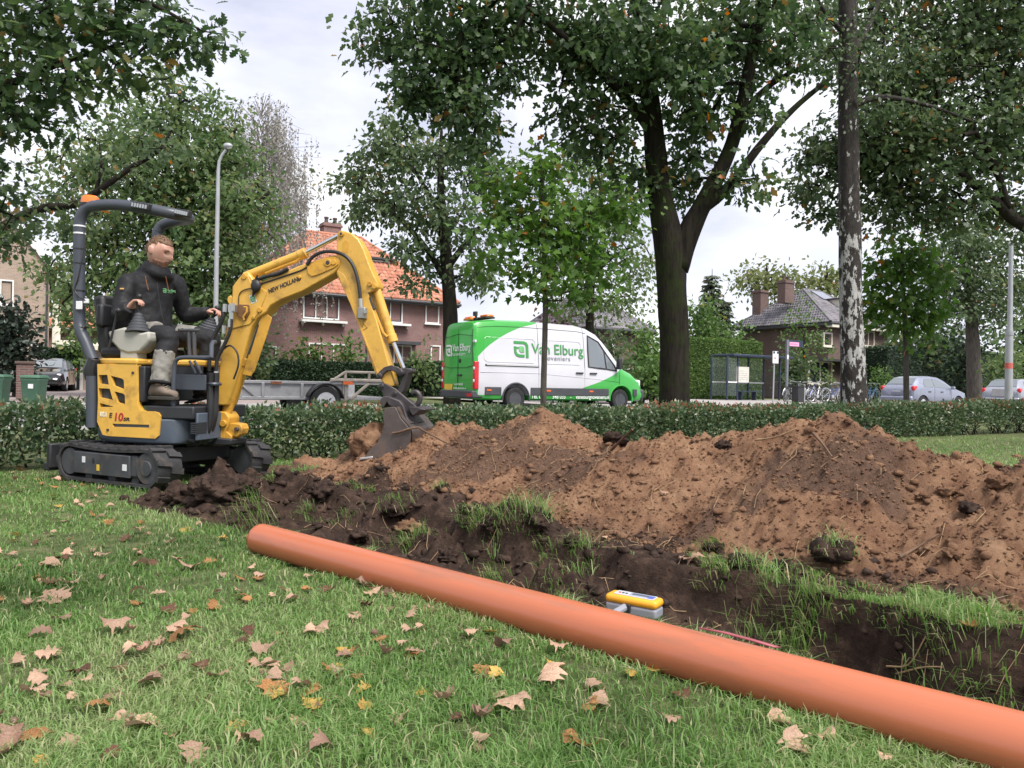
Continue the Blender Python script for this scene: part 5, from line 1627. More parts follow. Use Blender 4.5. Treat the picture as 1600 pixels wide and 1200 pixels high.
for sd in (-1, 1):
    for x in (RW, FW_):
        wheel(van, x, sd * .86, WR, .22, sd, M_DGREY)
        mb = MB()
        a_ = [Vector((x + math.cos(R(a)) * .47, sd * (VW + .004), WR + math.sin(R(a)) * .47)) for a in range(-8, 189, 12)]
        mb.tube(a_, .028, 6)
        obj('wheel_arch', mb, M_DGREY if x == RW and False else (M_DGREY if x == RW else M_VAN), van)
    mb = MB()
    for a, b in ((.30, RW - .47), (RW + .47, FW_ - .47), (FW_ + .47, 5.6)):
        mb.box(((a + b) / 2, sd * (VW - .01), .575), (b - a, .06, .235))
    obj('side_moulding', mb, M_DGREY, van, bevel=.012)
    for x in (.42, 2.35, 3.85):
        obj('side_marker', MB().box((x, sd * (VW + .024), .60), (.14, .012, .05)), M_AMBER, van, bevel=.004)
    # seams, swages and handles
    mb = MB()
    for x in (2.02, 3.62, 4.92):
        top = 2.4 if x < 4 else 1.25
        pts = [Vector((x, sd * (VW + .001), .46)), Vector((x, sd * (VW + .001), 1.3))]
        if x < 4:
            h = body_pts(ST, x)
            pts += [Vector((x, sd * (h[7][0] + .002), h[7][1])), Vector((x, sd * (h[8][0] + .002), h[8][1])), Vector((x, sd * (h[9][0] + .002), h[9][1] + .002))]
        mb.tube(pts, .006, 4)
    h = lambda x, k: body_pts(ST, x)[k]
    mb.tube([Vector((x, sd * (h(x, 8)[0] + .004), h(x, 8)[1])) for x in np.arange(.12, 4.0, .3)], .006, 4)
    obj('panel_gap', mb, M_SEAM, van)
    mb = MB()
    for (a, b, z0, z1) in ((.28, 1.92, 1.42, 2.14), (2.12, 3.5, 1.42, 2.14)):
        q = []
        for (x, f) in ((a + .08, 0), (b - .08, 0), (b, .1), (b, .9), (b - .08, 1), (a + .08, 1), (a, .9), (a, .1)):
            z = z0 + (z1 - z0) * f
            hb = body_pts(ST, x); 
            yy = np.interp(z, [hb[6][1], hb[7][1], hb[8][1]], [hb[6][0], hb[7][0], hb[8][0]])
            q.append(Vector((x, sd * (yy + .003), z)))
        mb.tube(q, .009, 5, closed=True)
    mb.tube([Vector((.15, sd * (VW + .001), 1.12)), Vector((2.0, sd * (VW + .001), 1.12)), Vector((3.6, sd * (VW + .001), 1.02)), Vector((4.9, sd * (VW + .001), .92))], .010, 5)
    obj('pressed_swage', mb, M_VAN, van)
    obj('door_rail', MB().box((1.16, sd * (VW + .004), 1.33), (1.72, .03, .045)), M_SEAM, van, bevel=.01)
    obj('door_rail_trim', MB().box((1.16, sd * (VW + .022), 1.335), (1.66, .012, .018)), M_CLEARLAMP, van)
    for x in (3.42, 3.92):
        hb = obj('door_handle', MB().box((x, sd * (VW + .025), 1.17), (.26, .035, .045)), M_BLACKPL, van, bevel=.012)
    # cab side glass
    g = obj('side_window', side_patch(ST, lambda f: ((.02 + .0 * f), (.92 - .05 * f) if f < .45 else .90 - (f - .45) * 1.0), 3.78, 4.72, sd, .010, 6, 8, 14, 4), M_CARGLASS, van)
    mb = MB()
    ring = []
    def onside(x, f):
        hb = body_pts(ST, x); t = 6 + f * 2; a = int(min(t, 7.999)); q = t - a
        return Vector((x, sd * (hb[a][0] + (hb[a + 1][0] - hb[a][0]) * q + .014), hb[a][1] + (hb[a + 1][1] - hb[a][1]) * q))
    ring = [onside(3.76, .02), onside(3.76, .5), onside(3.78, .94), onside(4.2, .92), onside(4.5, .62), onside(4.76, .30), onside(4.82, .02), onside(4.4, -.0), onside(4.1, .0)]
    mb.tube(ring, .022, 6, closed=True)
    mb.tube([onside(4.42, .0), onside(4.40, .74)], .024, 6)
    obj('window_frame', mb, M_BLACKPL, van)
    mb = MB(); mb.box((4.80, sd * 1.10, 1.50), (.12, .17, .36)); mb.box((4.82, sd * 1.0, 1.36), (.08, .12, .08))
    obj('mirror', mb, M_BLACKPL, van, bevel=.03)
    # tail lamp
    tl = obj('tail_lamp', MB().box((.045, sd * .93, 1.02), (.13, .13, .80)), M_REDLAMP, van, bevel=.02)
    for z in (1.22, .86):
        obj('lamp_lens', MB().sphere((-.02, sd * .94, z), .05, 12, 8, (.4, .9, 1)), M_CLEARLAMP, tl)
    obj('headlamp', MB().box((5.70, sd * .80, .88), (.28, .16, .24)), M_CLEARLAMP, van, bevel=.05)
obj('windscreen', end_patch(ST, 4.18, 5.06, .64, .74, (.012, .012)), M_CARGLASS, van)
mb = MB()
mb.box((.10, 0, .47), (.36, 1.92, .22)); obj('rear_bumper', mb, M_DGREY, van, bevel=.04)
obj('front_bumper', MB().box((5.86, 0, .52), (.30, 1.78, .36)), M_DGREY, van, bevel=.08)
obj('bumper_reflector', MB().box((-.085, -.80, .45), (.012, .24, .09)), M_REDLAMP, van)
mb = MB(); mb.tube([(-.012, 0, .62), (-.014, 0, 1.6), (.0, 0, 2.4)], .008, 4)
mb.tube([(-.006, -.80, 2.36), (-.010, -.80, 1.8), (-.010, -.86, 1.4)], .006, 4)
mb.tube([(-.01, -.82, 2.16), (-.012, 0, 2.24), (-.01, .82, 2.16)], .006, 4)
mb.tube([(-.01, -.88, 1.30), (-.012, -.5, 1.24), (-.012, .5, 1.24), (-.01, .88, 1.30)], .007, 4)
obj('rear_door_gap', mb, M_SEAM, van)
obj('rear_door_handle', MB().box((-.03, -.12, 1.02), (.05, .22, .05)), M_BLACKPL, van, bevel=.01)
obj('rear_lock', MB().sphere((-.02, -.12, 1.45), .05, 10, 6, (.5, 1, 1.4)), M_BLACKPL, van)
obj('door_hinge', MB().box((.01, -.90, 2.0), (.05, .13, .07)), M_CLEARLAMP, van, bevel=.01)
pl_ = obj('number_plate', MB().box((-.03, .52, .66), (.02, .46, .18)), M_YELLOWPLATE, van, bevel=.006)
# roof beacon bar
mb = MB(); mb.box((.62, 0, 2.735), (.30, 1.30, .05)); obj('beacon_base', mb, M_BLACKPL, van, bevel=.01)
for y in (-.45, .45):
    obj('beacon_lamp', MB().box((.62, y, 2.79), (.24, .40, .08)), M_ORANGE, van, bevel=.035)
mb = MB(); mb.cyl((.28, -.5, 2.66), (.24, -.5, 2.80), .03); mb.box((.23, -.5, 2.83), (.07, .16, .13)); obj('work_lamp', mb, M_BLACKPL, van, bevel=.01)
obj('rear_beacon', MB().box((.24, -.1, 2.70), (.10, .4, .07)), M_ORANGE, van, bevel=.02)
# long wheelbase: stretch the shell, keep the wheels round
van.scale = (1.085, 1.06, 1.0)
for o in van.children:
    if o.name.split('.')[0] in ('wheel', 'wheel_arch'):
        xc = RW if min(v.co.x for v in o.data.vertices) < 3 else FW_
        o.scale.x = 1 / 1.085; o.location.x = xc * (1 - 1 / 1.085)
# lettering and logos
M_LOGOGREEN = pbr('logo_green', (.05, .27, .07), .4, var=.05)
M_LOGOFADE = pbr('logo_green_pale', (.16, .40, .17), .4, var=.25, vs=3)
M_LETWHITE = pbr('lettering_white', (.80, .82, .80), .4, var=.03)
M_LETGREY = pbr('lettering_grey', (.20, .20, .24), .4, var=.05)
def logo(parent, o, ux, uz, s, mat, mat2):
    """rounded square leaf emblem"""
    o, ux, uz = Vector(o), Vector(ux).normalized(), Vector(uz).normalized()
    mb = MB()
    P = lambda a, b: [(x * s, y * s) for x, y in zip(a, b)]
    mb.prism([(0, 1 * s), (.70 * s, 1 * s), (.9 * s, .93 * s), (1 * s, .75 * s), (1 * s, -.05 * s), (.82 * s, -.05 * s), (.82 * s, .70 * s), (.76 * s, .8 * s), (.64 * s, .83 * s), (0, .83 * s)], o, ux, uz, .004)
    mb.prism([(0, .66 * s), (.17 * s, .66 * s), (.17 * s, .62 * s), (.34 * s, .62 * s), (.34 * s, .52 * s), (.17 * s, .52 * s), (.17 * s, .32 * s), (.24 * s, .20 * s), (.38 * s, .15 * s), (.72 * s, .15 * s), (.72 * s, -.02 * s), (.34 * s, -.02 * s), (.14 * s, .06 * s), (.02 * s, .24 * s)], o, ux, uz, .004)
    a = obj('logo', mb, mat, parent, smooth=False)
    m2 = MB()
    m2.prism([(.36 * s, .68 * s), (.62 * s, .68 * s), (.70 * s, .60 * s), (.70 * s, .28 * s), (.46 * s, .28 * s), (.36 * s, .38 * s)], o, ux, uz, .0035)
    obj('logo_leaf', m2, mat2, a, smooth=False)
    return a
def sidept(x, z):
    hb = body_pts(ST, x)
    return -float(np.interp(z, [p[1] for p in hb[3:10]], [p[0] for p in hb[3:10]])) - .012
up = Vector((0, (sidept(2.5, 2.1) - sidept(2.5, 1.5)), .6))
logo(van, (1.22, sidept(1.2, 1.60), 1.60), (1, 0, 0), up, .47, M_LOGOGREEN, M_LOGOFADE)
text('lettering', 'Van Elburg', .44, M_LOGOGREEN, van, (1.80, sidept(2.5, 1.72) - .004, 1.72), (1, 0, 0), up, bold=.003, xs=.93)
text('lettering', 'hoveniers', .20, M_LETGREY, van, (2.20, sidept(2.5, 1.54) - .004, 1.535), (1, 0, 0), up, space=1.15)
text('lettering', 'Tel. 06-       548 033    -    vanelburghoveniers.nl', .175, M_LETWHITE, van, (1.78, -VW - .006, .37), (1, 0, 0), (0, 0, 1), bold=.002, xs=.80)
logo(van, (-.022, .70, 1.60), (0, -1, 0), (0, 0, 1), .34, M_LETWHITE, M_LETWHITE)
text('lettering', 'Van Elburg', .30, M_LETWHITE, van, (-.024, .32, 1.74), (0, -1, 0), (0, 0, 1), bold=.003, xs=.80)
text('lettering', 'hoveniers', .15, M_LETWHITE, van, (-.024, .32, 1.60), (0, -1, 0), (0, 0, 1), space=1.3)
text('lettering', 'Tel. 06 548 033', .085, M_LETWHITE, van, (-.034, .18, .72), (0, -1, 0), (0, 0, 1))
text('lettering', 'vanelburghoveniers.nl', .085, M_LETWHITE, van, (-.034, .22, .61), (0, -1, 0), (0, 0, 1))

# ----- cars
HATCH = [(0.0, .70, .72, .62, .36, .84, .88), (.06, .78, .80, .62, .30, .90, .98), (.20, .82, .83, .60, .27, .94, 1.12), (.55, .85, .85, .57, .25, .97, 1.40), (.80, .86, .86, .57, .24, .97, 1.455), (1.4, .86, .86, .58, .24, .96, 1.49), (2.0, .86, .86, .57, .24, .94, 1.455), (2.4, .86, .855, .57, .24, .93, 1.33),
         (2.95, .86, .84, .62, .24, .91, 1.02), (3.1, .86, .83, .63, .24, .89, .97), (3.6, .84, .78, .62, .25, .78, .86), (3.85, .78, .70, .55, .28, .66, .72), (3.98, .66, .58, .42, .34, .50, .54)]
def car(name, label, loc, rz, paint, dark_glass=M_CARGLASS, scale=1.0, plate=M_YELLOWPLATE, group=None):
    c = empty(name, loc, rz, label, 'car', group)
    xs = sorted(set([s[0] for s in HATCH] + list(np.arange(.3, 3.9, .25))))
    rw, fw, r = .62, 3.12, .30
    b = obj('body', car_body(HATCH, xs), paint, c, angle=38)
    cut(b, [disc(rw, -1.1, -.55, r, .36), disc(rw, .55, 1.1, r, .36), disc(fw, -1.1, -.55, r, .36), disc(fw, .55, 1.1, r, .36)])
    for sd in (-1, 1):
        for x in (rw, fw):
            wheel(c, x, sd * .76, r, .19, sd)
        obj('side_window', side_patch(HATCH, lambda f: (.06, .35 + .6 * min(1, f / .35)), .74, 1.34, sd, .010, 6, 8, 8, 3), dark_glass, c)
        obj('side_window', side_patch(HATCH, lambda f: (.06, .95 if f < .3 else .95 - (f - .3) * .98), 1.42, 2.66, sd, .010, 6, 8, 12, 3), dark_glass, c)
        tl = MB(); tl.box((.16, sd * .735, .93), (.30, .16, .22)); obj('tail_lamp', tl, M_REDLAMP, c, bevel=.05)
        obj('headlamp', MB().box((3.66, sd * .62, .70), (.34, .18, .14)), M_CLEARLAMP, c, bevel=.05)
        mb = MB(); mb.box((2.52, sd * .96, .98), (.10, .18, .13)); obj('mirror', mb, paint, c, bevel=.03)
        for x in (1.02, 1.88):
            obj('door_handle', MB().box((x, sd * .872, .80), (.18, .03, .035)), M_BLACKPL, c, bevel=.01)
        mb = MB()
        for x in (1.38, 2.55):
            hb = body_pts(HATCH, x); mb.tube([Vector((x, sd * (p[0] + .002), p[1])) for p in hb[3:7]], .005, 4)
        obj('panel_gap', mb, M_SEAM, c)
    obj('rear_window', end_patch(HATCH, .60, .19, .50, .60, (-.012, .012)), dark_glass, c)
    obj('windscreen', end_patch(HATCH, 2.12, 2.92, .50, .62, (.012, .012)), dark_glass, c)
    obj('rear_bumper', MB().box((.03, 0, .47), (.22, 1.54, .24)), paint, c, bevel=.06)
    obj('number_plate', MB().box((-.03, 0, .70), (.02, .50, .12)), plate, c, bevel=.004)
    obj('rear_wiper', MB().tube([(.16, 0, 1.06), (.14, -.38, 1.045)], .014, 5), M_BLACKPL, c)
    obj('tailgate_trim', MB().box((-.005, 0, .80), (.03, .36, .03)), M_CLEARLAMP, c, bevel=.006)
    return c
M_SILVER = pbr('silver_blue_paint', (.27, .29, .37), .3, .35, var=.05, coat=.5)
M_SILVER2 = pbr('silver_grey_paint', (.33, .34, .39), .3, .35, var=.05, coat=.5)
M_BLACKCAR = pbr('black_paint', (.012, .012, .015), .12, var=.1, coat=1.0)
p = W(1383, 600, 33.5)
sil = car('parked_car', 'silver blue hatchback seen from behind, standing beyond the young tree on the right', (p.x + .60, 33.7, .012), STREET - R(4), M_SILVER, plate=M_SILVER)
p = W(1527, 600, 36.5)
sil2 = car('parked_car', 'light silver car with blank grey number plate at the right edge behind the lamp post', (p.x + .8, 36.0, .012), STREET + R(8), M_SILVER2, plate=M_GREYBLUR)
obj('rear_panel', MB().box((-.034, .05, .82), (.02, .60, .34)), M_GREYBLUR, sil2, smooth=False)
p = W(64, 600, 32.5)
blk = car('parked_car', 'shiny black car parked in the driveway by the tan house', (p.x - 1.5, 36.2, .10), R(-68), M_BLACKCAR)

p = W(972, 600, 31.0)
car('parked_car', 'dark car whose nose just shows beyond the green bonnet of the van', (p.x - 2.6, 29.6, .012), STREET + R(-6), M_BLACKCAR)
# ----- flat trailer
M_GALV = pbr('galvanised_steel', (.36, .36, .37), .5, .5, var=.15, vs=5, dirt=(.20, .15, .11), dirt_amt=.4)
M_PANEL = pbr('grey_trailer_panel', (.30, .30, .31), .6, .1, var=.1, dirt=(.18, .15, .12), dirt_amt=.4)
tx = FAC(503, 620, 16.2)[0]
tr = empty('trailer', S(tx, 16.2, .012), STREET, 'flat grey plant trailer with wheel and mudguard in view, parked behind the hedge', 'trailer')
def tlx(px): return FAC(px, 610, 16.2)[0] - tx
bx0, bx1 = tlx(360), tlx(600)
mb = MB(); mb.box(((bx0 + tlx(535)) / 2, 0, .56), (tlx(535) - bx0, .03, .30)); obj('side_panel', mb, M_PANEL, tr)
mb = MB(); mb.box(((bx0 + bx1) / 2, -.02, .735), (bx1 - bx0, .07, .06)); mb.box(((bx0 + bx1) / 2, -.02, .40), (bx1 - bx0, .07, .06))
for px in (375, 410, 471, 536, 541):
    mb.box((tlx(px), -.03, .57), (.06, .06, .30))
obj('side_rail', mb, M_GALV, tr, bevel=.006)
mb = MB(); mb.box(((bx0 + bx1) / 2, .95, .40), (bx1 - bx0, 1.8, .08)); obj('deck', mb, M_GALV, tr)
mb = MB(); mb.box(((bx0 + bx1) / 2, 1.88, .56), (bx1 - bx0, .04, .30)); obj('side_panel', mb, M_PANEL, tr)
mb = MB()
a, b, c_ = tlx(515), tlx(538), tlx(600)
mb.tube([(a, -.05, .76), (b, -.05, .98), (c_, -.05, .98)], .03, 6); mb.tube([(b, -.05, .98), (b, -.05, .36)], .035, 6); mb.tube([(tlx(575), -.05, .98), (tlx(575), -.05, .80)], .03, 6)
mb.tube([(a, -.05, .80), (c_, -.05, .80)], .04, 6); mb.tube([(tlx(546), -.05, .38), (tlx(575), -.05, .74)], .035, 6); mb.tube([(c_, -.05, .98), (c_, -.05, .38)], .03, 6)
obj('loading_ramp', mb, pbr('weathered_rail', (.33, .29, .25), .7, .2, var=.2, vs=8), tr)
obj('side_marker', MB().box((tlx(541), -.10, .74), (.22, .02, .07)), M_AMBER, tr)
obj('rail_rust', MB().box((tlx(430), -.062, .72), (.22, .012, .06)), pbr('rust', (.22, .08, .04), .9, var=.3), tr)
wheel(tr, 0, -.20, .335, .19, -1)
mb = MB(); pts = [Vector((math.cos(R(a)) * .38, -.20, .335 + math.sin(R(a)) * .38)) for a in range(10, 172, 12)]
r1 = [[p + Vector((0, dy, 0)) for p in pts] for dy in (-.12, .12)]
mb.loft(r1, caps=False, closed=False)
mg = obj('mudguard', mb, M_BLACKPL, tr); sm = mg.modifiers.new('thickness', 'SOLIDIFY'); sm.thickness = .02
wheel(tr, -.02, 2.05, .32, .19, 1)
mb = MB(); mb.tube([(tlx(372), -.03, .72), (tlx(400), -.03, .42)], .03, 6); obj('brace', mb, M_GALV, tr)
# ------------------------------------------------------------------ street furniture
M_POLE = pbr('lamp_post_grey', (.36, .37, .39), .5, .2, var=.08, vs=3)
M_NAVY = pbr('navy_steel', (.035, .05, .085), .45, .2, var=.1)
M_SIGNW = pbr('sign_white', (.72, .72, .74), .5, var=.04)
# left lamp post with curved arm
Y = 21.4
b = W(337, 640, Y); b.z = 0
lp = empty('street_lamp', b, 0, 'tall grey lamp post with bent arm rising behind the digger operator', 'street lamp')
def rel(px, py, Y=Y, o=b): return W(px, py, Y) - o
obj('post', MB().tube([(0, 0, 0), rel(337, 500), rel(338.5, 400), rel(340.5, 300), rel(341, 268), rel(342.5, 252), rel(347, 242), rel(353, 234)], [.072, .066, .060, .054, .046, .042, .038, .036], 14), M_POLE, lp)
mb = MB(); hp = rel(356, 228); mb.sphere(hp, .12, 14, 10, (1.1, .75, .7)); h_ = obj('lamp_head', mb, M_POLE, lp)
obj('lamp_shade', MB().sphere(hp + Vector((.02, 0, -.04)), .095, 12, 8, (1, .7, .5)), M_SIGNW, lp)
obj('collar', MB().cyl((0, 0, .0), (0, 0, .9), .10, .10, 14), M_POLE, lp, bevel=.01)
# right lamp post
Y = 22.0
b2 = W(1576, 640, Y); b2.z = 0
lp = empty('street_lamp', b2, 0, 'pale grey lamp post at the right edge with a red sticker', 'street lamp')
r2 = lambda px, py: W(px, py, Y) - b2
obj('post', MB().tube([(0, 0, 0), r2(1576.5, 560), r2(1577.5, 520), r2(1578, 510), r2(1579, 440), r2(1580, 384)], [.105, .10, .095, .070, .062, .055], 14), M_POLE, lp)
obj('post_cap', MB().sphere(r2(1580, 381), .075, 12, 8, (1, 1, .7)), M_POLE, lp)
mb = MB(); mb.cyl(r2(1577.4, 524), r2(1577.5, 518), .107, .107, 14); obj('joint_ring', mb, M_POLE, lp)
mb = MB(); mb.cyl(r2(1576.3, 576), r2(1576.4, 567), .1045, .1035, 14); obj('sticker', mb, pbr('red_sticker', (.55, .12, .10), .6, var=.3, vs=20), lp)
# bus stop sign on pole
v = 24.6
u_, _z = FAC(1208, 612, v)
bs = empty('bus_stop_sign', S(u_, v, .1), STREET, 'white bus stop sign on a thin grey pole in front of the shelter', 'sign')
zt = FAC(1213, 549, v)[1]; zb_ = FAC(1213, 568, v)[1]
obj('pole', MB().cyl((0, 0, 0), (.05, 0, zt - .1), .035, n=10), M_POLE, bs)
obj('sign_board', MB().box((.06, -.05, (zt + zb_) / 2 - .1), (.40, .04, zt - zb_)), M_SIGNW, bs, bevel=.01)
for k in (-1, 1):
    obj('sign_emblem', MB().box((.06 + k * .13, -.075, zt - .16), (.12, .012, .10)), M_NAVY, bs)
obj('sign_emblem', MB().box((.0, -.075, (zt + zb_) / 2 - .14), (.08, .012, .07)), pbr('sign_red', (.6, .05, .04), .5), bs)
# bus shelter
v = 30.7
u0, u1 = FAC(1118, 600, v + 1.2)[0], FAC(1231, 600, v)[0]
sh = empty('bus_shelter', S(u0, v, .1), STREET, 'glass bus shelter with dark blue frame and flat roof by the pale hedge', 'bus shelter')
Ls = u1 - u0; zt = FAC(1175, 559, v)[1] - .1
obj('roof', MB().box((Ls / 2, .55, zt + .10), (Ls + .25, 1.7, .13)), M_NAVY, sh, bevel=.03)
px_ = [FAC(x, 600, v)[0] - u0 for x in (1136, 1152, 1193, 1218)]
for k, x in enumerate(px_):
    y = 0 if k in (0, 3) else (0 if k == 1 else 1.15)
    obj('post', MB().box((x, y, zt / 2 + .02), (.09, .09, zt)), M_NAVY, sh, bevel=.01)
obj('post', MB().box((px_[0], 1.2, zt / 2 + .02), (.09, .09, zt)), M_NAVY, sh, bevel=.01)
obj('post', MB().box((px_[3], 1.2, zt / 2 + .02), (.09, .09, zt)), M_NAVY, sh, bevel=.01)
M_CLEAR = glassmat('shelter_glass', (.20, .24, .24), .03, .12)
for (x0, x1) in ((px_[0], px_[3]),):
    obj('glass_pane', MB().box(((x0 + x1) / 2, 1.2, zt / 2 + .1), (x1 - x0 - .1, .02, zt - .3)), M_CLEAR, sh, smooth=False)
obj('glass_pane', MB().box(((px_[0] + px_[1]) / 2, 0, zt / 2 + .1), (px_[1] - px_[0] - .1, .02, zt - .3)), M_CLEAR, sh, smooth=False)
obj('glass_pane', MB().box((px_[0], .6, zt / 2 + .1), (.02, 1.1, zt - .3)), M_CLEAR, sh, smooth=False)
obj('glass_pane', MB().box((px_[3], .6, zt / 2 + .1), (.02, 1.1, zt - .3)), M_CLEAR, sh, smooth=False)
mb = MB(); mb.box(((px_[0] + px_[3]) / 2, 1.17, zt * .42), (px_[3] - px_[0], .03, .07)); mb.box(((px_[0] + px_[1]) / 2, -.02, zt * .42), (px_[1] - px_[0], .03, .07)); obj('glass_stripe', mb, M_SIGNW, sh)
a, b_ = FAC(1151, 592, v)[0] - u0, FAC(1170, 572, v)[0] - u0
po = obj('poster', MB().box(((a + b_) / 2, .0, zt * .60), (b_ - a, .05, zt * .36)), pbr('timetable_paper', (.62, .60, .54), .6, var=.12, vs=5), sh)
mb = MB()
for k in range(5):
    mb.box(((a + b_) / 2, -.028, zt * (.48 + .05 * k)), ((b_ - a) * .75, .004, .02))
obj('print_line', mb, pbr('print_grey', (.35, .33, .32), .7), po)
x = FAC(1178, 580, v)[0] - u0
obj('notice', MB().box((x, 1.16, zt * .68), (.22, .02, .34)), M_SIGNW, sh)
a, b_ = FAC(1162, 610, v)[0] - u0, FAC(1202, 605, v)[0] - u0
bn = obj('bench', MB().box(((a + b_) / 2, .75, .52), (b_ - a, .4, .06)), M_NAVY, sh, bevel=.01)
for k in (.25, .8):
    obj('bench_leg', MB().box((a + (b_ - a) * k, .75, .26), (.07, .3, .5)), M_NAVY, bn)
# bus information flag sign
v = 29.5
u_, _z = FAC(1229, 600, v)
fs = empty('stop_flag_sign', S(u_, v, .1), STREET, 'dark post with pink flag sign beside the bus shelter', 'sign')
zt = FAC(1230, 531, v)[1] - .1
obj('post', MB().box((0, 0, zt / 2), (.16, .12, zt)), pbr('post_grey', (.16, .17, .20), .5), fs, bevel=.01)
a = FAC(1254, 540, v)[0] - u_; zlo = FAC(1240, 542, v)[1] - .1
obj('flag', MB().box((a / 2, 0, (zt + zlo) / 2), (a, .10, zt - zlo)), M_NAVY, fs, bevel=.01)
obj('flag_face', MB().box((a * .40, -.056, (zt + zlo) / 2 - .04), (a * .62, .012, (zt - zlo) * .62)), pbr('pink_sign', (.85, .38, .58), .5, var=.03), fs)
mb = MB()
for k in range(6):
    mb.box((a * .16 + a * .08 * k, -.064, (zt + zlo) / 2 - .04), (a * .05, .004, (zt - zlo) * .2))
obj('flag_lettering', mb, pbr('pink_sign_print', (.8, .14, .30), .5), fs)
obj('notice', MB().box((-.02, -.07, zt * .72), (.13, .012, .26)), M_SIGNW, fs)
# wheelie bins
M_BIN = pbr('green_bin_plastic', (.055, .135, .085), .55, var=.08, vs=4, dirt=(.16, .20, .17), dirt_amt=.4)
def bin_(label, px, Y, rz):
    p = W(px, 640, Y)
    b = empty('wheelie_bin', (p.x, Y, -.06), rz, label, 'bin', 'green wheelie bins by the driveway')
    rings = []
    for z, w, d in ((.05, .18, .17), (.70, .215, .21), (.73, .23, .225), (.77, .23, .225)):
        rings.append([Vector((-w, -d, z)), Vector((w, -d, z)), Vector((w, d, z)), Vector((-w, d, z))])
    mb = MB(); mb.loft(rings); bo = obj('bin_body', mb, M_BIN, b, bevel=.02)
    mb = MB(); rings = []
    for z, w, d in ((.775, .24, .24), (.80, .245, .245), (.845, .22, .22), (.855, .14, .16)):
        rings.append([Vector((-w, -d, z)), Vector((w, -d, z)), Vector((w, d, z)), Vector((-w, d, z))])
    mb.loft(rings); obj('lid', mb, M_BIN, b, bevel=.015)
    for sx in (-.2, .2):
        obj('wheel', MB().cyl((sx - .03, .24, .10), (sx + .03, .24, .10), .10, n=14), M_TYRE, b)
    obj('handle', MB().tube([(-.2, .30, .76), (-.2, .36, .78), (.2, .36, .78), (.2, .30, .76)], .014, 6), M_BIN, b)
    obj('sticker', MB().box((.02, -.207, .58), (.12, .006, .11)), M_SIGNW, b)
    return b
bin_('green wheelie bin cut off by the left edge', -4, 19.0, R(8))
bin_('green wheelie bin next to the brick gate pillar', 53, 19.0, R(4))
p = W(38, 640, 21.0)
gp = empty('gate_pillar', (p.x, 21.0, 0), STREET, 'short brown brick gate pillar behind the green bins', 'pillar')
obj('shaft', MB().box((0, 0, .55), (.40, .40, 1.1)), M_BRICK_BROWN, gp, smooth=False)
obj('cap', MB().box((0, 0, 1.13), (.48, .48, .07)), M_ROOFDARK, gp, bevel=.01)

# bicycles
M_BIKEBLK = pbr('bike_black', (.06, .06, .07), .35, .3)
M_BIKEBLU = pbr('bike_blue', (.08, .22, .42), .35, .3)
M_BIKESIL = pbr('bike_silver', (.50, .51, .53), .4, .3)
M_BIKEDKB = pbr('bike_dark_blue', (.10, .13, .32), .35, .3)
def bike_parts(root, mat):
    r = .34
    for x in (0, 1.05):
        mb = MB(); mb.tube([Vector((x + math.cos(k * .2618) * r, 0, r + math.sin(k * .2618) * r)) for k in range(24)], .024, 6, closed=True)
        wh = obj('wheel', mb, M_TYRE, root)
        mb = MB(); mb.tube([Vector((x + math.cos(k * .2618) * (r - .03), 0, r + math.sin(k * .2618) * (r - .03))) for k in range(24)], .016, 4, closed=True)
        for k in range(10):
            a = 6.283 * k / 10; mb.tube([(x, .0, r), (x + math.cos(a) * (r - .03), 0, r + math.sin(a) * (r - .03))], .004, 3, caps=False)
        obj('rim', mb, M_BIKESIL, wh)
        mb = MB(); mb.tube([Vector((x + math.cos(R(a)) * (r + .045), 0, r + math.sin(R(a)) * (r + .045))) for a in range(20, 190, 20)], .022, 5)
        obj('mudguard', mb, M_BIKESIL, root)
    mb = MB()
    mb.tube([(.0, 0, r), (.45, 0, .30), (.92, 0, .80)], .028, 6); mb.tube([(.45, 0, .30), (.32, 0, .82)], .028, 6); mb.tube([(.0, 0, r), (.34, 0, .72)], .014, 6)
    mb.tube([(.36, 0, .62), (.90, 0, .72)], .018, 6); mb.tube([(.90, 0, .95), (.94, 0, .72), (1.05, 0, r)], .018, 6)
    obj('frame', mb, mat, root)
    obj('handlebar', MB().tube([(.72, -.27, 1.02), (.86, -.24, 1.04), (.90, 0, 1.0), (.86, .24, 1.04), (.72, .27, 1.02)], .014, 6), M_BIKESIL, root)
    obj('saddle', MB().sphere((.30, 0, .90), .13, 10, 6, (1.1, .75, .35)), M_BIKEBLK, root)
    mb = MB(); mb.box((-.02, 0, .76), (.36, .12, .02)); mb.tube([(0, .06, r), (-.08, .06, .76)], .008, 4); mb.tube([(0, -.06, r), (-.08, -.06, .76)], .008, 4); obj('luggage_rack', mb, M_BIKEBLK, root)
    obj('crank', MB().cyl((.45, -.05, .30), (.45, .05, .30), .09, n=14), M_BIKESIL, root)
def bike(label, px, v, rz, mat, lean):
    u, z = FAC(px, 610, v)
    p = S(u, v, .1)
    b = empty('bicycle', p, STREET + rz, label, 'bicycle', 'bicycles parked beside the bus shelter')
    b.rotation_euler = (lean, 0, STREET + rz)
    b.scale = (1.12, 1.12, 1.12)
    bike_parts(b, mat)
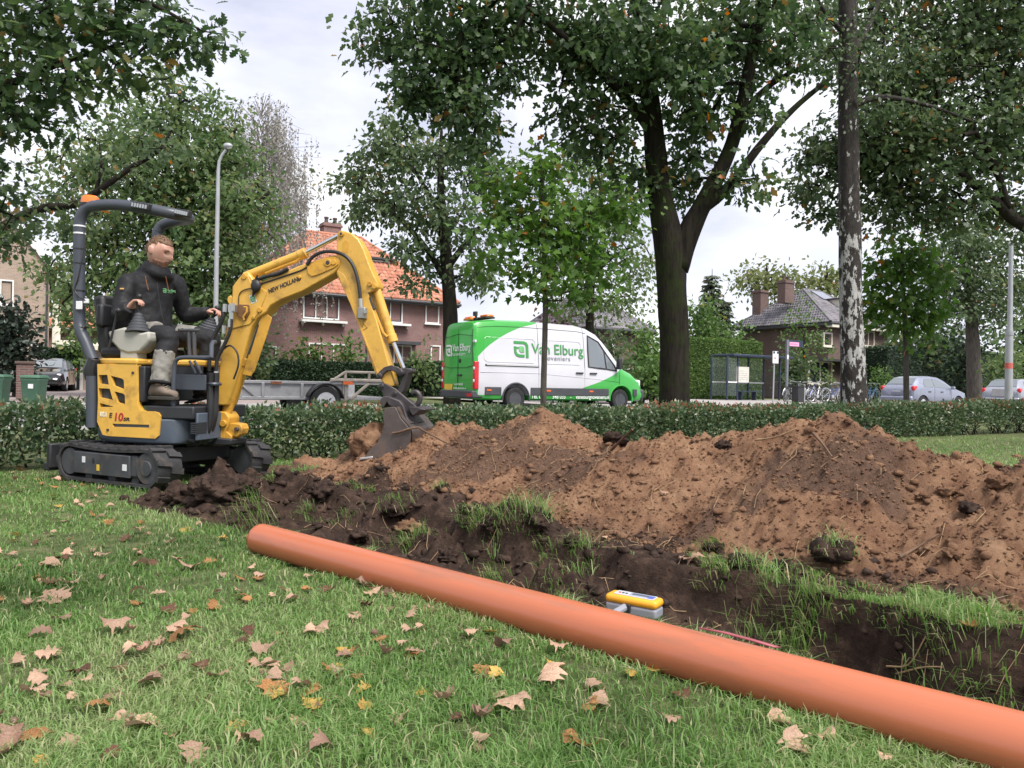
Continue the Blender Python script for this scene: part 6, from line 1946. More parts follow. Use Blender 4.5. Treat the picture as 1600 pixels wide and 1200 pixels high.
bk = [('leftmost bicycle of the parked row, next to the flag sign post', 1228, 28.2, R(10), M_BIKEBLK, .08), ('bicycle with silver frame second from the flag sign post', 1243, 28.9, R(-12), M_BIKESIL, -.06), ('dark blue bicycle right of the black litter bin', 1259, 28.3, R(16), M_BIKEDKB, .08),
      ('black bicycle in the middle of the parked row', 1267, 28.0, R(-4), M_BIKEBLK, .05), ('silver bicycle leaning beside the middle black one', 1274, 29.0, R(20), M_BIKESIL, -.08), ('dark blue bicycle turned toward the birch trunk', 1290, 28.2, R(-10), M_BIKEDKB, .06),
      ('black bicycle just left of the birch trunk', 1302, 28.8, R(12), M_BIKEBLK, -.06), ('light blue bicycle on its own right of the birch trunk', 1354, 27.6, R(6), M_BIKEBLU, .05)]
for a in bk: bike(*a)
u, z = FAC(1247, 610, 27.8)
lb = empty('litter_bin', S(u, 27.8, .1), STREET, 'black box shaped litter bin among the bicycles', 'bin')
obj('bin_body', MB().box((0, 0, .42), (.52, .45, .84)), M_BLACKPL, lb, bevel=.03)
obj('lid', MB().box((0, 0, .87), (.56, .5, .06)), M_BLACKPL, lb, bevel=.02)
obj('frame', MB().tube([(.30, -.2, 0), (.30, -.2, 1.0), (.30, .2, 1.0), (.30, .2, 0)], .025, 6), M_BIKESIL, lb)
# ------------------------------------------------------------------ mini excavator
XO = Vector((-2.70, 6.05, 0)); XA = R(-10); XT = R(-28)
EF, EL = Vector((math.cos(XA), math.sin(XA), 0)), Vector((-math.sin(XA), math.cos(XA), 0))
def E(px, py, l):
    """point of the machine's own frame (forward, side, up) seen at (px, py) in the upright plane l metres left of its centre"""
    xc, yc = (px - 800) / 1200, -(py - 600) / 1200
    kx, kz = xc * CR - yc * SR, xc * SR + yc * CR
    Y = (l + XO.dot(EL)) / (kx * EL.x + EL.y)
    p = Vector((kx * Y, Y, CAM_H + kz * Y)) - XO
    return Vector((p.dot(EF), l, p.z))
def E2(px, py, l):
    p = E(px, py, l); return (p.x, p.z)
def c1(x, y): return (60 + x / 4, 280 + y / 4)
def c2(x, y): return (60 + x / 4, 520 + y / 4)
def c3(x, y): return (330 + x / 3, 340 + y / 3)
def c8(x, y): return (540 + x / 6.667, 560 + y / 6.667)
M_YEL = pbr('digger_yellow', (.64, .365, .060), .42, var=.10, vs=3, bump=.0015, bs=30, dirt=(.15, .08, .035), dirt_amt=.7, dirt_s=6, coat=.15)
M_YELD = pbr('worn_digger_yellow', (.55, .29, .035), .5, var=.14, vs=5, bump=.002, bs=30, dirt=(.10, .055, .03), dirt_amt=.75, dirt_s=9)
M_BLUEGR = pbr('blue_grey_casting', (.075, .095, .125), .55, var=.15, vs=5, dirt=(.05, .045, .04), dirt_amt=.5)
M_MBLACK = pbr('machine_black', (.022, .023, .027), .5, var=.2, vs=6, dirt=(.06, .05, .045), dirt_amt=.4)
M_ROPS = pbr('roll_bar_paint', (.055, .062, .080), .42, var=.12, vs=4, dirt=(.10, .09, .08), dirt_amt=.25)
M_RUB = pbr('track_rubber', (.035, .034, .036), .8, var=.3, vs=9, bump=.003, bs=50, dirt=(.12, .09, .07), dirt_amt=.85, dirt_s=7)
M_UNDER = pbr('undercarriage_grey', (.050, .053, .060), .65, var=.3, vs=7, dirt=(.15, .105, .075), dirt_amt=.9, dirt_s=9)
M_CHROME = pbr('chrome_rod', (.62, .63, .65), .15, 1.0, var=.05)
M_HOSE = pbr('hydraulic_hose', (.018, .018, .02), .5, var=.2)
M_LINK = pbr('dark_worn_steel', (.060, .052, .055), .5, .35, var=.25, vs=9, bump=.002, bs=40, dirt=(.13, .085, .06), dirt_amt=.5, dirt_s=9)
M_BUCK = pbr('bucket_steel', (.115, .092, .085), .42, .4, var=.25, vs=6, bump=.002, bs=26, dirt=(.20, .115, .07), dirt_amt=.8, dirt_s=6)
M_BLADE = pbr('polished_edge', (.62, .60, .58), .35, .8, var=.15)
M_SEATG = pbr('console_beige_grey', (.36, .35, .31), .55, var=.06)
M_FIT = pbr('zinc_fitting', (.45, .46, .46), .35, .8, var=.15)
dg = empty('mini_excavator', XO, XA, 'small yellow excavator with black roll bar and arm reaching over the heap', 'excavator')
def plate(name, pts, l0, l1, mat, parent=dg, bevel=.004, conv=None, cutters=None):
    """plate cut to the outline pts (picture positions measured on its near face l0), reaching to l1"""
    q = [E2(*(conv(*p) if conv else p), l0) for p in pts]
    mb = MB(); mb.prism(q, (0, l0, 0), (1, 0, 0), (0, 0, 1), -(l1 - l0))
    o = obj(name, mb, mat, parent, bevel=0)
    if cutters:
        cs = []
        for c in cutters:
            k = MB(); k.prism([E2(*(conv(*p) if conv else p), l0) for p in c], (0, l0 - .02, 0), (1, 0, 0), (0, 0, 1), -.12); cs.append(k)
        cut(o, cs)
    if bevel:
        b = o.modifiers.new('bevel', 'BEVEL'); b.width, b.segments, b.limit_method, b.angle_limit = bevel, 2, 'ANGLE', R(40)
    return o
def pin(name, p, l0, l1, r, parent, mat=M_LINK, n=14):
    a = E(*p, l0)
    return obj(name, MB().cyl((a.x, l0, a.z), (a.x, l1, a.z), r, n=n), mat, parent, bevel=.003)

# --- undercarriage (own heading)
UM = rotz(XT - XA)
def U(x, y, z): return UM @ Vector((x, y, z))
TRL, TRH, TRW = .44, .148, .20          # half wheelbase, half height, track width
def track(sd):
    yc = sd * .425
    pts, nrm = [], []
    zc = .155
    r = TRH
    n = 46
    per = 4 * TRL + 2 * math.pi * r * .92
    for i in range(n):
        s_ = per * i / n
        a_ = 2 * TRL
        rr = r * .92
        if s_ < a_: p = (-TRL + s_, zc + rr); nn = (0, 1)
        elif s_ < a_ + math.pi * rr:
            w = (s_ - a_) / rr; p = (TRL + math.sin(w) * rr, zc + math.cos(w) * rr); nn = (math.sin(w), math.cos(w))
        elif s_ < 2 * a_ + math.pi * rr: p = (TRL - (s_ - a_ - math.pi * rr), zc - rr); nn = (0, -1)
        else:
            w = (s_ - 2 * a_ - math.pi * rr) / rr; p = (-TRL - math.sin(w) * rr, zc - math.cos(w) * rr); nn = (-math.sin(w), -math.cos(w))
        if nn == (0, 1): p = (p[0], p[1] - .018 * math.sin((p[0] + TRL) / (2 * TRL) * math.pi))
        pts.append(p); nrm.append(nn)
    rings = []
    for (p, nn) in zip(pts, nrm):
        rings.append([U(p[0] + nn[0] * d, yc + e * TRW / 2, p[1] + nn[1] * d) for d, e in ((0, -1), (0, 1), (-.022, 1), (-.022, -1))])
    rings.append(rings[0])
    mb = MB(); mb.loft(rings, caps=False)
    t = obj('track', mb, M_RUB, dg, angle=50)
    mb = MB()
    # chevron lugs
    for i in range(n):
        p, nn = pts[i], nrm[i]; q, n2 = pts[(i + 1) % n], nrm[(i + 1) % n]
        for e0, e1, k in ((-1.03, .03, i % 2), (.03, 1.03, (i + 1) % 2)):
            if k: continue
            o = []
            sh = .35
            for (f, ee) in ((.05, e0), (.72, e0), (.95, e1), (.30, e1)):
                b = (p[0] + (q[0] - p[0]) * f, p[1] + (q[1] - p[1]) * f); bn = (nn[0] + (n2[0] - nn[0]) * f, nn[1] + (n2[1] - nn[1]) * f)
                o.append((b, bn, ee))
            lo = [U(b[0], yc + ee * TRW / 2, b[1]) for b, bn, ee in o]
            hi = [U(b[0] + bn[0] * .020, yc + ee * TRW / 2 * .98, b[1] + bn[1] * .020) for b, bn, ee in o]
            mb.loft([lo, hi])
    lg = obj('track_lugs', mb, M_RUB, t, angle=30); tag(lg, None, None, None, 'stuff')
    s = -1 if sd < 0 else 1
    yo = yc + s * .0
    mb = MB(); mb.box(U(-.03, yo, .160), (.74, TRW * .86, .155), UM); fr = obj('track_frame', mb, M_UNDER, dg, bevel=.015)
    mb = MB(); mb.box(U(-.05, yc + s * TRW * .46, .155), (.64, .02, .16), UM); obj('side_cover', mb, M_UNDER, fr, bevel=.006)
    for x, zz, w, mt in ((-.25, .18, .035, M_SIGNW), (.22, .15, .045, M_SIGNW), (-.08, .13, .03, M_YELLOWPLATE)):
        obj('sticker', MB().box(U(x, yc + s * (TRW * .46 + .0115), zz), (w, .003, .045), UM), mt, fr)
    obj('grease_hole', MB().sphere(U(-.13, yc + s * (TRW * .46 + .0095), .18), .016, 10, 6, (1, .3, 1.5)), M_SEAM, fr)
    for x, nm in ((TRL, 'sprocket'), (-TRL, 'idler')):
        mb = MB()
        a, b = U(x, yc - TRW * .45, zc), U(x, yc + TRW * .45, zc)
        mb.cyl(a, b, .112 if x > 0 else .10, n=22); mb.cyl(U(x, yc + s * TRW * .40, zc), U(x, yc + s * TRW * (.50 if x > 0 else .42), zc), .062, .055, 18)
        obj(nm, mb, M_UNDER, dg, bevel=.004)
    for x in (-.25, .02, .28):
        mb = MB(); mb.cyl(U(x, yc - TRW * .3, .05), U(x, yc + TRW * .3, .05), .04, n=12); obj('track_roller', mb, M_UNDER, dg)
for sd in (-1, 1): track(sd)
mb = MB(); mb.box(U(0, 0, .22), (.62, .68, .12), UM); mb.cyl((0, 0, .26), (0, 0, .33), .24, n=24)
obj('undercarriage', mb, M_MBLACK, dg, bevel=.01)
mb = MB(); mb.box(U(-.72, 0, .175), (.05, 1.02, .19), UM); mb.box(U(-.75, 0, .09), (.07, 1.02, .06), UM); mb.box(U(-.56, .2, .20), (.45, .07, .07), UM); mb.box(U(-.56, -.2, .20), (.45, .07, .07), UM)
obj('dozer_blade', mb, M_MBLACK, dg, bevel=.01)

# --- upper structure
pan = [(368, 195), (372, 420), (366, 555), (400, 636), (430, 645), (730, 662), (752, 642), (762, 520), (750, 500), (725, 492), (660, 490), (635, 482), (619, 450), (615, 195)]
LP = -.405
vents = [[(377, 263), (430, 263), (440, 325), (379, 318)], [(452, 268), (522, 286), (533, 296), (536, 355), (470, 330)], [(376, 346), (445, 350), (466, 422), (379, 404)], [(474, 366), (530, 380), (540, 392), (541, 450), (492, 436)], [(384, 438), (474, 463), (384, 464)], [(460, 568), (692, 575), (692, 594), (468, 588)]]
side_panel = plate('side_panel', pan, LP, LP + .05, M_YEL, conv=c2, bevel=.008, cutters=vents)
mesh_bk = plate('vent_mesh', [(372, 255), (545, 260), (545, 470), (372, 470)], LP + .035, LP + .045, pbr('vent_dark', (.05, .055, .07), .6, var=.3, vs=30), conv=c2, bevel=0)
plate('slot_backing', [(455, 560), (700, 566), (700, 602), (455, 596)], LP + .035, LP + .045, M_SEAM, conv=c2, bevel=0)
for a in ((592, 250), (435, 607)):
    p = E(*c2(*a), LP); obj('panel_bolt', MB().cyl((p.x, LP - .008, p.z), (p.x, LP + .01, p.z), .010, n=10), M_LINK, side_panel)
mb = MB()
q = [E2(*c2(*p), LP) for p in [(400, 205), (585, 262), (585, 268), (400, 212)]]
# inner machine body
f0, z0 = E2(*c2(372, 640), LP); f1, _ = E2(*c2(860, 300), LP)
zt = E2(*c2(500, 195), LP)[1]; zfloor = E2(*c2(700, 455), LP)[1]; zbot = E2(*c2(700, 695), LP)[1]; zmid = E2(*c2(800, 540), LP)[1]
ff = E2(*c2(880, 600), LP)[0]
mb = MB()
rings = []
for z in (zmid + .12, zt - .012):
    ring = []
    for k in range(13):
        a = math.pi / 2 + math.pi * k / 12
        ring.append(Vector((-.15 + math.cos(a) * .34, math.sin(a) * .385, z)))
    ring += [Vector((.06, -.385, z)), Vector((.06, .385, z))]
    rings.append(ring)
mb.loft(rings); obj('engine_housing', mb, M_MBLACK, dg, bevel=.01)
mb = MB(); rings = []
for z, g in ((zbot, -.03), (zbot + .03, 0), (zmid, 0)):
    ring = []
    for k in range(13):
        a = math.pi / 2 + math.pi * k / 12
        ring.append(Vector((-.14 + math.cos(a) * (.37 + g), math.sin(a) * (.392 + g), z)))
    for k in range(5):
        a = -math.pi / 2 + math.pi / 2 * k / 4
        ring.append(Vector((ff - .10 + math.cos(a) * (.12 + g), -.28 + math.sin(a) * .112, z)))
    ring += [Vector((ff + .10 + g, -.12, z)), Vector((ff + .10 + g, .30, z)), Vector((ff, .392 + g, z))]
    rings.append(ring)
mb.loft(rings); obj('counterweight', mb, M_BLUEGR, dg, bevel=.012)
# tail guard tube behind the panel
obj('roll_bar_foot', MB().tube([E(*c2(350, 160), -.35), E(*c2(338, 200), -.35), E(*c2(328, 235), -.35), E(*c2(338, 290), -.34)], [.046, .05, .058, .05], 10), M_HOSE, dg, bevel=.004)
a, b = E(*c2(338, 270), -.36), E(*c2(338, 590), -.36)
obj('tail_guard', MB().tube([a, a.lerp(b, .5), b], .045, 12), M_ROPS, dg)
# top cover
mb = MB(); ring = []
for k in range(11):
    a = math.pi / 2 + math.pi * k / 10
    ring.append((-.15 + math.cos(a) * .345, math.sin(a) * .41))
ring += [(E2(*c2(618, 200), -.41)[0], -.41), (E2(*c2(618, 200), -.41)[0], -.28), (.40, -.28), (.40, .41)]
mb.prism(ring, (0, 0, zt - .005), (1, 0, 0), (0, 1, 0), .048)
obj('top_cover', mb, M_YEL, dg, bevel=.015)
# dark side cover, floor, front apron
plate('dark_side_cover', [(618, 200), (1010, 205), (1010, 300), (860, 300), (860, 455), (618, 455)], -.27, -.22, M_MBLACK, conv=c2, bevel=.008)
obj('warning_label', MB().box((E2(*c2(690, 366), -.27)[0], -.2715, E2(*c2(690, 366), -.27)[1]), (.075, .003, .12)), pbr('label_paper', (.50, .50, .52), .5, var=.3, vs=40), dg)
fl = MB(); x1 = E2(*c2(975, 500), -.38)[0]
fl.box(((.08 + x1) / 2, -.02, (zfloor + zmid) / 2), (x1 - .08, .74, zfloor - zmid + .0)); obj('footwell', fl, M_MBLACK, dg, bevel=.012)
obj('front_plate', MB().box((x1 + .012, -.20, (zbot + zmid) / 2 + .04), (.02, .34, .20)), M_BLUEGR, dg, bevel=.006)
mb = MB()
for k in range(6):
    z = E2(*c2(905, 560 + k * 12), -.30)[1]; mb.box((x1 + .0, -.32, z), (.05, .13, .010))
obj('front_vent_slat', mb, M_MBLACK, dg)
obj('guard_plate', MB().box((E2(*c2(955, 310), -.30)[0], -.30, E2(*c2(955, 310), -.30)[1]), (.24, .02, .115)), M_ROPS, dg, bevel=.005)
# hand rail
pp = [c2(842, 455), c2(846, 300), c2(852, 200), c2(868, 165), c2(905, 155), c2(1000, 155), c2(1080, 157)]
rp = spline([E(*p, -.36) for p in pp], 5) + [E(*c2(1082, 120), -.33), E(*c2(1083, 75), -.31), E(*c2(1092, 58), -.29), E(*c2(1105, 58), -.26)]
obj('hand_rail', MB().tube(rp, .016, 10), M_ROPS, dg)
for a, b in ((c2(945, 175), c2(985, 255)), (c2(975, 175), c2(1020, 255))):
    obj('rail_brace', MB().tube([E(*a, -.30), E(*b, -.30)], .010, 8), M_ROPS, dg)
# lettering on the panel
def onpan(x, y): p = E(*c2(x, y), LP - .002); return (p.x, LP - .002, p.z)
uz = (0, 0, 1)
a = onpan(385, 527); obj('faded_emblem', MB().box((a[0] + .026, LP - .001, a[2] + .022), (.055, .002, .036)), pbr('faded_print', (.62, .52, .36), .6, var=.4, vs=60), side_panel)
M_PRBLK = pbr('print_black', (.03, .025, .025), .5); M_PRRED = pbr('print_red', (.42, .025, .03), .45)
text('lettering', 'E', .050, M_PRBLK, side_panel, onpan(440, 529), (1, 0, 0), uz, .15, bold=.0012, extrude=.001)
text('lettering', '10', .082, M_PRRED, side_panel, onpan(466, 548), (1, 0, 0), uz, .12, bold=.0022, extrude=.001)
text('lettering', 'SR', .034, M_PRBLK, side_panel, onpan(530, 549), (1, 0, 0), uz, .15, bold=.001, extrude=.001, xs=1.4)
# --- roll bar: two rear posts joined by a loop that leans forward
def q1(x, y, l): return E(*c1(x, y), l)
l0 = -.33
posts = [q1(340, 1130, -.34), q1(300, 1030, -.34), q1(265, 950, -.34), q1(255, 860, l0), q1(255, 600, l0), q1(256, 340, l0), q1(262, 250, l0), q1(300, 185, l0), q1(360, 165, l0)]
ctop = [q1(480, 160, l0), q1(600, 172, -.33), q1(760, 200, -.30), q1(850, 218, -.26)]
far = [q1(910, 232, -.16), q1(940, 243, .0), q1(938, 252, .14), q1(905, 258, .25), q1(840, 266, .32), q1(780, 285, .34), q1(750, 320, .34), q1(740, 370, .34), q1(735, 600, .34), q1(735, 1000, .34)]
rb = obj('roll_bar', MB().tube(spline(posts + ctop + far, 5), .042, 14), M_ROPS, dg)
for y in (300, 345):
    a = q1(258, y, l0); obj('cable_tie', MB().cyl(a, a + Vector((0, 0, .012)), .0445, n=14), M_SIGNW, rb)
for y in (440, 530, 700, 930, 1010):
    x = 256 if y < 870 else 256 + (y - 870) * .28
    a = q1(x, y, l0); obj('cable_tie', MB().cyl(a, a + Vector((0, 0, .008)), .0448, n=14), M_HOSE, rb)
obj('cable', MB().tube(spline([q1(285, 330, -.375), q1(285, 440, -.375), q1(250, 610, -.377), q1(228, 690, -.37), q1(260, 740, -.378), q1(290, 755, -.37), q1(320, 800, -.34), q1(315, 880, -.34), q1(280, 930, -.378)], 4), .005, 5), M_HOSE, rb)
a = q1(300, 762, -.36); obj('cable_plug', MB().box(a, (.035, .02, .035)), M_SIGNW, rb, bevel=.004)
a = q1(255, 788, -.373); obj('data_label', MB().box(a, (.05, .012, .062)), M_SIGNW, rb, bevel=.003)
for x0, x1_, yy, l in ((590, 700, 172, -.36), (862, 950, 215, -.27)):
    a, b = q1(x0, yy - 12, l), q1(x1_, yy + 8, l)
    w = obj('work_light', MB().box((a + b) / 2, ((b - a).length, .05, .052), Matrix.Rotation(R(9), 3, 'Y')), M_MBLACK, rb, bevel=.006)
    mb = MB()
    for k in range(6):
        c = a.lerp(b, (k + .7) / 6.6); mb.box(c + Vector((0, -.026, 0)), (.016, .004, .028), Matrix.Rotation(R(9), 3, 'Y'))
    obj('light_lens', mb, M_FIT, w)
a = q1(325, 140, -.30)
be = obj('beacon', MB().lathe([(.066, -.018), (.066, .0), (.06, .03), (.045, .042), (.0001, .045)], a, 'Z', 18), M_ORANGE, dg)
obj('beacon_base', MB().lathe([(.07, -.045), (.07, -.018)], a, 'Z', 18), M_HOSE, be)
# --- seat, consoles and levers
mb = MB(); mb.box((-.47, .02, 1.20), (.10, .42, .46), Matrix.Rotation(R(-8), 3, 'Y')); mb.box((-.24, .02, .985), (.46, .44, .09)); obj('seat', mb, M_HOSE, dg, bevel=.03)
obj('seat_base', MB().box((-.22, .02, .935), (.36, .36, .05)), M_MBLACK, dg)
con = [(430, 958), (440, 950), (530, 925), (560, 935), (640, 960), (690, 950), (694, 1000), (668, 1040), (632, 1082), (560, 1090), (505, 1072), (452, 1015)]
for l0_, sd in ((-.38, 1), (.24, 1)):
    q = [E2(*c1(*p), -.38) for p in con]
    if l0_ > 0: q = [(x + .20, z - .02) for x, z in q]
    mb = MB(); mb.prism(q, (0, l0_, 0), (1, 0, 0), (0, 0, 1), -.14); obj('control_console', mb, M_SEATG, dg, bevel=.02)
a, b = E(*c1(555, 955), -.31), E(*c1(640, 1085), -.31)
obj('console_base', MB().box(E(*c1(595, 1085), -.31), (.14, .12, .10)), M_SEATG, dg, bevel=.01)
def boot(p0, tip, r0, nm='lever_boot'):
    mb = MB(); n = 6; d = tip - p0
    rr, zz = [], []
    for k in range(n):
        f = k / n
        for q, off in ((0, 0), (.5, .006), (.95, -.003)):
            ff_ = (k + q) / n
            rr.append((p0 + d * ff_, max(.02, r0 * (1 - .78 * ff_) + off)))
    mb.tube([p for p, r in rr], [r for p, r in rr], 16)
    return obj(nm, mb, M_DGREY, dg)
h1 = E(*c1(622, 760), -.30); boot(E(*c1(622, 962), -.33), E(*c1(628, 838), -.30), .088)
h2 = E(*c1(1108, 830), .30); boot(E(*c1(1060, 955), .30), E(*c1(1085, 865), .30), .095)
for hnd, bt in ((h1, E(*c1(628, 838), -.30)), (h2, E(*c1(1085, 865), .30))):
    mb = MB(); mb.tube([bt, hnd + Vector((0, 0, -.02)), hnd + Vector((.012, 0, .03))], [.010, .015, .018], 10); mb.sphere(hnd + Vector((.012, 0, .032)), .022, 10, 8)
    obj('joystick', mb, M_HOSE, dg)
mb = MB(); mb.tube([E(*c1(440, 1060), -.40), E(*c1(468, 940), -.40), E(*c1(490, 840), -.40), E(*c1(498, 825), -.40)], [.009, .008, .008, .014], 8); mb.sphere(E(*c1(500, 822), -.40), .022, 10, 8)
obj('safety_lever', mb, M_HOSE, dg)
obj('hydraulic_tank', MB().box(E(*c1(455, 860), -.10), (.06, .28, .18)), M_MBLACK, dg, bevel=.02)
for k, x in enumerate((940, 972)):
    mb = MB(); mb.tube([E(*c1(x + 10, 1170), -.10), E(*c1(x + 2, 1050), -.10), E(*c1(x, 955), -.10)], [.012, .016, .018], 8)
    mb.tube([E(*c1(x - 58 + 30 * k, 945), -.10), E(*c1(x + 5 + 35 * k, 945), -.10)], .014, 8)
    obj('travel_lever', mb, M_DGREY, dg)
# pedals
obj('foot_pedal', MB().box((.20, .05, zfloor + .03), (.14, .10, .015), Matrix.Rotation(R(-15), 3, 'Y')), M_MBLACK, dg, bevel=.004)

# --- boom, arm, cylinders
BN, BF = -.075, .075
boom = [(6, 880), (38, 700), (70, 520), (95, 400), (98, 322), (118, 296), (150, 256), (172, 255), (190, 280), (206, 312), (420, 222), (545, 182), (578, 176), (598, 188), (606, 208), (600, 228), (575, 262), (430, 345), (330, 384), (278, 412), (262, 440), (215, 470), (190, 510), (160, 610), (120, 740), (75, 880)]
bm_o = plate('boom', boom, BN, BF, M_YEL, conv=c3, bevel=.010)
# raised side web plates
plate('boom_side_plate', [(104, 325), (120, 300), (150, 268), (170, 268), (184, 300), (196, 330), (235, 330), (260, 345), (250, 380), (225, 440), (180, 500), (100, 520), (95, 430)], BN - .008, BN - .0005, M_YEL, bm_o, conv=c3, bevel=.003)
plate('boom_tip_plate', [(448, 232), (500, 200), (548, 186), (578, 182), (596, 200), (596, 218), (574, 236), (500, 268), (470, 276), (452, 262)], BN - .009, BN - .0005, M_YELD, bm_o, conv=c3, bevel=.003)
mb = MB(); mb.tube([E(*c3(x, y), BN - .004) for x, y in ((208, 318), (320, 282), (420, 248), (450, 232))], .006, 6); obj('boom_hose', mb, M_HOSE, bm_o)
for p, r in (((152, 277), .022), ((224, 432), .020), ((545, 210), .030), ((412, 278), .012), ((195, 470), .014), ((572, 208), .022)):
    pin('pin', c3(*p), BN - .016, BF + .012, r, bm_o, M_YELD)
pin('pin', c3(545, 210), BN - .02, BF + .012, .016, bm_o, M_LINK)
# swing post
sw = [(0, 1068), (2, 990), (14, 930), (36, 908), (66, 910), (84, 935), (80, 975), (66, 1000), (62, 1068)]
sb = plate('swing_bracket', sw, -.06, .10, M_YELD, conv=c3, bevel=.010)
plate('bracket_lug', [(50, 975), (100, 962), (138, 968), (146, 990), (140, 1016), (118, 1030), (84, 1022), (50, 1030)], -.035, .07, M_YELD, sb, conv=c3, bevel=.008)
plate('bracket_web', [(66, 1000), (96, 1024), (92, 1044), (66, 1050)], -.05, .08, M_YELD, sb, conv=c3, bevel=.005)
pin('pin', c3(28, 1030), -.075, .1, .016, sb, M_LINK)
pin('pin', c3(52, 965), -.085, .12, .026, dg, M_YELD); pin('pin', c3(115, 992), -.06, .09, .016, dg, M_LINK)
plate('swing_base', [(-60, 1068), (-55, 1010), (-20, 1005), (0, 1030), (95, 1040), (90, 1066)], -.10, .14, M_MBLACK, conv=c3, bevel=.008)
# lift cylinder in front of the boom
def ram(name, p0, p1, p2, l, r, rr, mat=M_YEL, eye=True):
    a, b, c = E(*c3(*p0), l), E(*c3(*p1), l), E(*c3(*p2), l)
    d = (b - a).normalized()
    o = obj(name, MB().cyl(a, b, r, n=18), mat, dg, bevel=.004)
    obj('gland', MB().cyl(b - d * .05, b + d * .012, r * 1.14, n=18), mat, o, bevel=.004)
    obj('rod', MB().cyl(b, c, rr, n=14), M_CHROME, o)
    return o
ram('lift_cylinder', (68, 925), (160, 665), (250, 430), .0, .040, .020, M_YELD)
plate('cylinder_guard', [(146, 735), (152, 715), (176, 640), (236, 458), (262, 452), (284, 470), (262, 545), (204, 716), (186, 744)], -.052, -.044, M_YELD, conv=c3, bevel=.003)
plate('cylinder_guard', [(172, 640), (218, 500), (224, 505), (182, 640)], -.0535, -.0525, M_MBLACK, conv=c3, bevel=0)
ram('arm_cylinder', (160, 278), (440, 166), (603, 82), .0, .036, .018, M_YEL)
obj('cylinder_pipe', MB().tube([E(*c3(*p), -.02) for p in ((255, 262), (330, 232), (400, 205), (425, 180))], .012, 8), M_YELD, dg)
# arm
arm = [(586, 160), (590, 78), (600, 62), (618, 60), (655, 72), (690, 102), (716, 150), (738, 215), (762, 270), (782, 310), (782, 328), (762, 344), (738, 352), (748, 400), (775, 480), (806, 590), (836, 700), (856, 785), (850, 792), (815, 790), (796, 760), (770, 735), (742, 660), (700, 530), (650, 400), (612, 318), (585, 262), (584, 220)]
slot = [(612, 165), (616, 118), (628, 106), (640, 112), (646, 128), (640, 165)]
am = plate('arm', arm, -.062, .062, M_YEL, conv=c3, bevel=.008)
plate('arm_slot', slot, -.0635, -.055, M_YELD, am, conv=c3, bevel=0)
plate('arm_stiffener', [(590, 250), (618, 262), (640, 300), (660, 380), (720, 560), (790, 745), (782, 742), (700, 530), (650, 400), (612, 318)], -.066, -.0615, M_YEL, am, conv=c3, bevel=.002)
for p, r in (((607, 75), .022), ((741, 310), .018), ((763, 322), .020), ((578, 210), .026)):
    pin('pin', c3(*p), -.078, .078, r, am, M_YELD)
pin('pin', c3(607, 75), -.082, .082, .010, am, M_LINK)
# main hose over the joint and fitting
obj('arm_hose', MB().tube(spline([E(*c3(*p), -.085) for p in ((448, 222), (475, 185), (520, 162), (575, 160), (625, 178), (660, 215), (682, 270), (694, 330), (700, 390))], 5), .0135, 10), M_HOSE, dg)
obj('arm_hose', MB().tube(spline([E(*c3(*p), .02) for p in ((590, 190), (625, 165), (660, 178), (685, 205))], 5), .016, 10), M_HOSE, dg)
obj('hose_sleeve', MB().cyl(E(*c3(700, 380), -.085), E(*c3(702, 420), -.085), .016, n=12), M_FIT, dg)
obj('valve_block', MB().box(E(*c3(708, 448), -.085), (.062, .05, .085)), pbr('cast_fitting', (.30, .30, .28), .5, .6, var=.2), dg, bevel=.006)
obj('valve_port', MB().cyl(E(*c3(722, 440), -.12), E(*c3(722, 440), -.08), .014, n=12), M_FIT, dg)
tri = [E2(*c3(*p), -.0632) for p in ((704, 530), (712, 495), (733, 515))]
obj('warning_triangle', MB().tube([Vector((x, -.0635, z)) for x, z in tri], .003, 4, closed=True), M_YELD, am)
# bucket cylinder
ram('bucket_cylinder', (775, 340), (852, 578), (902, 706), .0, .034, .017, M_YEL)
obj('cylinder_pipe', MB().tube([E(*c3(*p), -.04) for p in ((760, 428), (775, 465), (805, 540), (825, 560))], .012, 8), M_YELD, dg)
obj('arm_hose', MB().tube(spline([E(*c3(*p), -.05) for p in ((735, 345), (742, 380), (758, 420), (765, 430))], 4), .012, 8), M_HOSE, dg)
# links and bucket
lk = [(318, 185), (345, 140), (398, 92), (470, 70), (535, 88), (590, 120), (600, 160), (575, 190), (545, 180), (528, 150), (480, 128), (430, 130), (390, 165), (372, 205), (340, 215)]
for l in (-.085, .055):
    plate('link_bar', lk, l, l + .03, M_LINK, conv=c8, bevel=.004)
rc = [(555, 105), (640, 100), (690, 110), (694, 140), (655, 160), (640, 230), (610, 330), (575, 375), (520, 395), (490, 365), (545, 310), (580, 230), (585, 190)]
plate('tipping_link', rc, -.055, .055, M_LINK, conv=c8, bevel=.006)
for p in ((345, 182), (570, 150), (370, 292), (508, 368)):
    pin('pin', c8(*p), -.105, .105, .022, dg, M_LINK); pin('pin_head', c8(*p), -.112, -.10, .013, dg, M_MBLACK)
hang = [(345, 300), (358, 270), (400, 258), (440, 275), (520, 318), (640, 420), (760, 520), (720, 560), (660, 560), (700, 640), (640, 660), (560, 600), (520, 510), (440, 500), (420, 440), (380, 360)]
for l in (-.10, .07):
    plate('bucket_ear', hang, l, l + .03, M_LINK, conv=c8, bevel=.005)
plate('quick_hitch', [(362, 420), (400, 395), (440, 395), (560, 440), (600, 490), (640, 620), (690, 680), (640, 690), (560, 620), (500, 520), (440, 480), (430, 455), (400, 510), (380, 520), (356, 460)], -.16, .16, M_LINK, conv=c8, bevel=.006)
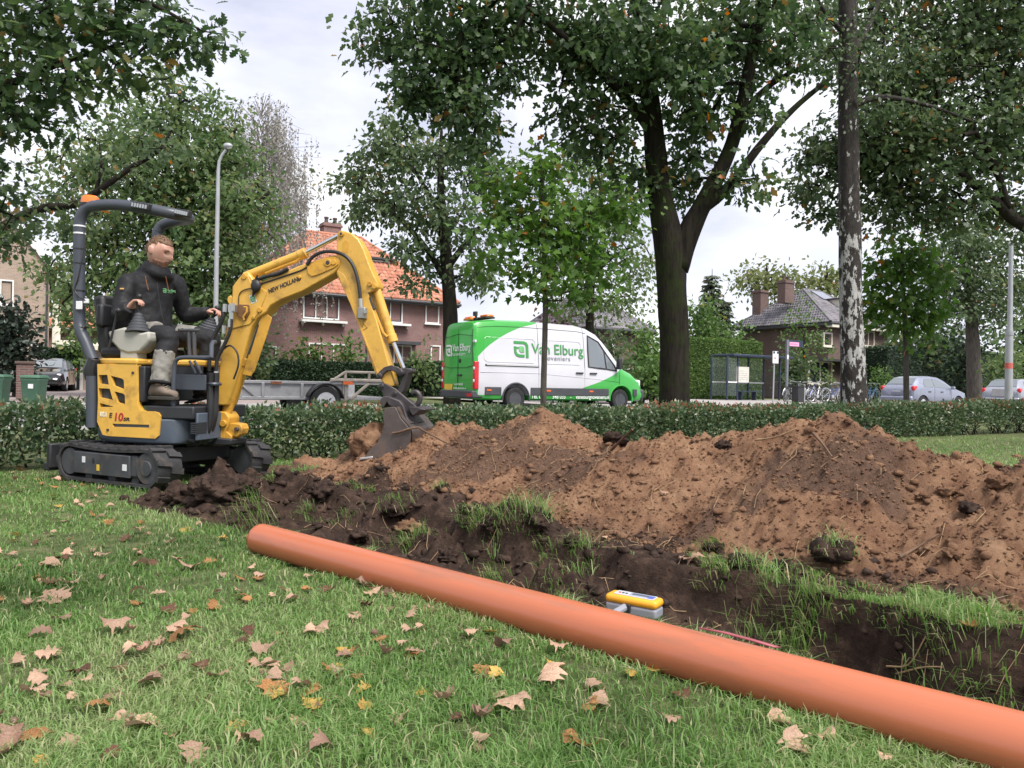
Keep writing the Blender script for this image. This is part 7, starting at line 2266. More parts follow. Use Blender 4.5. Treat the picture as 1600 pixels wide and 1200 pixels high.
plate('hitch_block', [(650, 500), (735, 505), (830, 528), (830, 545), (760, 552), (745, 570), (700, 600), (668, 560)], -.14, .14, M_LINK, conv=c8, bevel=.006)
obj('lifting_hook', MB().tube(spline([E(*c8(*p), .0) for p in ((690, 470), (740, 480), (772, 440), (770, 385), (738, 352), (690, 362))], 5), [.020] * 26, 10), M_LINK, dg)
cheek = [(402, 530), (420, 514), (470, 506), (522, 510), (545, 560), (575, 625), (640, 700), (672, 745), (682, 800), (674, 865), (640, 930), (590, 975), (500, 1010), (280, 1046), (215, 1032), (205, 1018), (250, 950), (330, 880), (365, 800), (392, 720), (400, 690), (386, 610), (388, 570)]
BW0, BW1 = -.25, .36
bk = plate('bucket', cheek, BW0, BW0 + .014, M_BUCK, conv=c8, bevel=.003)
bk['label'] = 'worn steel digging bucket'
q = [E2(*c8(*p), BW0) for p in cheek]
mb = MB(); mb.prism(q, (0, BW1 - .014, 0), (1, 0, 0), (0, 0, 1), -.014); obj('cheek_plate', mb, M_BUCK, bk, bevel=.003)
shell = q[3:14]
rings = []
cx = sum(p[0] for p in q) / len(q); cz = sum(p[1] for p in q) / len(q)
sm_ = [Vector((p[0], 0, p[1])) for p in shell]; sm_ = spline(sm_, 4)
out_, in_ = [], []
for p in sm_:
    d = Vector((cx, 0, cz)) - p; d.normalize(); out_.append(p - d * .004); in_.append(p + d * .010)
prof = [(p.x, p.z) for p in out_] + [(p.x, p.z) for p in reversed(in_)]
mb = MB()
for k in range(len(sm_) - 1):
    a, b, c, d = out_[k], out_[k + 1], in_[k + 1], in_[k]
    y0, y1 = BW0 + .0145, BW1 - .0145
    mb.loft([[Vector((p.x, y0, p.z)) for p in (a, b, c, d)], [Vector((p.x, y1, p.z)) for p in (a, b, c, d)]], caps=False)
obj('bucket_shell', mb, M_BUCK, bk, angle=60)
a = E(*c8(285, 1042), BW0); b = E(*c8(205, 1024), BW0)
mb = MB(); mb.box(((a.x + b.x) / 2 - .02, 0, (a.z + b.z) / 2 - .004), (.10, .52, .016), Matrix.Rotation(R(-8), 3, 'Y')); obj('cutting_edge', mb, M_BLADE, bk, bevel=.003)
# earth held in the bucket
def earth_blob(name, label, cat, c, r, seed, mat=None):
    mb = MB(); mb.sphere((0, 0, 0), 1, 40, 28)
    V = np.array(mb.v); n_ = V / np.linalg.norm(V, axis=1, keepdims=True)
    d = 1 + .30 * fbm(n_[:, 0] * 1.5 + seed, n_[:, 1] * 1.5 + n_[:, 2], seed, 3) + .30 * fbm(n_[:, 0] * 5 + n_[:, 2] * 3, n_[:, 1] * 5 + seed, seed + 3, 4, .6)
    V = n_ * d[:, None] * np.array(r)
    mb.v = [tuple(p) for p in V]
    o = obj(name, mb, mat or M_HEAP, None, angle=180)
    o.location = c; o.rotation_euler = (0, 0, XA)
    return tag(o, label, cat)
c_ = E(*c8(300, 880), 0.0)
cw = XO + EF * c_.x + EL * .01 + Vector((0, 0, c_.z))
earth_blob('bucket_earth', 'brown earth spilling out of the open side of the bucket', 'earth', cw, (.17, .215, .145), 5)
# --- hoses and fittings between house and boom foot
for pts, r in (([(1150, 800), (1155, 850), (1140, 900), (1100, 980), (1075, 1060), (1065, 1200)], .016), ([(1205, 840), (1200, 940), (1160, 1040), (1120, 1120), (1110, 1200)], .014)):
    obj('hose', MB().tube(spline([E(*c1(*p), -.15) for p in pts], 5), r, 10), M_HOSE, dg)
for pts, r, l in (([(1075, 250), (1070, 340), (1075, 470), (1060, 600), (1000, 680), (930, 690)], .026, -.22), ([(1110, 250), (1105, 420), (1100, 520), (1070, 620), (1030, 690)], .026, -.17), ([(1120, 140), (1190, 80), (1240, 120), (1250, 200), (1220, 290)], .007, -.12), ([(890, 640), (930, 665), (980, 680)], .018, -.30)):
    obj('hose', MB().tube(spline([E(*c2(*p), l) for p in pts], 5), r, 10), M_HOSE, dg)
obj('hose_clamp', MB().lathe([(.055, -.012), (.06, 0), (.055, .012)], E(*c2(1095, 320), -.19), 'Z', 14), M_ROPS, dg)
for p in ((1165, 805), (1215, 800), (1205, 850), (1160, 940), (1198, 900)):
    a = E(*c1(*p), -.15); obj('pipe_fitting', MB().cyl(a + Vector((0, 0, -.03)), a + Vector((0, 0, .03)), .017, n=6), M_FIT, dg)
a = E(*c1(1215, 810), -.13); obj('valve_block', MB().box(a, (.055, .05, .06)), M_FIT, dg, bevel=.004)
plate('valve_bracket', [(1245, 780), (1310, 785), (1318, 830), (1290, 885), (1240, 850)], -.10, -.08, pbr('rusty_bracket', (.20, .10, .045), .7, .3, var=.3, vs=20), conv=c1, bevel=.003)
obj('bracket_handle', MB().tube([E(*c1(*p), -.12) for p in ((1285, 800), (1302, 800), (1302, 830), (1280, 860), (1285, 880))], .008, 8), M_YELD, dg)
obj('boom_lamp', MB().sphere(E(*c1(1360, 668), -.11), .045, 14, 10, (.9, .6, 1.1)), M_HOSE, dg)
obj('boom_lamp_bracket', MB().tube([E(*c1(*p), -.10) for p in ((1360, 700), (1340, 730), (1350, 640), (1370, 600))], .008, 6), M_HOSE, dg)
obj('boom_hose', MB().tube(spline([E(*c1(*p), -.085) for p in ((1340, 640), (1420, 610), (1500, 590), (1560, 560))], 4), .014, 8), M_HOSE, dg)
obj('boom_hose', MB().tube(spline([E(*c1(*p), -.09) for p in ((1345, 680), (1290, 690), (1255, 720), (1250, 800))], 4), .004, 6), M_HOSE, dg)
plate('grab_ear', [(1180, 760), (1182, 735), (1200, 725), (1212, 740), (1212, 780), (1195, 790)], -.07, -.05, M_YEL, conv=c1, bevel=.004)
st = [E(*c1(*p), BN - .0095) for p in ((1316, 728), (1350, 718), (1366, 765), (1330, 780))]
mb = MB(); mb.add(st + [p + Vector((0, .003, 0)) for p in st], [(0, 3, 2, 1), (4, 5, 6, 7), (0, 1, 5, 4), (1, 2, 6, 5), (2, 3, 7, 6), (3, 0, 4, 7)])
stk = obj('sticker', mb, M_SIGNW, bm_o, smooth=False)
a = E(*c1(1329, 768), BN - .0100); logo(bm_o, (a.x, BN - .0100, a.z), (.97, 0, .22), (-.22, 0, .97), .040, M_LOGOGREEN, M_LOGOFADE)
a, b = E(*c3(270, 356), BN - .002), E(*c3(405, 298), BN - .002)
text('lettering', 'NEW HOLLAND', .046, M_PRBLK, bm_o, a, (b - a), Vector((-(b - a).z, 0, (b - a).x)), .18, bold=.0012, extrude=.001, xs=.84)
# ------------------------------------------------------------------ the operator
def skin_mat():
    m, N, L, out = _nt('skin')
    p = N.new('ShaderNodeBsdfPrincipled'); p.inputs['Roughness'].default_value = .5
    p.inputs['Subsurface Weight'].default_value = .08; p.inputs['Subsurface Radius'].default_value = (.01, .004, .002)
    tc = N.new('ShaderNodeTexCoord'); n = N.new('ShaderNodeTexNoise'); n.inputs['Scale'].default_value = 14; n.inputs['Detail'].default_value = 5
    L.new(tc.outputs['Object'], n.inputs['Vector'])
    r = N.new('ShaderNodeValToRGB'); r.color_ramp.elements[0].position, r.color_ramp.elements[1].position = .35, .68
    r.color_ramp.elements[0].color, r.color_ramp.elements[1].color = (.46, .235, .175, 1), (.60, .35, .27, 1)
    L.new(n.outputs[0], r.inputs[0]); L.new(r.outputs[0], p.inputs['Base Color']); L.new(p.outputs[0], out.inputs['Surface'])
    return m
M_SKIN = skin_mat()
M_JACKET = pbr('black_jacket', (.0075, .0075, .010), .7, var=.25, vs=12, bump=.0015, bs=180)
M_TROU = pbr('black_work_trousers', (.008, .008, .011), .8, var=.25, vs=12, bump=.0015, bs=160)
M_TROUG = pbr('grey_knee_panel', (.20, .19, .17), .85, var=.2, vs=14, bump=.002, bs=90)
M_SHOE = pbr('dusty_work_shoe', (.15, .115, .09), .85, var=.3, vs=14, bump=.002, bs=80)
M_SOLE = pbr('shoe_sole', (.04, .035, .03), .8)
M_HAIR = pbr('short_fair_hair', (.17, .095, .058), .75, var=.35, vs=60, bump=.002, bs=220)
M_STUB = pbr('stubble', (.33, .165, .115), .7, var=.3, vs=80)
M_EYE = pbr('eye', (.05, .04, .04), .2)
man = empty('person', XO, XA, 'man in black jacket and dark trousers sitting at the controls, hands on two levers', 'person')
HEADC = E(251, 394, 0) + Vector((0, -.01, 0))
HT_ = Matrix.Rotation(R(19), 3, 'Y') @ Matrix.Rotation(R(-6), 3, 'Z')
def headpt(v): return HEADC + HT_ @ (Vector(v) * 1.09)
mbh = MB(); mbh.sphere((0, 0, 0), 1, 40, 30)
V = np.array(mbh.v)
x, y, z = V[:, 0], V[:, 1], V[:, 2]
hx = np.where(x > 0, .098, .104) * x; hy = .077 * y; hz = np.where(z > 0, .112, .128) * z
jaw = np.clip(-z, 0, 1)
sq = np.sqrt(np.clip(1 - jaw ** 3.4, .02, 1) / np.clip(1 - jaw ** 2, .02, 1))
sq = np.where(z < 0, np.minimum(sq, 1.7), 1)
hy = hy * sq ** .7 * (1 - .30 * jaw ** 1.5); hx = np.where(x > 0, hx * sq, hx) ; hx = np.where(x > 0, hx * (1 - .06 * jaw), hx * (1 - .55 * jaw))
hx = np.where((x > 0) & (z < .55), np.maximum(hx, .0) ** .9 * .098 ** .1, hx)
gs = lambda a, s: np.exp(-(a / s) ** 2)
fr = x > .2
hx = hx + fr * (.034 * gs(hy, .0135) * gs(hz + .020, .019) + .019 * gs(hy, .011) * gs(hz - .012, .022))     # nose
hx = hx + fr * (.010 * gs(hz - .030, .011) * gs(hy, .045))                                               # brow
hx = hx - fr * (.017 * gs(np.abs(hy) - .031, .015) * gs(hz - .010, .013))                                # eye sockets
hx = hx + fr * (.008 * gs(hy, .024) * gs(hz + .056, .008) + .007 * gs(hy, .022) * gs(hz + .069, .008) - .004 * gs(hy, .024) * gs(hz + .0625, .003))   # lips
hx = hx + fr * (.011 * gs(hy, .022) * gs(hz + .100, .016)) - fr * .005 * gs(hy, .03) * gs(hz + .083, .008)
HV_ = np.stack([hx, hy, hz], -1)
head_local = HV_.copy()
bodymb = MB()
bodymb.add([headpt(p) for p in HV_], mbh.f)
for sd in (-1, 1):
    bodymb.sphere(headpt((-.012, sd * .080, -.004)), .036, 14, 10, (.62, .32, 1.0))
chest = E(233, 455, 0); shl = E(240, 431, 0); neck = E(247, 423, 0)
hipc = E(231, 520, 0); waist = E(231, 492, 0)
YAW = R(-16)
bodymb.tube([neck + Vector((-.02, 0, -.06)), neck, HEADC + Vector((-.022, 0, -.06))], [.064, .060, .058], 16)
def ell(c, rx, ry, n=24, tilt=0.0, yaw=YAW):
    M = Matrix.Rotation(yaw, 3, 'Z') @ Matrix.Rotation(tilt, 3, 'Y')
    return [c + M @ Vector((math.cos(6.283 * k / n) * rx, math.sin(6.283 * k / n) * ry, 0)) for k in range(n)]
bodymb.loft([ell(hipc + Vector((0, 0, -.06)), .10, .15), ell(waist, .09, .135), ell(chest, .10, .15), ell(shl, .07, .15)])
shR, shL = E(200, 443, -.19), E(274, 442, .165)
elR, elL = E(188, 490, -.27), E(290, 492, .27)
wrR, wrL = E(202, 481, -.30), E(324, 489, .30)
kR, kL = E(262, 524, -.24), E(326, 530, .17)
aR, aL = E(249, 604, -.345), E(318, 604, .12)
hipR, hipL = E(222, 525, -.10), E(240, 522, .10)
for a, b, c in ((shR, elR, wrR), (shL, elL, wrL)):
    bodymb.tube([a, a.lerp(b, .5), b, b.lerp(c, .5), c], [.045, .042, .036, .033, .026], 12)
for a, b, c in ((hipR, kR, aR), (hipL, kL, aL)):
    bodymb.tube([a, a.lerp(b, .5), b, b.lerp(c, .4), c], [.075, .065, .05, .05, .035], 12)
def hand(w, tgt, sd, side_dir, curl_axis_up=1.0):
    """palm from wrist w towards the grip tgt with four fingers curled over it and the thumb beside"""
    d = (tgt - w).normalized()
    s_ = side_dir - d * side_dir.dot(d); s_.normalize()
    n = d.cross(s_); 
    if n.z < 0: n = -n
    pc = w + d * .050
    for q in (-1.2, -.4, .4, 1.2):
        a = w + s_ * q * .010; b = w + d * .075 + s_ * q * .0185 + n * .004
        bodymb.tube([a, a.lerp(b, .5) + n * .003, b], [.0165, .0155, .0125], 9)
    for q, L_ in ((-1.35, .86), (-.45, 1.0), (.45, .97), (1.35, .78)):
        k0 = w + d * .075 + s_ * q * .0185 + n * .004
        k1 = k0 + (d * .75 - n * .55).normalized() * .040 * L_
        k2 = k1 + (d * .05 - n * 1.0).normalized() * .028 * L_
        k3 = k2 + (-d * .75 - n * .6).normalized() * .020 * L_
        bodymb.tube([k0, k1, k2, k3], [.0112, .0102, .0092, .0075], 9)
    t0 = w + d * .022 + s_ * 1.5 * .016 - n * .004
    t1 = t0 + (d * .7 + s_ * .6 - n * .35).normalized() * .040
    t2 = t1 + (d * .85 - s_ * .25 - n * .4).normalized() * .030
    bodymb.tube([t0 - d * .012, t0, t1, t2], [.014, .0145, .0118, .0095], 9)
hand(wrR, h1 + Vector((.02, 0, .02)), -1, Vector((.25, 1.0, .1)))
hand(wrL, h2 + Vector((.03, 0, .02)), 1, Vector((.1, -1.0, .25)))
body = obj('body', bodymb, M_SKIN, man, angle=180)
rm = body.modifiers.new('join', 'REMESH'); rm.mode = 'VOXEL'; rm.voxel_size = .0042; rm.use_smooth_shade = True
sm = body.modifiers.new('soft', 'SMOOTH'); sm.factor = .5; sm.iterations = 1
# eyes, brows, stubble, hair
for sd in (-1, 1):
    obj('eye', MB().sphere(headpt((.076, sd * .030, .009)), .0085, 10, 8, (.8, 1.4, .55)), M_EYE, man)
    obj('eyebrow', MB().tube([headpt((.0935, sd * .012, .026)), headpt((.092, sd * .030, .031)), headpt((.080, sd * .047, .026))], [.004, .005, .003], 6), M_HAIR, man)
def patch(name, sel, scale, mat):
    P = head_local * scale
    keepf = [f for f in mbh.f if all(sel[i] for i in f)]
    idx = sorted({i for f in keepf for i in f}); mp = {i: k for k, i in enumerate(idx)}
    mb = MB(); mb.add([headpt(P[i]) for i in idx], [tuple(mp[i] for i in f) for f in keepf])
    o = obj(name, mb, mat, man, angle=180)
    so = o.modifiers.new('thick', 'SOLIDIFY'); so.thickness = .008; so.offset = -1
    return o
hl = head_local
hairsel = (hl[:, 2] > np.where(hl[:, 0] > .02, .060 + .1 * np.maximum(hl[:, 0] - .06, 0), np.where(hl[:, 0] > -.03, .035, -.035)))
patch('hair', hairsel, np.array([1.02, 1.015, 1.02]), M_HAIR)
_hp = head_local[hairsel]; _rg = np.random.default_rng(4)
_q = _hp[_rg.integers(len(_hp), size=2600)] * (1.0 + .012 * _rg.random((2600, 1))) + _rg.normal(size=(2600, 3)) * .003
_dv = unit(_q * .16 + np.array([-.07, 0, .0]) + _rg.normal(size=(2600, 3)) * .02)
_V, _F, _k = leaves(_q, _dv, unit(_rg.normal(size=(2600, 3))), .007 + .004 * _rg.random(2600) * (_q[:, 2] > .05), 'diamond')
_o = mesh_np('hair_strands', np.array([headpt(p) for p in _V]), _F, leafmat('hair_strand', [(0, (.10, .06, .035)), (1, (.32, .20, .12))], trans=0, rough=.6), man, {'tint': ('FACE', np.repeat(_rg.random(2600), _k))}); tag(_o, None, None, None, 'stuff')
patch('beard', (hl[:, 2] < -.040) & (hl[:, 0] > .012) & ~((hl[:, 2] > -.050) & (np.abs(hl[:, 1]) < .05) & (hl[:, 0] < .06)), np.array([1.012, 1.014, 1.008]), M_STUB)
obj('moustache', MB().tube([headpt((.093, -.026, -.053)), headpt((.1085, 0, -.0455)), headpt((.093, .026, -.053))], [.003, .006, .003], 6), M_HAIR, man)
obj('mouth', MB().tube([headpt((.094, -.022, -.0625)), headpt((.1055, 0, -.0615)), headpt((.094, .022, -.0625))], [.0015, .0028, .0015], 6), pbr('lips', (.34, .11, .10), .5), man)
# jacket
jm = MB()
jm.loft([ell(hipc + Vector((.01, 0, -.035)), .142, .185), ell(hipc + Vector((.012, 0, .03)), .150, .188), ell(waist + Vector((.015, 0, 0)), .140, .180), ell(waist.lerp(chest, .55) + Vector((.012, 0, 0)), .140, .185), ell(chest + Vector((.008, 0, .02)), .135, .192, tilt=R(6)), ell(shl + Vector((-.012, 0, .0)), .105, .175, tilt=R(12)), ell(neck + Vector((-.022, 0, -.022)), .085, .115, tilt=R(16))])
for a, b, c, hd in ((shR, elR, wrR, h1), (shL, elL, wrL, h2)):
    jm.tube(spline([a + (chest - a) * .22, a, a.lerp(b, .5), b, b.lerp(c, .55), c.lerp(hd, .10)], 4), list(np.interp(np.linspace(0, 5, 21), range(6), [.080, .076, .072, .066, .058, .050])), 16)
for k, (dz, rx, ry, w) in enumerate(((-.018, .086, .094, .038), (.014, .080, .086, .028), (.034, .080, .080, .018))):
    c = neck + Vector((-.008, 0, dz))
    M = Matrix.Rotation(R(20), 3, 'Y')
    jm.tube([c + M @ Vector((math.cos(6.283 * q / 20) * rx, math.sin(6.283 * q / 20) * ry, 0)) for q in range(20)], w, 10, closed=True)
jm.sphere(neck + Vector((-.115, .0, -.04)), .085, 16, 12, (.7, 1.35, .75))
def cloth(name, mb, mat, vox=.011, amp=.020, sc=.10, seed=0, it=4):
    o = obj(name, mb, mat, man, angle=180)
    r = o.modifiers.new('join', 'REMESH'); r.mode = 'VOXEL'; r.voxel_size = vox; r.use_smooth_shade = True
    s_ = o.modifiers.new('soft', 'SMOOTH'); s_.factor = .5; s_.iterations = it
    t = bpy.data.textures.new(name + '_folds', 'CLOUDS'); t.noise_scale = sc; t.noise_depth = 2
    d = o.modifiers.new('folds', 'DISPLACE'); d.texture = t; d.strength = amp; d.mid_level = .5
    return o
jk = cloth('jacket', jm, M_JACKET, .010, .022, .085)
tm = MB()
tm.loft([ell(hipc + Vector((0, 0, -.075)), .135, .185), ell(hipc + Vector((0, 0, .0)), .14, .19)])
tm.tube(spline([hipR, hipR.lerp(kR, .5), kR + Vector((-.01, 0, .0)), kR + Vector((.012, 0, -.05)), kR.lerp(aR, .35), kR.lerp(aR, .42)], 4), list(np.interp(np.linspace(0, 5, 21), range(6), [.092, .084, .074, .072, .070, .068])), 16)
tm.tube(spline([hipL, hipL.lerp(kL, .5), kL, kL + Vector((.01, 0, -.06)), kL.lerp(aL, .5), aL], 4), list(np.interp(np.linspace(0, 5, 21), range(6), [.100, .092, .084, .078, .072, .064])), 16)
tr_ = cloth('trousers', tm, M_TROU, .010, .018, .07)
gm = MB(); gm.tube(spline([kR.lerp(aR, .33), kR.lerp(aR, .5), kR.lerp(aR, .75), kR.lerp(aR, .93)], 4), list(np.interp(np.linspace(0, 3, 13), range(4), [.076, .074, .070, .075])), 18)
g_ = cloth('trouser_leg_panel', gm, M_TROUG, .008, .020, .05); g_['label'] = 'light grey lower trouser leg'
obj('trouser_cuff', MB().tube([kR.lerp(aR, .915), kR.lerp(aR, .97)], [.080, .079], 18), M_TROU, man, bevel=.008)
th = MB(); th.tube(spline([hipR.lerp(kR, .25) + Vector((0, 0, .035)), hipR.lerp(kR, .6) + Vector((0, .01, .03))], 4), .078, 14); cloth('thigh_panel', th, M_TROUG, .009, .012, .06)
th = MB(); th.tube(spline([hipL.lerp(kL, .45) + Vector((0, 0, .020)), hipL.lerp(kL, .78) + Vector((0, -.005, .014))], 4), .082, 14); cloth('thigh_panel', th, M_TROUG, .009, .012, .06)
obj('pocket_flash', MB().tube([E(243, 521, -.222), E(241, 530, -.222)], .006, 6), pbr('red_flash', (.5, .04, .03), .5), man)
# shoes
for a, nm in ((aR, 0), (aL, 1)):
    sm_b = MB(); toe = Vector((1, -.18, 0)).normalized()
    base = a + Vector((0, 0, -.075))
    rings = []
    sd_ = Vector((.18, 1, 0)).normalized()
    for f, w, h in ((-.078, .028, .055), (-.055, .038, .105), (0, .041, .112), (.055, .044, .080), (.10, .046, .060), (.142, .040, .048), (.160, .022, .028)):
        c = base + toe * f
        rings.append([c + sd_ * (math.cos(6.283 * k / 14) * w) + Vector((0, 0, h / 2 + math.sin(6.283 * k / 14) * h / 2)) for k in range(14)])
    sm_b.loft(rings); s_ = obj('shoe', sm_b, M_SHOE, man, angle=60)
    q = MB(); ring = []
    for f, w in ((-.083, .03), (-.055, .042), (0, .044), (.055, .047), (.10, .049), (.142, .044), (.165, .025)): ring.append((f, w))
    poly = [(f, w) for f, w in ring] + [(f, -w) for f, w in reversed(ring)]
    q.prism(poly, base + Vector((0, 0, -.022)), toe, sd_, .026); obj('sole', q, M_SOLE, s_, bevel=.004)
    lm = MB()
    for k in range(4):
        c = base + toe * (.035 + k * .022) + Vector((0, 0, .100 - k * .013)); lm.tube([c - sd_ * .026, c + Vector((0, 0, .006)), c + sd_ * .026], .0035, 5)
    obj('laces', lm, M_TROUG, s_)
# jacket details
CH = Matrix.Rotation(YAW, 3, 'Z')
def front(px, py, lift=.0):
    """place on the jacket front seen at a picture position: the ellipse surface hit along the view"""
    best = None
    for l in np.arange(-.24, .26, .005):
        p = E(px, py, float(l)); f = (p.z - hipc.z) / max(1e-6, shl.z - hipc.z)
        c = hipc.lerp(shl, f); q = CH.transposed() @ (p - c)
        r = math.hypot(q.x / .160, q.y / .215)
        if best is None and r <= 1.0: best = p
    return best or E(px, py, -.16)
def lift(p): 
    v = -(EF * p.x + EL * p.y + Vector((0, 0, p.z)) + XO - Vector((0, 0, CAM_H))); v.normalize()
    return p + Vector((v.dot(EF), v.dot(EL), v.z)) * .016
obj('zip', MB().tube([lift(front(*p)) for p in ((245.5, 442), (247.5, 458), (250, 475), (253, 492), (256, 503))], .0025, 5), M_DGREY, man)
for pts in (((227, 431), (229, 442), (232, 453)), ((259, 432), (261, 442), (263, 452))):
    obj('drawstring', MB().tube([lift(front(*p)) for p in pts], .0035, 6), pbr('orange_cord', (.26, .10, .04), .8), man)
a, b = lift(front(254.5, 455)), lift(front(275.5, 455)); ux = b - a
lg_ = logo(man, a - Vector((0, 0, .012)), ux, (0, 0, 1), .034, M_LOGOFADE, M_LOGOFADE)
text('lettering', 'Van Elburg', .026, M_LOGOFADE, man, a + ux * .34 - Vector((0, 0, .002)), ux, (0, 0, 1), bold=.0006, extrude=.001, xs=.72)
text('lettering', 'hoveniers', .012, M_LOGOFADE, man, a + ux * .36 - Vector((0, 0, .014)), ux, (0, 0, 1), extrude=.001)
p = E(190.5, 451, -.292); obj('sleeve_tag', MB().box(p, (.030, .006, .010)), pbr('sleeve_tag_orange', (.75, .42, .14), .6), man)
# ------------------------------------------------------------------ pipe, detector, grass, litter
M_PIPE = pbr('orange_pvc_pipe', (.455, .137, .066), .27, var=.07, vs=2, bump=.0006, bs=18, dirt=(.27, .115, .07), dirt_amt=.75, dirt_s=9, stretch=(.16, 1, 1), rv=.16)
PR = .070; PT = 1.925
p0, p1 = T(-3.215, PT + .012, .058), T(1.2, PT - .01, .064)
d = (p1 - p0).normalized()
mb = MB()
sd = d.cross(Vector((0, 0, 1))).normalized(); up_ = sd.cross(d)
rings = []
prof = [(0.0, PR - .0050), (0.0, PR - .0012), (.0015, PR)] + [(k * .15 + .02, PR) for k in range(29)]
for xx, r in prof:
    c = p0 + d * xx
    rings.append([c + sd * (math.cos(6.28318 * k / 40) * r) + up_ * (math.sin(6.28318 * k / 40) * r) for k in range(40)])
inner = []
for xx, r in ((4.24, PR - .0050), (.0, PR - .0050)):
    c = p0 + d * xx
    inner.append([c + sd * (math.cos(6.28318 * k / 40) * r) + up_ * (math.sin(6.28318 * k / 40) * r) for k in range(40)])
mb.loft(rings + inner[:1] + [inner[1]], caps=False)
pipe = obj('drain_pipe', mb, M_PIPE, None, angle=40)
Mp = Matrix((d, sd, up_)).transposed().to_4x4(); Mp.translation = p0
pipe.data.transform(Mp.inverted()); pipe.matrix_world = Mp
tag(pipe, 'long orange plastic drain pipe lying on the grass beside the trench', 'pipe')
# detector
c = W(991, 942, 2.55)
det = empty('pipe_detector', c, R(-33), 'yellow and grey hand held detector with a small screen behind the orange pipe', 'detector')
M_DETY = pbr('detector_yellow', (.78, .36, .025), .4, var=.05); M_DETG = pbr('detector_grey', (.24, .25, .29), .5, var=.06)
obj('lower_shell', MB().box((0, 0, -.019), (.180, .068, .034)), M_DETG, det, bevel=.008, seg=3)
obj('upper_shell', MB().box((0, 0, .011), (.184, .071, .028)), M_DETY, det, bevel=.012, seg=3)
fp = obj('face_plate', MB().box((.004, 0, .0262), (.140, .044, .003)), pbr('detector_face', (.50, .52, .56), .35), det, bevel=.001)
obj('screen', MB().box((.022, 0, .0284), (.058, .020, .002)), pbr('lcd_screen', (.10, .12, .17), .2), fp)
obj('screen_frame', MB().box((.022, 0, .0279), (.072, .032, .002)), pbr('frame_grey', (.34, .37, .46), .4), fp)
for x in (-.050, -.038, -.026):
    obj('button', MB().cyl((x, -.004, .027), (x, -.004, .0295), .0045, n=10), M_NAVY if x > -.045 else M_REDLAMP, fp)
obj('blue_patch', MB().box((.062, -.004, .0284), (.020, .026, .0016)), pbr('blue_patch', (.08, .12, .45), .4), fp)
obj('clamp_arm', MB().tube([(-.018, -.034, -.010), (-.034, -.085, -.022), (-.042, -.115, -.035)], [.013, .012, .012], 10), M_DETG, det)
obj('clamp_knob', MB().box((-.004, -.036, -.010), (.014, .010, .026)), M_MBLACK, det, bevel=.002)
pg = T(-1.95, 2.14, .10)
# pink strip beside the pipe
mb = MB()
q = [T(s_, t_, z_) for s_, t_, z_ in ((-1.02, 2.0, .120), (-.95, 2.005, .122), (-.87, 2.005, .120), (-.80, 2.0, .118))]
q2 = [p + T(0, .045, -.012) for p in q]
mb.loft([q, q2], caps=False, closed=False)
o = obj('plastic_strip', mb, pbr('pink_plastic', (.34, .09, .11), .5, var=.25), None)
so = o.modifiers.new('thickness', 'SOLIDIFY'); so.thickness = .004
tag(o, 'faded pink plastic strip lying just behind the orange pipe', 'strip')

# --- grass
def grass_mat():
    return leafmat('grass_blade', [(0, (.060, .115, .028)), (.35, (.118, .228, .054)), (.7, (.20, .325, .098)), (.88, (.31, .36, .17)), (1, (.48, .42, .26))], .38, .5, spec=.35)
M_GRASS = grass_mat()
def blades(name, X, Y, Z, h, w, label, seed=1, lean=.55, tint=None, dirv=None):
    rng = np.random.default_rng(seed)
    n = len(X)
    a = rng.random(n) * 6.283
    if dirv is not None:
        a = dirv + rng.normal(size=n) * .7
    dx, dy = np.cos(a), np.sin(a)
    px_, py_ = -dy, dx
    ln = h * lean * (.3 + 1.2 * rng.random(n))
    P0 = np.stack([X, Y, Z - .004], -1)
    Dv = np.stack([dx, dy, 0 * dx], -1); S_ = np.stack([px_, py_, 0 * px_], -1)
    # turn the blade's flat side at random
    tw = rng.random(n) * 6.283
    S_ = S_ * np.cos(tw)[:, None] * .5 + S_ * .7 + Dv * (np.sin(tw) * .4)[:, None]
    up = np.array([0, 0, 1.0])
    M1 = P0 + Dv * (ln * .30)[:, None] + up * (h * .62)[:, None]
    T1 = P0 + Dv * ln[:, None] + up * (h * (1.0 - .30 * np.clip(ln / h, 0, 1)))[:, None]
    ww = w[:, None]
    V = np.stack([P0 - S_ * ww * .5, P0 + S_ * ww * .5, M1 - S_ * ww * .42, M1 + S_ * ww * .42, T1], 1).reshape(-1, 3)
    F = (np.array([(0, 1, 3), (0, 3, 2), (2, 3, 4)])[None] + 5 * np.arange(n)[:, None, None]).reshape(-1, 3)
    if tint is None:
        tint = np.clip(.47 + .75 * fbm(X * 1.1, Y * 1.1, 401, 4) + .17 * rng.normal(size=n), 0, .84)
        dry = rng.random(n) < .08 + .16 * sstep(.0, .3, fbm(X * .8 + 5, Y * .8, 405, 3))
        tint[dry] = .86 + .14 * rng.random(dry.sum())
    o = mesh_np(name, V, F, M_GRASS, None, {'tint': ('FACE', np.repeat(tint, 3))})
    return tag(o, label, None, None, 'stuff')
def scatter(n, y0, y1, margin, pw):
    """points over the lawn in front of the camera, thinning out with distance"""
    u = RNG.random(n)
    Y = y0 * (y1 / y0) ** (u ** pw)
    X = (RNG.random(n) * 2 - 1) * (.70 * Y + margin)
    return X, Y
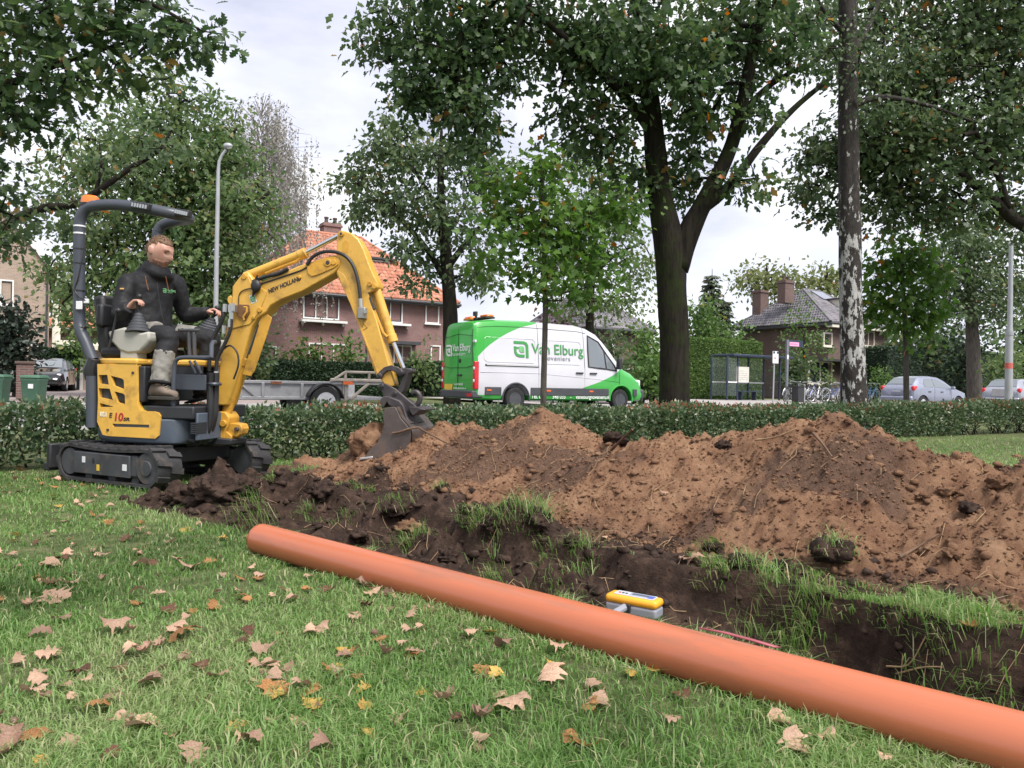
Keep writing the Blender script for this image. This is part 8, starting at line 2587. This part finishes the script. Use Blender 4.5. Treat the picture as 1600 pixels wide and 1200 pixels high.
def lawn_ok(X, Y):
    s, t = TS[0] * X + TS[1] * Y, TT[0] * X + TT[1] * Y
    g, soil, dark = ground_hs(X, Y)
    hz = np.where((s > -6.2) & (s < 2.4) & (t > 3.0) & (t < 5.3), heap_h(s, t), -1)
    f = 1 - sstep(.22, .60, soil + .22 * fbm(X * 9, Y * 9, 411, 3))
    f = f * (hz < g + .004)
    f = f * ~((np.abs(t - PT) < PR * .55) & (s > -3.22))
    v = X * SV[0] + Y * SV[1]
    f = f * (v < 7.85)
    # wheel marks under the tracks
    q = np.stack([X - XO.x, Y - XO.y], -1)
    ax = q[:, 0] * math.cos(XT) + q[:, 1] * math.sin(XT); ay = -q[:, 0] * math.sin(XT) + q[:, 1] * math.cos(XT)
    f = f * ~((np.abs(ax) < .72) & (np.abs(np.abs(ay) - .425) < .10))
    return f, g
X, Y = scatter(380000, 1.25, 9.0, .25, 1.12)
f, g = lawn_ok(X, Y)
k = RNG.random(len(X)) < f * (.30 + .70 * sstep(-.24, .06, fbm(X * 2.0, Y * 2.0, 421, 4)))
X, Y, g = X[k], Y[k], g[k]
dist = np.hypot(X, Y)
hh = (.016 + .034 * RNG.random(len(X)) ** 1.4) * (1 + .7 * fbm(X * 1.7, Y * 1.7, 431, 3))
ww = (.0026 + .0018 * RNG.random(len(X))) * (1 + .12 * np.clip(dist - 2, 0, 8))
blades('lawn_grass', X, Y, g, hh, ww, 'short green lawn grass with some dry blades', 3, .9)
# the lawn behind the heap, up to the hedge
n = 60000
Y = 5.6 * (14.0 / 5.6) ** RNG.random(n); X = (RNG.random(n) * 2 - 1) * (.70 * Y + .25)
f, g = lawn_ok(X, Y); k = (RNG.random(n) < f) & ((Y > 8.6) | (TT[0] * X + TT[1] * Y > 3.3))
blades('back_lawn_grass', X[k], Y[k], g[k], .030 + .03 * RNG.random(k.sum()), .006 + .004 * RNG.random(k.sum()), 'short lawn grass between the heap and the hedge', 6, .8)
# longer fringe at the trench edges and beside the pipe
n = 34000
s_ = RNG.uniform(-4.9, 1.2, n); t_ = RNG.choice([0, 1, 2], n, p=[.25, .45, .30])
ln_, lf_ = tr_lips(s_)
tt_ = np.where(t_ == 0, ln_ - .10 * RNG.random(n) ** .7, np.where(t_ == 1, lf_ + .30 * RNG.random(n) ** 1.2 - .012, PT + np.sign(RNG.random(n) - .5) * (.075 + .06 * RNG.random(n))))
X, Y = TS[0] * s_ + TT[0] * tt_, TS[1] * s_ + TT[1] * tt_
clump = fbm(s_ * 3.3, tt_ * 3.3 + t_ * 7, 441, 3)
left_ = sstep(-2.0, -3.0, s_)
ok = np.where(t_ == 2, clump > -.05, clump > .15 + .10 * left_)
hz = np.where(tt_ > 3.05, heap_h(s_, tt_), -1)
g, so_, dk_ = ground_hs(X, Y)
ok &= hz < g + .01
ok &= ~((t_ == 2) & (s_ < -3.2))
X, Y, g, t2, s2 = X[ok], Y[ok], g[ok], t_[ok], s_[ok]
droop = np.where(t2 == 1, TRENCH - math.pi / 2, np.where(t2 == 0, TRENCH + math.pi / 2, RNG.random(len(X)) * 6.283))
h_ = .026 + .040 * RNG.random(len(X)) ** 1.4; h_[t2 == 2] *= .72
blades('edge_grass', X, Y, g, h_, .0030 + .0016 * RNG.random(len(X)), 'ragged grass hanging over the trench edges and along the pipe', 4, 1.25,
       np.clip(.50 + .22 * RNG.normal(size=len(X)) + .35 * (RNG.random(len(X)) < .35), 0, 1), droop)
# turf sods and loose tufts, each its own thing
def tuft(px, py, label, n=90, h=.09, spread=.05, seed=0, up=.0, z=None, side=0):
    rng = np.random.default_rng(seed)
    # first surface met along the view
    Yd = np.arange(1.4, 6.6, .01)
    w1 = W(px, py, 1.0)
    x, z = w1.x * Yd, CAM_H + (w1.z - CAM_H) * Yd
    sz_ = surf_z(x, Yd)
    i = np.argmax(z <= sz_)
    return Vector((x[i], Yd[i], sz_[i])) if z[i] <= sz_[i] else G(px, py)
def tufted(px, py, label, n, h, spread, seed, name='grass_tuft', clod_r=0, dry=.2):
    rng = np.random.default_rng(seed)
    b = tuft(px, py, label)
    if clod_r:
        root = clod('turf_sod', b.x, b.y, clod_r, label, M_DARK, seed=seed, cat='turf sod', flat=.75)
        base = root.location.copy()
    else:
        root = None; base = b.copy()
    X = b.x + rng.normal(size=n) * spread; Y = b.y + rng.normal(size=n) * spread * .8
    Z = surf_z(X, Y)
    if clod_r:
        d2 = ((X - b.x) ** 2 + (Y - b.y) ** 2) / clod_r ** 2
        Z = np.maximum(Z, base.z + clod_r * .75 * np.sqrt(np.clip(1 - d2, 0, 1)) * .85)
    hh = h * (.5 + rng.random(n)); ww = .0028 + .0018 * rng.random(n)
    tint = np.clip(.55 + .2 * rng.normal(size=n), 0, .85); q = rng.random(n) < dry; tint[q] = .86 + .14 * rng.random(q.sum())
    o = blades(name if root is None else 'grass_blades', X, Y, Z, hh, ww, None if root else label, seed, 1.1, tint, np.full(n, TRENCH - math.pi / 2) if rng.random() < .6 else None)
    if root is not None:
        o.parent = root; o.matrix_parent_inverse = Matrix.LocRotScale(root.location, root.rotation_euler, None).inverted(); o['kind'] = 'stuff'
    else:
        if 'kind' in o: del o['kind']
        tag(o, label, 'grass tuft')
for k, a in enumerate([
    (690, 770, 'small dark turf sod with a few blades high on the left of the heap', 60, .05, .03, .045), (838, 818, 'dark turf sod with long drooping grass at the foot of the heap, middle', 150, .10, .055, .07), (770, 825, 'dark turf sod just left of the one with long drooping grass', 40, .05, .05, .06),
    (1300, 868, 'overturned turf sod with brownish grass at the foot of the heap on the right', 120, .045, .05, .068), (1160, 885, 'small turf sod leaning at the heap foot above the trench lip', 50, .05, .04, .05), (1115, 862, 'small turf sod with pale grass left of its leaning neighbour', 60, .04, .04, .045),
    (730, 800, 'small green turf scrap lying flat on the heap foot', 70, .03, .035, .03), (620, 806, 'mossy turf sod at the near end of the loose dark earth', 90, .06, .06, .07)]):
    tufted(a[0], a[1], a[2], a[3], a[4], a[5], 700 + k, clod_r=a[6])
for k, a in enumerate([
    (400, 800, 'grass tuft growing in the dark earth between digger and pipe end', 220, .085, .09), (640, 855, 'bright grass tuft behind the middle of the pipe', 240, .07, .07), (775, 850, 'upright grass tuft on the small dark mound', 110, .08, .03), (770, 905, 'yellowish tuft close behind the pipe', 140, .06, .04), (860, 905, 'mossy yellow tuft left of the yellow detector', 160, .05, .06),
    (1260, 985, 'long drooping grass tuft on the trench wall right of the detector', 260, .11, .05), (1195, 930, 'grass tuft hanging from the trench lip left of the long drooping tuft', 220, .10, .07), (905, 880, 'thin grass tuft on the trench lip above the detector', 150, .08, .05), (1480, 985, 'brownish grass fringe on the trench lip at the right', 240, .09, .09),
    (1545, 1090, 'grass tuft at the trench bottom by the right edge', 150, .09, .05), (480, 800, 'mossy grass patch on the left trench bank', 160, .05, .04), (540, 812, 'small dry tuft beside a pale leaf on the left bank', 80, .05, .04), (1420, 1060, 'thin tuft in the trench behind the pipe on the right', 90, .08, .05), (1090, 1010, 'sparse tuft between the pipe and the trench wall right of the detector', 120, .07, .06)]):
    tufted(a[0], a[1], a[2], a[3], a[4], a[5], 800 + k)
# clods
for k, (px, py, r, lab, m) in enumerate([
    (330, 778, .13, 'large dark earth clod in front of the digger track', M_DARK), (385, 768, .09, 'dark earth clod between the two tracks', M_DARK), (290, 785, .10, 'dark earth clod lying nearest to the left track', M_DARK), (500, 775, .075, 'dark clod at the left tip of the heap', M_DARK),
    (960, 690, .07, 'dark crumbly clod in the saddle between the two heap peaks', M_DARK), (1588, 716, .055, 'dark clod on top of the heap at the right edge', M_HEAP), (1480, 770, .035, 'round tan earth lump on the right part of the heap', M_HEAP), (1440, 778, .030, 'small round earth lump left of the tan one', M_HEAP), (1515, 800, .04, 'dark lump below the round tan ones', M_DARK),
    (1485, 870, .03, 'earth lump near the stick at lower right', M_HEAP), (1560, 760, .045, 'brown lump near the right end of the heap', M_HEAP), (1130, 700, .05, 'dark clod just left of the right heap peak', M_DARK), (560, 845, .05, 'dark clod close behind the far end of the pipe', M_DARK), (700, 880, .05, 'dark clod behind the pipe left of the middle', M_DARK), (1590, 955, .05, 'reddish brown clod at the heap foot by the right edge', M_HEAP), (640, 830, .06, 'sandy lump on the loose dark earth', M_HEAP), (895, 850, .045, 'dark lump at the heap foot above the detector', M_DARK), (1225, 890, .04, 'dark lump below the leaning sod', M_DARK)]):
    b = tuft(px, py, lab)
    clod('clod', b.x, b.y, r, lab, m, seed=900 + k)
# sticks and roots
def stick(label, pts, r, lift=.012, name='twig', cat='twig', mat=None):
    P = []
    for p in pts:
        b = tuft(p[0], p[1], label); P.append(b + Vector((0, 0, lift + (p[2] if len(p) > 2 else 0))))
    P = spline(P, 4)
    o = obj(name, MB().tube(P, list(np.linspace(r, r * .5, len(P))), 7), mat or M_ROOT, None, angle=80)
    tag(o, label, cat)
M_ROOT = pbr('root_bark', (.13, .075, .045), .85, var=.35, vs=30)
M_STRAW = pbr('dry_root', (.34, .22, .12), .85, var=.3, vs=30)
stick('thin brown stick lying on the right part of the heap', [(1405, 877), (1430, 864), (1466, 847)], .008)
stick('short stick lying behind the pipe left of the bright tuft', [(543, 833), (575, 838), (598, 842)], .006)
stick('dark stick sticking out of the loose earth at the heap foot', [(600, 800), (640, 799), (664, 797)], .008)
stick('thin reddish root on top of the heap left of the right peak', [(1180, 700, .02), (1210, 696, .03), (1245, 686, .02)], .006, mat=M_STRAW)
stick('pale dry root hanging on the trench wall at the right', [(1385, 1060), (1420, 1045), (1446, 1026)], .004, mat=M_STRAW)
stick('dry root lying along the trench bottom at the right', [(1400, 1062), (1450, 1055), (1510, 1055)], .004, mat=M_STRAW)
stick('root stump poking out of the heap saddle', [(955, 712, .02), (972, 706, .06), (988, 702, .10)], .010)
stick('thick broken root leaning near the right heap peak', [(1270, 690, .02), (1285, 705, .02), (1300, 720)], .009, mat=M_ROOT)
stick('light wire like root on the heap below the middle', [(1062, 698, .03), (1068, 704, .04), (1080, 714, .0)], .0022, mat=M_STRAW)
# the root lying across the bucket
pts = [E(*c8(*p), l) for p, l in (((490, 778), -.262), ((560, 768), -.266), ((640, 740), -.268), ((690, 728), -.262), ((760, 718), -.25))]
o = obj('root', MB().tube(spline(pts, 4) + [E(*c8(*p), -.25) for p in ((800, 745), (900, 800), (1000, 855), (1110, 912))], [.008] * 17 + [.007, .0065, .006, .005], 7), M_ROOT, None, angle=80)
for v_ in o.data.vertices:
    v_.co = XO + EF * v_.co.x + EL * v_.co.y + Vector((0, 0, v_.co.z))
tag(o, 'bent brown root lying across the bucket and the heap', 'root')
# fine fibres: nobody could count these
mb = MB()
n = 420
s0, t0, a_, L_ = RNG.uniform(-4.6, .8, n), RNG.uniform(2.3, 4.5, n), RNG.random(n) * 6.283, .05 + .10 * RNG.random(n)
q = np.arange(4)[None] / 3
xx = (TS[0] * s0 + TT[0] * t0)[:, None] + np.cos(a_)[:, None] * L_[:, None] * q + RNG.normal(size=(n, 4)) * .008
yy = (TS[1] * s0 + TT[1] * t0)[:, None] + np.sin(a_)[:, None] * L_[:, None] * q + RNG.normal(size=(n, 4)) * .008
zz = surf_z(xx, yy) + .004 + .012 * RNG.random((n, 4))
ok = (ground_hs(xx[:, 0], yy[:, 0])[1] > .4) | (t0 > 3.3)
for k in range(n):
    if ok[k]: mb.tube([Vector(p) for p in zip(xx[k], yy[k], zz[k])], .0013, 4, caps=False)
tag(obj('root_fibres', mb, M_STRAW, None, angle=80), 'fine dry root fibres scattered over earth and heap', None, None, 'stuff')

# --- fallen leaves
def litter_mat(name, a, b, c):
    m, N, L, out = _nt(name)
    p = N.new('ShaderNodeBsdfPrincipled'); p.inputs['Roughness'].default_value = .6; p.inputs['Specular IOR Level'].default_value = .3
    tc = N.new('ShaderNodeTexCoord'); oi = N.new('ShaderNodeObjectInfo')
    va = N.new('ShaderNodeVectorMath'); va.operation = 'ADD'
    L.new(tc.outputs['Object'], va.inputs[0])
    ml = N.new('ShaderNodeVectorMath'); ml.operation = 'SCALE'; ml.inputs[3].default_value = 3.0
    L.new(oi.outputs['Location'], ml.inputs[0]); L.new(ml.outputs[0], va.inputs[1])
    n = N.new('ShaderNodeTexNoise'); n.inputs['Scale'].default_value = 22; n.inputs['Detail'].default_value = 6; n.inputs['Roughness'].default_value = .65
    L.new(va.outputs[0], n.inputs['Vector'])
    r = N.new('ShaderNodeValToRGB'); E_ = r.color_ramp.elements; E_.new(.5)
    for i, (pos, col) in enumerate(((.3, a), (.52, b), (.72, c))): E_[i].position = pos; E_[i].color = tuple(col) + (1,)
    L.new(n.outputs[0], r.inputs[0])
    hs = N.new('ShaderNodeHueSaturation'); L.new(r.outputs[0], hs.inputs['Color'])
    mr = N.new('ShaderNodeMapRange'); mr.inputs['To Min'].default_value, mr.inputs['To Max'].default_value = .75, 1.25
    L.new(oi.outputs['Random'], mr.inputs[0]); L.new(mr.outputs[0], hs.inputs['Value'])
    L.new(hs.outputs[0], p.inputs['Base Color'])
    t = N.new('ShaderNodeBsdfTranslucent'); L.new(hs.outputs[0], t.inputs['Color'])
    mx = N.new('ShaderNodeMixShader'); mx.inputs[0].default_value = .2; L.new(p.outputs[0], mx.inputs[1]); L.new(t.outputs[0], mx.inputs[2])
    L.new(mx.outputs[0], out.inputs['Surface'])
    return m
LM = {'tan': litter_mat('tan_leaf', (.30, .18, .12), (.45, .29, .20), (.56, .40, .30)), 'pinkish brown': litter_mat('pinkish_leaf', (.20, .115, .085), (.33, .20, .14), (.44, .30, .22)),
      'orange brown': litter_mat('orange_leaf', (.16, .07, .03), (.34, .16, .06), (.48, .28, .10)), 'yellow': litter_mat('yellow_leaf', (.24, .13, .04), (.46, .29, .07), (.55, .40, .14)), 'dark brown': litter_mat('dark_leaf', (.05, .022, .015), (.11, .05, .03), (.18, .09, .055))}
def leaf_mesh(name, mat, seed):
    rng = np.random.default_rng(seed); ph = rng.random()
    st = [(0, .012), (.10, .014), (.14, .03)] + [(y, (.055 + .30 * math.sin(math.pi * min(1, (y - .10) / .93)) ** .8 * (.55 + .55 * y)) * (1 + .30 * math.sin(2 * math.pi * (4.0 * y + ph)))) for y in np.linspace(.18, .97, 16)] + [(1, .03)]
    cx_, cy_ = rng.normal() * .9, rng.normal() * .7
    tw = rng.normal() * .5
    V, F = [], []
    for y, w in st:
        for e in (-1, -.5, 0, .5, 1):
            ww = w * (1 + .10 * rng.normal() * (abs(e) == 1))
            x = e * ww; yy = y - .5 + .010 * rng.normal() * (abs(e) == 1) + .06 * abs(e) * w
            z = cx_ * x * x * 1.8 + cy_ * yy * yy * .9 + tw * x * yy * 1.4 + .018 * rng.normal() * (abs(e) == 1) + .02 * abs(e) - .015 * (e == 0)
            V.append((x, yy, z))
    for i in range(len(st) - 1):
        for j in range(4):
            a = i * 5 + j; F.append((a, a + 1, a + 6, a + 5))
    me = bpy.data.meshes.new(name)
    V = np.array(V); V[:, 2] -= V[:, 2].min()
    me.from_pydata([tuple(v) for v in V], [], F)
    me.materials.append(mat)
    me.polygons.foreach_set('use_smooth', [True] * len(F)); me.update()
    return me
LMESH = {c: [leaf_mesh('fallen_leaf', m, 50 + 7 * i + j) for j in range(5)] for i, (c, m) in enumerate(LM.items())}
leaf_n = 0
def drop_leaf(x, y, size, col, label, group=None, rng=RNG, z=None, tiltamt=.18):
    global leaf_n
    me = LMESH[col][int(rng.integers(5))]
    o = bpy.data.objects.new('fallen_leaf', me); COL.objects.link(o)
    zz = float(surf_z(np.array([x]), np.array([y]))[0]) if z is None else z
    o.location = (x, y, zz)
    o.rotation_euler = (rng.normal() * tiltamt, rng.normal() * tiltamt, rng.random() * 6.283)
    o.scale = (size, size, size)
    tag(o, label, 'leaf', group)
    leaf_n += 1
    return o
NAMED = [  # px, py, length px, colour, label
    (237, 1076, 52, 'pinkish brown', 'pinkish oak leaf lying flat in the lawn, a dark hollow behind it'), (215, 1150, 66, 'tan', 'long tan leaf stretched out near the bottom edge, left of the middle'), (418, 1022, 40, 'tan', 'tan oak leaf with an orange rim, alone in the grass left of the middle'), (497, 1180, 44, 'pinkish brown', 'brown leaf cut by the bottom edge left of the middle'),
    (862, 1072, 60, 'tan', 'tan curled leaf with a dark tip in front of the pipe, middle'), (797, 1113, 60, 'tan', 'pale tan leaf of the touching pair in the middle foreground, the right one'), (748, 1129, 42, 'pinkish brown', 'pinkish leaf of the touching pair in the middle foreground, the left one'), (936, 1106, 46, 'tan', 'tan leaf rolled at its base, right of the touching pair'), (915, 1177, 55, 'orange brown', 'rust brown leaf near the bottom edge below the rolled leaf'),
    (1216, 1137, 50, 'tan', 'tan leaf in front of the pipe near its near end'), (1245, 1185, 56, 'tan', 'tan leaf at the bottom edge by the pipe'), (786, 1020, 36, 'pinkish brown', 'brown leaf just in front of the middle of the pipe'), (874, 1024, 34, 'tan', 'narrow pale leaf close to the pipe, right of the middle'), (865, 1046, 34, 'yellow', 'orange yellow leaf next to the narrow pale one'), (772, 1065, 36, 'yellow', 'yellow tipped leaf left of the curled tan leaf'), (542, 1035, 36, 'pinkish brown', 'brown leaf standing on edge left of the pipe middle'), (520, 1053, 32, 'yellow', 'yellow orange leaf beside the brown one standing on edge'), (603, 1030, 32, 'pinkish brown', 'pale brown leaf below the pipe, one of three in a column'),
    (435, 1090, 56, 'orange brown', 'dark leaf with a bright yellow tip in the left foreground'), (485, 1110, 40, 'yellow', 'yellowish leaf beside the one with a bright tip'), (575, 1155, 30, 'yellow', 'yellow spotted leaf near the bottom left of the middle'), (64, 1003, 36, 'pinkish brown', 'purplish brown leaf at the left edge'), (92, 975, 34, 'pinkish brown', 'purplish leaf with a white spot above the other one at the left edge'), (178, 992, 50, 'tan', 'tan pink leaf left of the grass hollow'), (290, 1000, 46, 'orange brown', 'orange brown leaf behind the hollow in the lawn'), (272, 992, 36, 'tan', 'pale leaf touching the orange brown one behind the hollow'), (75, 892, 40, 'tan', 'pale pink leaf far left in the lawn'), (218, 892, 30, 'tan', 'pale leaf over a dark one left of the pipe end'), (292, 892, 40, 'tan', 'broad pale leaf left of the far pipe end'), (375, 940, 28, 'orange brown', 'brown standing leaf below the far pipe end'), (405, 908, 26, 'orange brown', 'orange brown leaf just below the far pipe end'), (85, 938, 60, 'tan', 'long tan leaf at the left, half upright'),
    (1518, 984, 34, 'orange brown', 'orange tan leaf on the trench lip at the right'), (1075, 880, 30, 'tan', 'pale yellow leaf with purple neighbour on the trench lip'), (1090, 882, 34, 'pinkish brown', 'purplish grey leaf lying on the trench lip'), (1038, 774, 16, 'tan', 'small cream leaf on the middle of the heap'), (1142, 772, 12, 'tan', 'tiny white leaf on the heap right of the cream one'), (946, 843, 16, 'tan', 'small yellow leaf at the heap foot'), (562, 788, 14, 'tan', 'small pale leaf on the left bank'), (638, 858, 18, 'orange brown', 'red leaf in the bright tuft behind the pipe'),
    (8, 1185, 60, 'pinkish brown', 'pinkish leaf cut by the lower left corner'), (55, 1162, 44, 'orange brown', 'rust leaf near the lower left corner'), (300, 1192, 50, 'tan', 'tan leaf cut by the bottom edge left'), (152, 1115, 40, 'orange brown', 'yellow brown leaf left of the big pinkish leaf'), (372, 1146, 34, 'yellow', 'yellow leaf near a clover patch'), (1062, 1094, 36, 'dark brown', 'reddish brown leaf right of the rolled leaf'), (1050, 1135, 30, 'tan', 'tan orange leaf below the reddish brown one'), (985, 1058, 22, 'yellow', 'round yellow leaf in the pipe shadow'), (585, 932, 30, 'tan', 'pale leaf of the cluster under the far part of the pipe'), (572, 920, 30, 'pinkish brown', 'brown leaf of the cluster under the far part of the pipe'), (603, 936, 28, 'dark brown', 'dark leaf of the cluster under the far part of the pipe'), (640, 972, 26, 'tan', 'tan leaf just in front of the pipe, below the cluster')]
for px, py, L_, c_, lab in NAMED:
    b = tuft(px, py, lab)
    dd = math.hypot(b.y, CAM_H - b.z)
    z = None
    drop_leaf(b.x, b.y, max(.045, 1.02 * L_ * dd / 1200), c_, lab, None, RNG, b.z + .012 if float(lawn_ok(np.array([b.x]), np.array([b.y]))[0][0]) > .5 else b.z + .006)
cols = list(LM)
cnt = 0
rng = np.random.default_rng(77)
n = 1500
Yd = 1.5 * (6.6 / 1.5) ** (rng.random(n) ** .62)
X = (rng.random(n) * 1.36 - .68) * Yd
X = np.where(rng.random(n) < .55, -np.abs(X), X)
f, g = lawn_ok(X, Yd)
ok = (f > .5) & ((TT[0] * X + TT[1] * Yd < 2.2) | (rng.random(n) > .7))
buckets = {}
for x, y, z in list(zip(X[ok], Yd[ok], g[ok]))[:235]:
    c_ = cols[int(rng.choice(5, p=[.36, .24, .20, .10, .10]))]
    o = drop_leaf(float(x), float(y), .036 + .040 * rng.random(), c_, '', 'small fallen oak leaves on the lawn', rng, float(z) + .004 + .012 * rng.random(), .22)
    px_, py_ = 800 + 1200 * x / y, 600 + 1200 * (CAM_H - z) / y
    side = 'at the left' if px_ < 270 else 'left of the middle' if px_ < 540 else 'in the middle' if px_ < 850 else 'at the right'
    row = 'foreground lawn' if py_ > 1040 else 'far lawn' if py_ < 900 else 'mid lawn'
    buckets.setdefault((c_, row, side), []).append((y, o))
for (c_, row, side), v_ in buckets.items():
    v_.sort(key=lambda q: q[0])
    for k, (y, o) in enumerate(v_):
        n = len(v_)
        w = 'the only one' if n == 1 else 'the nearest such' if k == 0 else 'the farthest such' if k == n - 1 else 'the middle such' if n == 3 else 'one of several such'
        o['label'] = f'small {c_} leaf in the {row}, {side}, {w}'
# acorns
M_ACORN = pbr('acorn', (.16, .09, .06), .45, var=.3)
for k, (px, py) in enumerate(((60, 1098), (75, 1098), (585, 999), (205, 1133), (22, 1141))):
    b = tuft(px, py, '')
    o = obj('acorn', MB().lathe([(.0001, -.012), (.007, -.009), (.009, 0), (.0075, .008), (.0001, .014)], (0, 0, 0), 'X', 12), M_ACORN, None)
    o.location = b + Vector((0, 0, .018)); o.rotation_euler = (0, 0, k * 1.3)
    tag(o, 'small brown acorn lying in the foreground grass', 'acorn', 'acorns in the grass')

# lettering becomes plain mesh
bpy.context.view_layer.update()
dgr = bpy.context.evaluated_depsgraph_get()
for o in [o for o in SC.objects if o.type == 'FONT']:
    me = bpy.data.meshes.new_from_object(o.evaluated_get(dgr))
    n = link(o.name, me, o.parent); n.matrix_local = o.matrix_local.copy()
    nm = o.name.split('.')[0]
    bpy.data.objects.remove(o, do_unlink=True); n.name = nm
